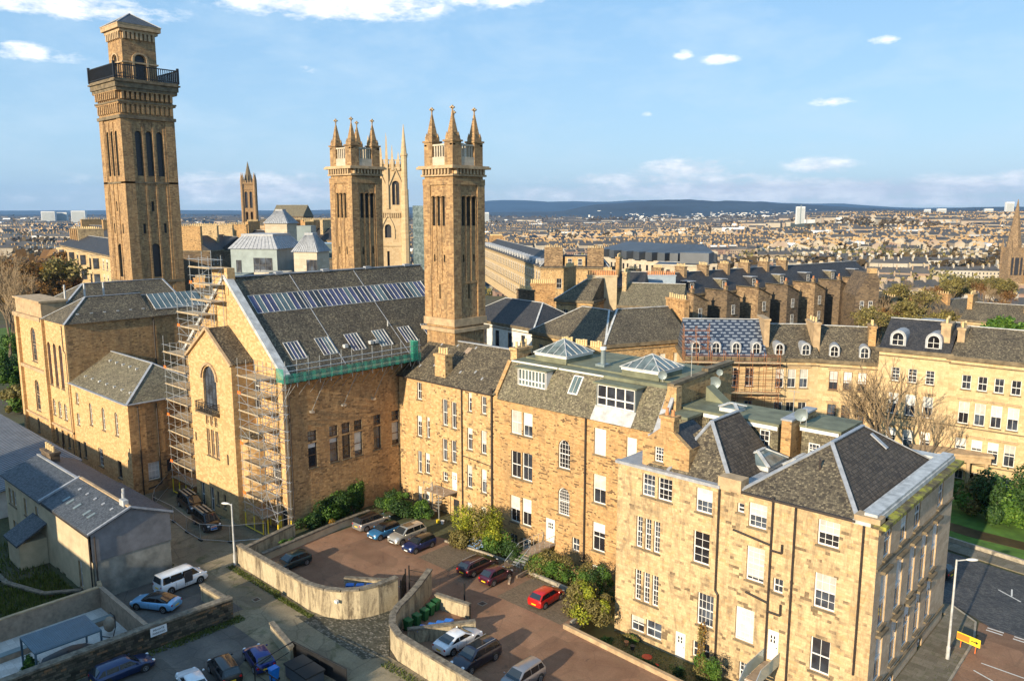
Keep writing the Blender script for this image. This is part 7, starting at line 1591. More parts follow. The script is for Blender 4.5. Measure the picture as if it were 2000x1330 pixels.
# white house with hipped roof, and the long hipped house
a, b = PX(905, 168), PX(1044, 150)
T, L = terrace('town_house', 'grey-white town house with hipped slate roof behind the nearest tower', a, b, 13, 14.6, 4.0, [(5, 10.0, 1.2, 3.2, dict(fr='darkp')), (5, 5.0, 1.2, 3, {})], 'white', 'slated', cat='house', hips=(6, 5), sidewins=[(2, 10, 1.2, 3, {}), (6, 10, 1.2, 3, {})], chims=[(L-2.5, 9, 4.5, 1.2, 20.8, 7, 'soot_shade')])
kx = PX(1187, 124.5); a = PX(1040, 139.5); b = PX(1356, 131)
T, L = terrace('town_house', 'stone town house with long hipped slate roof, shaded left front', a, kx, 13, 15.8, 4.4, [(6, 11.2, 1.2, 2.8, {}), (6, 6, 1.2, 3, {})], 'gold', 'slate', cat='house', hips=(6, 6))
T, L = terrace('town_house', 'sunlit stone town house with five windows under a long slate roof', kx, b, 13, 15.8, 4.6, [(5, 11.0, 1.3, 2.9, dict(blind=.6)), (5, 5.6, 1.3, 3, dict(blind=.3))], 'gold', 'slate', cat='house', hips=(6, 0), chims=[(L-.6, 6.5, 1.0, 5.5, 22.0, 8, 'gold')])
# mid-distance houses between these and the hill
mids = [(1088, 176, 1160, 172, 12, 17.4, 4.6, 'slate', 'gold', 'steep-roofed stone house with shadow across its slates behind the white town house', (5.5, 0)), (1212, 172, 1340, 168, 12, 16.5, 4.4, 'slatem', 'gold', 'brown stone house with pale slate roof and plain gable behind the long town house', (0, 0)),
        (1200, 195, 1262, 193, 11, 18.5, 3.2, 'slated', 'gold', 'small dark-roofed house beside the grey-blue gable', (0, 0))]
for x0_, f0, x1_, f1, dp, ze, rise, rm, wm, lab, hp in mids:
    T, L = terrace('town_house', lab, PX(x0_, f0), PX(x1_, f1), dp, ze, rise, [(max(2, int((x1_-x0_)/22)), ze-4.5, 1.2, 2.6, {})], wm, rm, cat='house', hips=hp, chims=[(.6, dp*.5, .9, 5.0, ze+7.2, 8, 'gold')])
MT['bgable'] = plain('blue_grey_render', (.30, .36, .42), .8, var=.12)
for x0_, x1_, f, z1, n, cm, pm, lab in ((1257, 1324, 205, 20.4, 16, 'bgable', 'pot', 'wide blue-grey rendered chimney gable with a long row of pots'), (1150, 1208, 178, 22.5, 13, 'rend', 'pot', 'cream chimney wall with a row of red pots'), (1037, 1086, 190, 19.6, 12, 'hall', 'poty', 'cream chimney wall with buff pots behind the white town house')):
    p0, p1 = PX(x0_, f), PX(x1_, f); rz, L = frame_between(p0, p1); cc = thing('chimney_gable', lab, 'chimney', (p0.x, p0.y, 0), rz); m = M(); m.box(0, 0, -2, L, 1.2, z1); m.box(-.15, -.15, z1, L+.15, 1.35, z1+.3); m.build('stack', cm, cc)
    for k in range(n): inst('chimney_pot', pot_mesh(pm, .95, .2), cc, (L*(k+.5)/n, .6, z1+.3))
# big street terrace beyond, seen end-on
N0 = PX(1057, 286); far = N0 + Vector((G(math.sin(R(-9)), math.cos(R(-9))) - G(0, 0)))*170; rgt = PX(1190, 283)
T, L = terrace('street_terrace', 'long sunlit street terrace with white dormers running away from the viewer', far, N0, 14, 17.0, 4.2, [(34, z, 1.9, 3.2, dict(cols=1, dep=.02, blind=.2)) for z in (12.2, 7.2, 2.2)], 'cresc', 'slated', dorm=24, rv=.03, chims=[(L*k/7-.8, 7, 1.4, 7, 23.2, 12, 'hall') for k in range(1, 8)])
T, L = terrace('street_terrace', 'end block of the street terrace with two big chimney stacks and a dark mansard', N0, rgt, 13, 16.9, 4.0, [(2, 9.5, 1.8, 3.6, {})], 'gold', 'slated', cornice='trimd', hips=(3, 3), chims=[(4.5, .9, 6.6, 1.5, 24.2, 10, 'brownst'), (19.4, .9, 5.8, 1.5, 24.0, 9, 'brownst')], sidewins=[(3, 10, 1.3, 3, {})])
m = M(); m.box(8.6, .2, 17.1, 15.8, 2.6, 20.8); o = m.build('attic', 'gold', T); window(T, V((0, .2, 0)), TX, 9.6, 17.8, 1.5, 2.4, dep=-.07); window(T, V((0, .2, 0)), TX, 13.2, 17.8, 1.5, 2.4, dep=-.07)
# left street terrace beside the campanile
a, b = PX(112, 325), PX(222, 236)
T, L = terrace('street_terrace', 'cream bay-fronted terrace between the autumn wood and the campanile', a, b, 14, 23.2, 4.0, [(18, z, 2.0, 3.4, dict(cols=1, blind=.25, dep=.02)) for z in (18.6, 13.6, 8.6, 3.6)], 'cresc', 'slated', rv=.03, chims=[(L*k/5+2, 8, 1.5, 9, 30, 12, 'gold') for k in range(0, 5)])
for k in range(4):
    q = M(); x = 6+k*24; q.prism([(x, .1), (x+1.8, -2.6), (x+6.2, -2.6), (x+8, .1)], 2, 22.8); bq = q.build('bay', 'cresc', T)
    for z in (18.6, 13.6, 8.6, 3.6):
        q = M(); q.box(x+2.4, -2.66, z, x+5.6, -2.58, z+3.4); q.ext([(x+.5, -.72, z), (x+1.5, -2.22, z), (x+1.5, -2.22, z+3.4), (x+.5, -.72, z+3.4)], (-.05, -.03, 0)); q.ext([(x+7.5, -.72, z), (x+6.5, -2.22, z), (x+6.5, -2.22, z+3.4), (x+7.5, -.72, z+3.4)], (.05, -.03, 0)); q.build('window', 'glass', bq)
T, L = terrace('street_terrace', 'roofs and chimney stacks behind the cream bay-fronted terrace', PX(135, 380), PX(250, 330), 14, 25.5, 4.5, [(8, 20, 1.6, 3, {})], 'gold', 'slated', chims=[(L*k/4+4, 8, 1.5, 9, 33, 12, 'gold') for k in range(0, 4)])
# rear terrace with projecting wings, its shade painted in as darker sooty stone
a = PX(1222, 196); dr = (G(math.sin(R(54)), math.cos(R(54))) - G(0, 0)); b = a + dr*112
T, L = terrace('rear_terrace', 'sooty and shade-darkened rear terrace with dormers, tall chimneys and eight gabled wings', a, b, 12, 15.0, 5.2, [(22, 10.8, 1.3, 2.7, {}), (22, 6, 1.3, 2.7, {})], 'soot_shade', 'slated', chims=[(L*k/8, 6, 1.1, 3.4, 22.2, 6, 'brownst') for k in range(0, 9)])
for k in range(8):
    x = 4+13*k; q = M(); q.box(x, -7.5, -2, x+5.4, 0, 13.4); q.ext([(x, -7.5, 13.4), (x+5.4, -7.5, 13.4), (x+5.4, -7.5, 14.0), (x, -7.5, 16.2)], (0, 7.5, 0)); w = q.build('rear_wing', 'brownst' if k % 2 else 'soot_shade', T)
    r = M(); r.ext([(x-.2, -7.8, 16.4), (x+5.7, -7.8, 14.1), (x+5.7, 0, 14.1), (x-.2, 0, 16.4)], (0, 0, .2)); r.build('wing_roof', 'slate', w)
    for z in (10, 5.5): window(T, V((0, -7.5, 0)), TX, x+2, z, 1.3, 2.5, dep=-.06)
    chimney(T, x+.5, -6.5, .8, .8, 13, 17.6, 2, 'brownst', 'pot')
    q = M(); q.box(x+7.4, .6, 15.5, x+9.6, 4, 18.4); d = q.build('dormer', 'slated' if k % 2 else 'slatem', T); q = M(); q.box(x+7.3, .3, 18.4, x+9.7, 4.4, 18.6); q.build('dormer_roof', 'lead', d); window(T, V((0, .6, 0)), TX, x+7.8, 16, 1.4, 2.0, dep=-.06, sill=False)
GB = thing('gable_house', 'dark tall gabled tenement end beside the amber trees', 'tenement', PX(1682, 228), AZ+R(-4)); m = M(); m.ext([(0, 0, -6), (6.5, 0, -6), (6.5, 0, 17.6), (5.4, 0, 19.4), (3.4, 0, 19.4), (0, 0, 13)], (0, 12, 0)); m.build('wall', 'soot_shade', GB)
m = M(); m.box(3.4, -.1, 19.4, 5.6, 2, 20.8); m.build('chimney', 'gold', GB)
for z in (9, 3): window(GB, V((0, 0, 0)), TX, 1.4, z, 1.1, 2.4, dep=-.06); window(GB, V((0, 0, 0)), TX, 3.8, z, 1.1, 2.4, dep=-.06)
# curved modern block
CB = thing('modern_apartments', 'modern curved block with dark zinc roof, cream walls and black balconies', 'apartment block', PX(1195, 345)); CB.location = (0, 0, 0); WORG[CB.name] = V((0, 0, 0))
pts = [PX(1165+24*k, 340-9*k+.5*k*k) for k in range(11)]
m = M(); r = M(); bz = M()
for i, (p, q_) in enumerate(zip(pts, pts[1:])):
    d = (q_-p).normalized(); n = V((d.y, -d.x, 0)); bk = -n*16
    m.add([p+V((0, 0, -12)), q_+V((0, 0, -12)), q_+V((0, 0, 18)), p+V((0, 0, 18))]); m.add([p+bk+V((0, 0, 18)), p+V((0, 0, 18)), q_+V((0, 0, 18)), q_+bk+V((0, 0, 18))][::-1])
    r.add([p+n*.0-n*3+V((0, 0, 18)), q_-n*3+V((0, 0, 18)), q_-n*3+V((0, 0, 21)), p-n*3+V((0, 0, 21))]); r.add([p+V((0, 0, 21))-n*2, q_+V((0, 0, 21))-n*2, q_+bk+V((0, 0, 24)), p+bk+V((0, 0, 24))])
    c = p.lerp(q_, .5); rz_ = math.atan2(d.y, d.x); q = M(); q.T = Matrix.Translation(c) @ Matrix.Rotation(rz_, 4, 'Z'); q.box(-1.6, -1.2, 18, 1.6, 3, 21.2); q.build('rooftop_box', 'zincd', CB)
    q = M(); q.T = Matrix.Translation(c) @ Matrix.Rotation(rz_, 4, 'Z')
    for z in (2, 6, 10, 14): q.box(-2.1, -.06, z, -1.0, .1, z+2.2); q.box(.6, -.06, z, 1.6, .1, z+2.2)
    q.build('window', 'glass', CB)
    if i % 2: q = M(); q.T = Matrix.Translation(c) @ Matrix.Rotation(rz_, 4, 'Z'); [q.box(-.9, -1.1, z-.6, 2.0, 0, z+.6) for z in (2, 6, 10, 14)]; q.build('balcony', 'iron', CB)
m.add([pts[-1]+V((0, 0, -12)), pts[-1]-n*-0+bk+V((0, 0, -12)), pts[-1]+bk+V((0, 0, 22)), pts[-1]+V((0, 0, 22))]); m.build('wall', 'cstone', CB); r.build('roof', 'zincd', CB)
a, b = PX(1283, 262), PX(1372, 256); T, L = terrace('modern_block', 'cream flat-topped modern block with two tall windows below the curved roof', a, b, 10, 19.5, .5, [(2, 15.2, 1.2, 2.9, dict(fr='darkp')), ], 'cstone', 'zincd', cat='building', cornice='cstone')
m = M(); m.box(L*.5, 3, 19.8, L+2, 12, 23.5); m.build('plant_room', 'zincd', T)
# modern glass and stone building group behind the hall ridge
def pavil(label, x0_, x1_, f, ze, zr, inset, wm='zinc', rm='zinc', dp=None, glz=0, base=-2, group=None, rot=0):
    p0, p1 = PX(x0_, f), PX(x1_, f); rz, L = frame_between(p0, p1); dp = dp or L*.9; T = thing('modern_building', label, 'building', (p0.x, p0.y, 0), rz+rot); m = M(); m.box(0, 0, base, L, dp, ze); m.build('wall', wm, T)
    if zr > ze:
        q = M(); c = [V((-.4, -.4, ze+.02)), V((L+.4, -.4, ze+.02)), V((L+.4, dp+.4, ze+.02)), V((-.4, dp+.4, ze+.02))]; tp = [V((inset, inset, zr)), V((L-inset, inset, zr)), V((L-inset, dp-inset, zr)), V((inset, dp-inset, zr))]
        for k in range(4):
            j = (k+1) % 4; q.add([c[k], c[j], tp[j], tp[k]])
            for t in range(1, 12): q.bar(c[k].lerp(c[j], t/12)+V((0, 0, .04)), tp[k].lerp(tp[j], t/12)+V((0, 0, .04)), .08, .12)
        q.add(tp); q.box(inset, inset, zr, L-inset, dp-inset, zr+.5); q.build('roof', rm, T)
    for (u, z, w, h) in (glz or ()): q = M(); q.box(u*L, -.08, z, u*L+w, .05, z+h); o = q.build('window', 'glass', T); q = M(); [q.box(u*L+w*k/3-.05, -.14, z, u*L+w*k/3+.05, -.08, z+h) for k in range(4)]; q.box(u*L, -.14, z+h/2-.06, u*L+w, -.08, z+h/2+.06); q.build('frame', 'darkp', o)
    return T
pavil('wide modern building with zinc mansard behind the left end of the hall ridge', 446, 545, 165, 29.3, 31.8, 1.6, 'zinc', 'lead', 11, [(.5, 24.5, 4.0, 3.0), (.12, 22, 1.0, 5)], rot=R(-12))
pavil('modern stone-clad tower block with blue-grey zinc cap', 516, 562, 205, 33.8, 36.9, 2.0, 'cstone', 'lead', 6, [(.55, 22, 1.6, 9)], rot=R(-10))
pavil('modern stone pavilion with zinc cap and tall dark glazing left of the twin tower', 570, 620, 158, 29.0, 32.2, 1.6, 'cstone', 'lead', 5.2, [(.56, 17, 2.2, 10.5)], rot=R(-14))
pavil('pale stone-clad box in front of the modern zinc building', 490, 522, 150, 25.6, 25.6, 0, 'cstone', dp=5, rot=R(-12)); pavil('tan stone-clad box right of the pale box', 523, 556, 152, 25.4, 25.4, 0, 'cstone', dp=5, rot=R(6))
pavil('green glass link building behind the twin tower', 560, 650, 185, 29.5, 29.5, 0, 'glassg', dp=9); pavil('zinc plant room on the modern building', 578, 606, 190, 33.5, 33.5, 0, 'zinc', dp=5); pavil('dark glazed link of the modern building', 545, 640, 170, 27.0, 27.0, 0, 'glass', dp=3)
pavil('modern flat-roofed wing with dark windows at the foot of the zinc mansard', 425, 470, 158, 24.5, 24.5, 0, 'zinc', dp=6)
pavil('slab tower of blue glass between the gothic tower and the nearest tower', 806, 828, 560, 40.5, 40.5, 0, 'glassb' if 'glassb' in MT else 'glassg', dp=12, base=-30)
# tenements left of centre; the first two carry their shade in dark stone
for k, (x0_, f0, x1_, f1, ze, lab) in enumerate(((352, 330, 425, 300, 22, 'row of tenements painted dark for shade right of the campanile'), (405, 290, 470, 318, 22.5, 'tenement flank painted dark for shade behind the modern zinc building'), (470, 340, 530, 335, 23.5, 'brown tenement beside the university tower'), (560, 360, 650, 352, 24, 'brown stone tenement with many chimneys left of the twin tower'))):
    T, L = terrace('tenement_row', lab, PX(x0_, f0), PX(x1_, f1), 14, ze, 5, [(8, ze-5-4.6*j, 1.3, 2.6, {}) for j in range(3)], 'soot_shade' if k < 2 else 'gold', 'slated', cat='tenement', chims=[(L*j/3+.5, 7, 1.4, 8, ze+9, 10, 'gold') for j in range(4)])
for k, (x0_, f, x1_, ze) in enumerate(((356, 215, 440, 14.5), (360, 190, 420, 11.5))):
    T, L = terrace('low_building', ['low roof with a long row of chimney pots left of the modern building', 'low cream building with lead roofs between campanile and hall'][k], PX(x0_, f), PX(x1_, f-6), 12, ze, 2.5, [(5, ze-4, 1.2, 2.4, {})], 'gold', 'slate', cat='building', chims=[(L*j/2+1, 4, 4, 1.2, ze+4.4, 7, 'gold') for j in range(2)])
# university tower and hall on the skyline
U = thing('university_tower', 'distant gothic university tower with openwork spire on the skyline', 'tower', PX(487, 900), AZ+R(12))
m = M(); w = 13.5
wallholes(m, V((-w/2, 0, 0)), TX, w, -20, 66, [(w*.2, 40, w*.42, 58, True), (w*.58, 40, w*.8, 58, True), (w*.22, 25, w*.4, 36, True), (w*.6, 25, w*.78, 36, True)], 0, 1)
for O, t in ((V((w/2, 0, 0)), TY), (V((w/2, w, 0)), -TX), (V((-w/2, w, 0)), -TY)): wallholes(m, O, t, w, -20, 66, [(w*.2, 40, w*.42, 58, True), (w*.58, 40, w*.8, 58, True)], 0, 1)
m.build('shaft', 'twr', U); q = M(); sqq = [(-w/2, 0), (w/2, 0), (w/2, w), (-w/2, w)]; ring(q, sqq, 60, 61, .6); ring(q, sqq, 66, 68, .9); ring(q, sqq, 22, 23, .5)
for x, y in sqq: q.cyl((x, y, -20), (x, y, 70), 1.6, 1.5, 8); q.cyl((x, y, 70), (x, y, 79), 1.6, .1, 8)
for k in range(5): q.box(-w/2+1.5+k*2.5, -.9, 68, -w/2+2.5+k*2.5, -.4, 70)
q.build('turret', 'twr', U); q = M(); q.cyl((0, w/2, 66), (0, w/2, 76), 4.6, 3.6, 8); q.cyl((0, w/2, 76), (0, w/2, 91), 3.2, .15, 8)
for k in range(8): a_ = k*math.pi/4; q.cyl((4.4*math.cos(a_), w/2+4.4*math.sin(a_), 66), (4.2*math.cos(a_), w/2+4.2*math.sin(a_), 78), .5, .08, 4)
q.build('spire', 'trimd', U); g = M(); g.box(-w/2+1.2, 1.1, 38, w/2-1.2, w-1.1, 60); g.build('belfry', 'darkp', U)
T, L = terrace('great_hall', 'long steep-roofed university hall on the skyline right of its tower', PX(530, 880), PX(592, 870), 22, 31, 12, [(6, 22, 3, 7, {})], 'trimd' if False else 'soot_shade', 'slatem', cat='hall'); T, L = terrace('university_range', 'low range of university buildings at the foot of the tower', PX(500, 860), PX(640, 840), 18, 22, 6, [(12, 14, 2, 4, {})], 'city', 'slate', cat='building')
# ---------------------------------------------------------------- the city beyond
CW = {}
m_, t_, b_ = newmat('far_wall'); p_ = posn(t_); oi = t_.nodes.new('ShaderNodeObjectInfo')
k_ = MATH(t_, 'ADD', MATH(t_, 'MULTIPLY', oi.outputs['Random'], .6), MATH(t_, 'MULTIPLY', NOISE(t_, p_, .02, 3), .5)); setc(t_, b_, RAMP(t_, k_, [(.1, (.22, .17, .13)), (.3, (.36, .29, .21)), (.45, (.27, .17, .13)), (.6, (.42, .36, .27)), (.8, (.50, .47, .42)), (.95, (.62, .61, .58))])); b_.inputs['Roughness'].default_value = .9; MT['fwall'] = m_
m_, t_, b_ = newmat('far_roof'); p_ = posn(t_); setc(t_, b_, RAMP(t_, NOISE(t_, p_, .03, 4, .6), [(.3, (.045, .045, .05)), (.55, (.08, .075, .07)), (.75, (.13, .115, .09))])); b_.inputs['Roughness'].default_value = .8; MT['froof'] = m_
def house_mesh(seed):
    rr_ = random.Random(seed); m = M(); L = rr_.uniform(34, 92); Dp = rr_.uniform(11, 14); ze = rr_.uniform(10, 14.5); rs = rr_.uniform(3, 5)
    m.box(-L/2, -Dp/2, -8, L/2, Dp/2, ze, 0)
    r = M(); hip(r, -L/2, -Dp/2, L/2, Dp/2, ze+.05, rs, rr_.choice((0, 0, 4)), 0, 'x', .4)
    for f in r.f: m.add([r.v[i] for i in f], 1)
    n = int(L/3.2)
    for fl_ in range(int(ze/3.6)):
        z = 1.2+3.6*fl_
        for k in range(n):
            x = -L/2+L*(k+.5)/n
            for s in (-1, 1): m.box(x-.55, s*Dp/2-.06, z, x+.55, s*Dp/2+.06, z+1.9, 2)
    for z in (ze-.5,): m.box(-L/2-.3, -Dp/2-.35, z, L/2+.3, Dp/2+.35, z+.5, 0)
    nc = max(2, int(L/13))
    for k in range(nc+1):
        x = -L/2+.6+(L-1.2)*k/nc; m.box(x-.6, -2.6, ze, x+.6, 2.6, ze+rs+2.2, 0)
        for j in range(5): m.box(x-.2, -2.2+j*1.0, ze+rs+2.2, x+.2, -1.8+j*1.0, ze+rs+3.1, 3)
    if rr_.random() < .5:
        for k in range(n//2): x = -L/2+L*(k+.5)/(n//2); m.box(x-.9, -Dp/2+.8, ze, x+.9, 0, ze+2.3, 1); m.box(x-.6, -Dp/2+.72, ze+.7, x+.6, -Dp/2+.8, ze+2.0, 2)
    if rr_.random() < .4:
        for k in range(max(2, n//4)): x = -L/2+L*(k+.5)/max(2, n//4); m.prism([(x-2, -Dp/2), (x-1.1, -Dp/2-1.3), (x+1.1, -Dp/2-1.3), (x+2, -Dp/2)], -8, ze, 0)
    return m.mesh('tenement', ['fwall', 'froof', 'glass', 'poty'])
HM = [house_mesh(s) for s in range(14)]
cr = random.Random(99); placed = []
def clear(p, f):
    r_ = (p.x*math.cos(AZ)+p.y*math.sin(AZ)); return True
cnt = 0; cand = []
for zone in range(3000):
    f = 430+1500*cr.random()**1.5; s = cr.uniform(-.60, .68)
    if s < -.28 and f < 900: continue                  # the wooded park on the left
    if s < .02 and f < 520: continue
    if s < .30 and f < 470: continue
    p = G(s*f, f); blk = (int(p.x//170), int(p.y//170)); brr = random.Random(blk[0]*31+blk[1]*17); ang = AZ + brr.choice((0, R(12), R(-14), R(22), R(-24), R(78)))
    # snap to rows in the block frame
    c, s_ = math.cos(ang), math.sin(ang); u, v = p.x*c+p.y*s_, -p.x*s_+p.y*c; v = round(v/36)*36; p = V((u*c-v*s_, u*s_+v*c, 0))
    ok = True
    for q_, a2 in placed:
        d = (p-q_).length
        if d < 34 or (d < 84 and abs((p-q_).dot(V((-math.sin(a2), math.cos(a2), 0)))) < 13): ok = False; break
    if not ok: continue
    placed.append((p, ang)); cnt += 1
    o = bpy.data.objects.new('city_tenement', cr.choice(HM)); COL.objects.link(o); o.location = (p.x, p.y, gh(p.x, p.y)+cr.uniform(-1, 1.5)); o.rotation_euler = (0, 0, ang)
    tag(o, 'small distant stone tenement row in the city beyond the hill', 'tenement', 'tenement rows of the distant city')
    if cnt >= 290: break
print('city rows', cnt)
# beyond them the city reads as one mass
m = M(); cr = random.Random(5)
for i in range(11000):
    f = 1250+5200*cr.random()**1.6; s = cr.uniform(-.66, .70); p = G(s*f, f); z = gh(p.x, p.y); 
    if noise.noise((p.x*.0016, p.y*.0016, 7)) < -.16: continue
    if .08 < s < .36 and f > 4200 and cr.random() < .85: continue
    ang = AZ+random.Random(int(p.x//300)*7+int(p.y//300)*13).choice((0, .2, -.25, .4, -.4, 1.3)); m.T = Matrix.Translation((p.x, p.y, z)) @ Matrix.Rotation(ang, 4, 'Z')
    k = 1+f/6000; L = cr.uniform(14, 62)*k; Dp = 6*k; h = cr.choice((5, 7, 9, 11, 12, 13, 17))*(1+f/14000); mt_ = 0 if cr.random() < .80 else 4
    m.box(-L/2, -Dp, -3, L/2, Dp, h, mt_); a, b, c, d = V((-L/2, -Dp-.5, h)), V((L/2, -Dp-.5, h)), V((L/2, Dp+.5, h)), V((-L/2, Dp+.5, h)); e, g_ = V((-L/2, 0, h+4*k)), V((L/2, 0, h+4*k))
    if mt_ == 0: m.add([a, b, g_, e], 1); m.add([c, d, e, g_], 1); m.add([b, c, g_], 0); m.add([d, a, e], 0)
    if f < 3500:
        for j in range(3): x = L*(j-1)*.45; m.box(x-.7, -2, h+1, x+.7, 2, h+4*k+2, 3)
m.T = None
MT['cwhite'] = plain('pale_city_blocks', (.66, .66, .65), .8, var=.3, sc=.002); tag(m.build('far_city', ['fwall', 'froof', 'glass', 'gold', 'cwhite']), kind='stuff')
# white high-rise blocks
for k, (x, f, wd_, y0_, y1_, lab) in enumerate(((93, 3600, 56, 413, 433, 'left of the three white slab blocks on the far left skyline'), (119, 3650, 46, 415, 433, 'middle one of the three white slab blocks on the far left skyline'), (152, 3500, 56, 412, 434, 'right of the three white slab blocks on the far left skyline'), (951, 4200, 22, 415, 428, 'small white block at the foot of the hills beside the nearest tower'),
        (1564, 2900, 30, 404, 434, 'tallest white twin-slab tower below the dark hill'), (1763, 2700, 24, 420, 437, 'white and red slab block, left of three, on the right skyline'), (1801, 2700, 28, 420, 440, 'white and red slab block, middle of three, on the right skyline'), (1845, 2700, 30, 418, 436, 'white and red slab block, right of three, on the right skyline'), (1972, 3300, 30, 395, 421, 'tall white tower block beside the right-hand church spire'),
        (1625, 3100, 70, 431, 438, 'long low white block right of the twin-slab tower'), (1655, 2900, 36, 429, 437, 'low white hall beyond the bare woods'), (1722, 2900, 56, 430, 436, 'low white building below the right skyline'), (1812, 3700, 26, 409, 414, 'white block on the far ridge'), (1840, 3500, 34, 408, 413, 'pale slab on the far ridge'), (1932, 3700, 34, 408, 416, 'small white block on the far ridge near the tall tower'))):
    zt, zb = 37-(y0_-412)/1576*f, 37-(y1_-412)/1576*f-25
    p = PX(x, f); t = thing('tower_block', lab, 'tower block', (p.x, p.y, zb), AZ+R(12 if x < 1000 else -8), 'white tower blocks'); z1 = zt-zb
    m = M(); m.box(-wd_/2, 0, 0, wd_/2, wd_*.5, z1); m.build('wall', 'cwhite', t); m = M()
    for j in range(max(1, int(z1/3.2)-2)): m.box(-wd_*.46, -.6, 4+j*3.2, wd_*.46, 0, 4+j*3.2+1.5)
    m.build('window_band', 'zinc', t)
    if k in (5, 6, 7): m = M(); m.box(wd_*.25, -.8, 0, wd_/2+.1, 0, z1); m.build('red_panel', 'redp', t)
    if k == 4: m = M(); m.box(-1.5, -.9, 0, 1.5, .2, z1+6); m.build('stair_core', 'zinc', t)
sp = thing('church_spire', 'tall tan stone church spire at the right edge', 'church', PX(1996, 640), AZ); m = M(); m.box(-6, 0, -32, 6, 12, 4); m.box(-5.3, .6, 4, 5.3, 11.4, 8); m.cyl((0, 6, 8), (0, 6, 46), 5.6, .25, 8)
for x, y in ((-5.5, .5), (5.5, .5), (5.5, 11.5), (-5.5, 11.5)): m.cyl((x, y, -10), (x, y, 6), 1.2, 1.2, 6); m.cyl((x, y, 6), (x, y, 15), 1.2, .1, 6)
m.build('spire', 'brownst', sp); m = M(); m.box(-1.6, -.2, -14, 1.6, 0, 0); m.box(-4.4, -.2, -14, -2.8, 0, 0); m.box(2.8, -.2, -14, 4.4, 0, 0); m.build('louvre', 'darkp', sp); m = M(); hip(m, 6, -2, 42, 14, -14, 9, 0, 0, 'x'); m.build('nave_roof', 'slated', sp); m = M(); m.box(6, -1.8, -40, 42, 13.8, -14.1); m.build('nave_wall', 'twr', sp)
# hills
MT['hill'] = plain('moor_and_forest', (.02, .035, .05), .95, var=.5, sc=.0012)
def hills(name, f, prof, depth, mat='hill'):
    m = M(); rows = []; n = 120
    for j in range(12):
        k = j/11; ff = f+depth*(k-.15); row = []
        for i in range(n+1):
            s = -.8+1.75*i/n; h = prof(s)*math.sin(min(1, k*1.25)*math.pi/2)**1.4; row.append(G(s*ff, ff, -30+max(0, h+h*.20*noise.noise((s*9, k*4, 1)) + h*.10*noise.noise((s*34, k*9, 5)))*(1 if j < 11 else .9)))
        rows.append(row)
    m.grid(rows); tag(m.build(name, mat, smooth=True), kind='structure')
def interp(pts):
    def f(s):
        for (a, b), (c, d) in zip(pts, pts[1:]):
            if a <= s <= c: k = (s-a)/(c-a); k = k*k*(3-2*k); return b+(d-b)*k
        return pts[0][1] if s < pts[0][0] else pts[-1][1]
    return f
hills('far_hills', 15000, interp([(-.8, 60), (-.45, 75), (-.3, 70), (-.15, 110), (-.06, 260), (.02, 275), (.10, 250), (.16, 275), (.22, 265), (.30, 250), (.40, 200), (.5, 130), (.6, 120), (.7, 150), (.9, 140)]), 3500)
hills('near_hills', 6900, interp([(-.8, 20), (-.1, 40), (.05, 60), (.12, 140), (.2, 168), (.28, 160), (.34, 138), (.42, 96), (.5, 84), (.6, 96), (.7, 92), (.9, 96)]), 2300)
m = M(); cr = random.Random(12)
for i in range(420):
    s = cr.gauss(.25, .06); f = cr.uniform(6000, 7500); p = G(s*f, f); z = -30+max(0, (f-6600)*.085); m.T = Matrix.Translation((p.x, p.y, z)) @ Matrix.Rotation(cr.uniform(0, 3), 4, 'Z'); k = cr.uniform(5, 16); m.box(-k, -7, -20, k, 7, cr.uniform(5, 13))
m.T = None; tag(m.build('hillside_town', ['white']), kind='stuff')
# woods
def wood(name, n, fn, size, mat, seed):
    rr_ = random.Random(seed); m = M(); 
    for i in range(n):
        p, sz = fn(rr_)
        if p is None: continue
        z0_ = gh(p.x, p.y)
        for k in range(10):
            a = V((rr_.gauss(0, 1), rr_.gauss(0, 1), rr_.gauss(0, .8)))*sz*.32+V((p.x, p.y, z0_+sz*.7)); d = V((rr_.gauss(0, 1), rr_.gauss(0, 1), rr_.gauss(0, 1)+.6)).normalized(); u = d.orthogonal().normalized()*sz*size*rr_.uniform(.5, 1.2); v = d.cross(u)*rr_.uniform(.5, .9); m.add([a-u, a-v, a+u, a+v])
    tag(m.build(name, mat), kind='stuff')
def w_far(r):
    f = 900+7000*r.random()**1.5; s = r.uniform(-.62, .68); p = G(s*f, f); return (p if noise.noise((p.x*.0022, p.y*.0022, 11)) > .0 else None), 12+f/500
wood('far_woods', 8500, w_far, .33, 'woodl', 1)
def w_near(r):
    f = r.uniform(450, 1300); s = r.uniform(-.05, .68); p = G(s*f, f); return (p if noise.noise((p.x*.006, p.y*.006, 21)) > .03 else None), r.uniform(8, 13)
wood('city_trees', 6000, w_near, .2, 'leafo', 2)
def w_left(r):
    f = r.uniform(330, 1000); s = r.uniform(-.68, -.30 if f > 520 else -.48); return G(s*f, f), r.uniform(11, 17)
wood('park_wood', 3600, w_left, .17, 'leafb', 3)
def w_left2(r):
    f = r.uniform(300, 560); s = r.uniform(-.68, -.50); return G(s*f, f), r.uniform(9, 14)
wood('park_wood_amber', 260, w_left2, .2, 'leafa', 4)
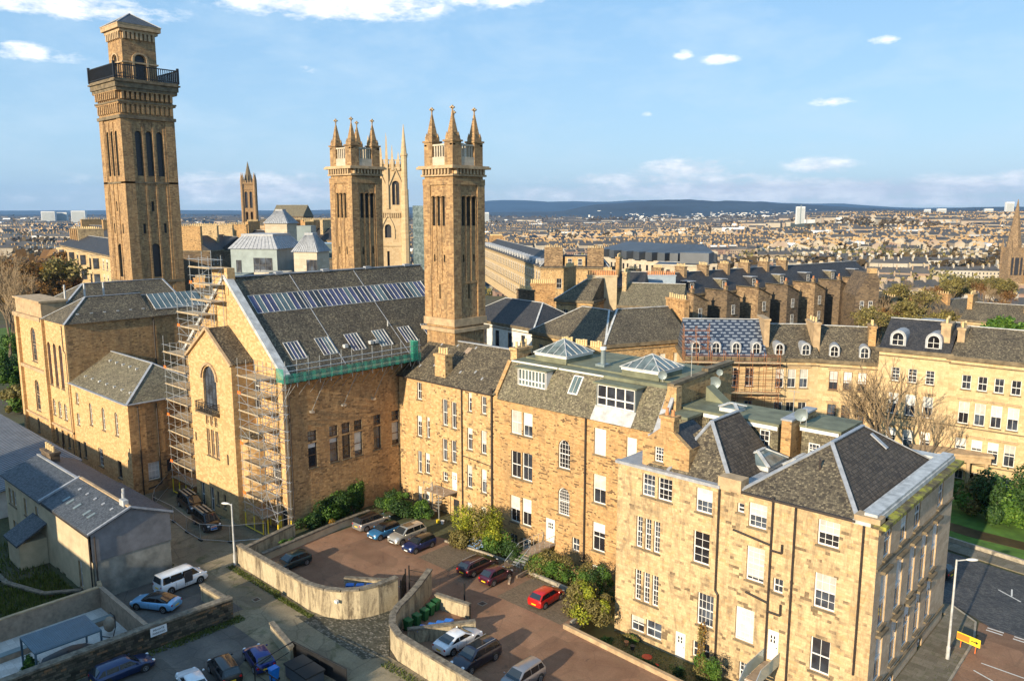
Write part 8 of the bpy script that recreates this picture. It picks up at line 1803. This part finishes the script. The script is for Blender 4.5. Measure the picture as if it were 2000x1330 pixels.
# nearer trees that can be told apart
kk = ['wood2', 'bare2', 'wood2', 'russet', 'amber', 'wood2']
for k in range(26):
    f = 215+7*k; x = rnd.uniform(-60, 108-k*.3); p = PX(x, f); tree(kk[k % 6], p.x, p.y, gh(p.x, p.y)-1, rnd.uniform(1.2, 1.7), 'brown autumn tree in the park left of the church', 'autumn trees in the park on the left')
for x, f, sc, kd, lab in ((14, 196, 2.0, 'bare1', 'largest bare tree with ivy-covered trunk at the left edge'), (-8, 186, 1.8, 'bare2', 'second bare tree close to the left edge'), (80, 225, 1.7, 'bare3', 'bare tree just left of the church corner')):
    p = PX(x, f); tree(kd, p.x, p.y, 0, sc, lab)
for k in range(34):
    x = 1700+rnd.uniform(0, 290); f = rnd.uniform(190, 340); p = PX(x, f); tree(['bare3', 'bare2', 'russet', 'bare3', 'wood3'][k % 5], p.x, p.y, gh(p.x, p.y)-3, rnd.uniform(.9, 1.25), 'bare brown tree in the wood behind the curved terrace', 'bare trees behind the curved terrace')
for x, f, sc, kd, lab in ((1640, 178, 1.05, 'amber', 'bright amber tree at the back of the curved terrace'), (1625, 176, .95, 'russet', 'russet bare tree left of the amber tree'), (1590, 172, 1.0, 'russet', 'thin russet tree between the rear wings'), (1660, 182, .8, 'amber', 'smaller amber tree beside the dark gabled tenement'), (1995, 165, 1.3, 'green', 'bright green tree at the right edge behind the terrace'), (818, 235, 1.1, 'green', 'dark green tree between the gothic tower and the nearest tower')):
    p = PX(x, f); tree(kd, p.x, p.y, -1, sc, lab)
for k, (x, f, rx, rz_, mt_) in enumerate(((20, 168, 4, 6, 'leafy'), (-12, 166, 4, 7, 'leafg'), (48, 158, 3.5, 4, 'leafg'), (30, 150, 4, 4, 'leafd'), (0, 145, 4, 4.5, 'leafo'), (55, 146, 2.4, 4.0, 'leafy'), (10, 190, 5, 6, 'leafg'))):
    p = PX(x, f); bush(p.x, p.y, 0, rx, rx, rz_, mt_, 7000, .5, ['yellow-green shrub on the slope left of the church', 'green shrub at the left edge', 'green shrub against the church corner', 'dark shrub above the corrugated shed', 'olive shrub low on the left slope', 'bright shrub beside the church downpipe', 'green tree-like shrub behind the lawn at the left edge'][k], 80+k, 'shrub', 'shrub', lumps=12)
m = M(); c = PX(5, 215); m.prism([(c.x-45, c.y-14), (c.x+32, c.y-20), (c.x+35, c.y+6), (c.x-45, c.y+16)], -.02, .05); tag(m.build('park_lawn', 'lawn'), kind='structure')
# round pink stone tower house behind the crescent
rt = thing('round_tower_house', 'round pinkish stone house top behind the curved terrace', 'house', PX(1842, 150), 0); m = M(); m.cyl((0, 0, -3), (0, 0, 15.6), 2.7, 2.7, 20); m.cyl((0, 0, 15.6), (0, 0, 16.0), 2.9, 2.9, 20); m.build('wall', 'trim', rt); m = M(); m.cyl((0, 0, 16.0), (0, 0, 16.6), 2.6, 2.2, 20); m.build('roof', 'lead', rt)
# right: cream terrace behind the wood
for k, (x0_, f0, x1_, f1, ze) in enumerate(((1740, 250, 1960, 270, 3), (1895, 205, 2100, 190, 9), (1590, 330, 1800, 345, -2))):
    T, L = terrace('terraced_house', ['cream terrace half hidden by bare trees behind the curved terrace', 'cream three-storey terrace at the right edge behind the trees', 'stone terrace roofs beyond the amber tree'][k], PX(x0_, f0), PX(x1_, f1), 13, ze, 4, [(12, ze-4-4*j, 1.2, 2.4, dict(cols=1, blind=.3)) for j in range(2)], 'cresc', 'slate', base=-22, chims=[(L*j/4+1, 6, 1.2, 5, ze+6.5, 5, 'gold') for j in range(5)])
# buildings behind the viewer, whose shadows lie on the lane
for k, (x, y, lx, ly, h) in enumerate(((-64, -22, 40, 12, 16.9), (-101, -14, 33, 12, 19.3))):
    o = thing('rear_building', ['long stone block behind the viewpoint, left part', 'long stone block behind the viewpoint, farther left'][k], 'building', (x, y, 0)); m = M(); m.box(x-lx/2, y-ly/2, -2, x+lx/2, y+ly/2, h); m.build('wall', 'gold', o); r = M(); hip(r, x-lx/2, y-ly/2, x+lx/2, y+ly/2, h+.02, 1.5, 4, 4, 'x'); r.build('roof', 'slate', o)
hz = M(); c0 = G(-1500, -1200); A0 = [G(-16500, -400), G(17500, -400), G(17500, 19800), G(-16500, 19800)]
hz.prism([(p.x, p.y) for p in A0], -62, 620)
hm = bpy.data.materials.new('haze_air'); hm.use_nodes = True; t_ = hm.node_tree; t_.nodes.clear(); o_ = t_.nodes.new('ShaderNodeOutputMaterial'); v_ = t_.nodes.new('ShaderNodeVolumePrincipled')
v_.inputs['Color'].default_value = (.32, .60, 1, 1); v_.inputs['Density'].default_value = HAZE; v_.inputs['Anisotropy'].default_value = .2; LK(t_, v_.outputs[0], o_.inputs['Volume'])
MT['haze'] = hm; tag(hz.build('haze', 'haze'), kind='stuff')
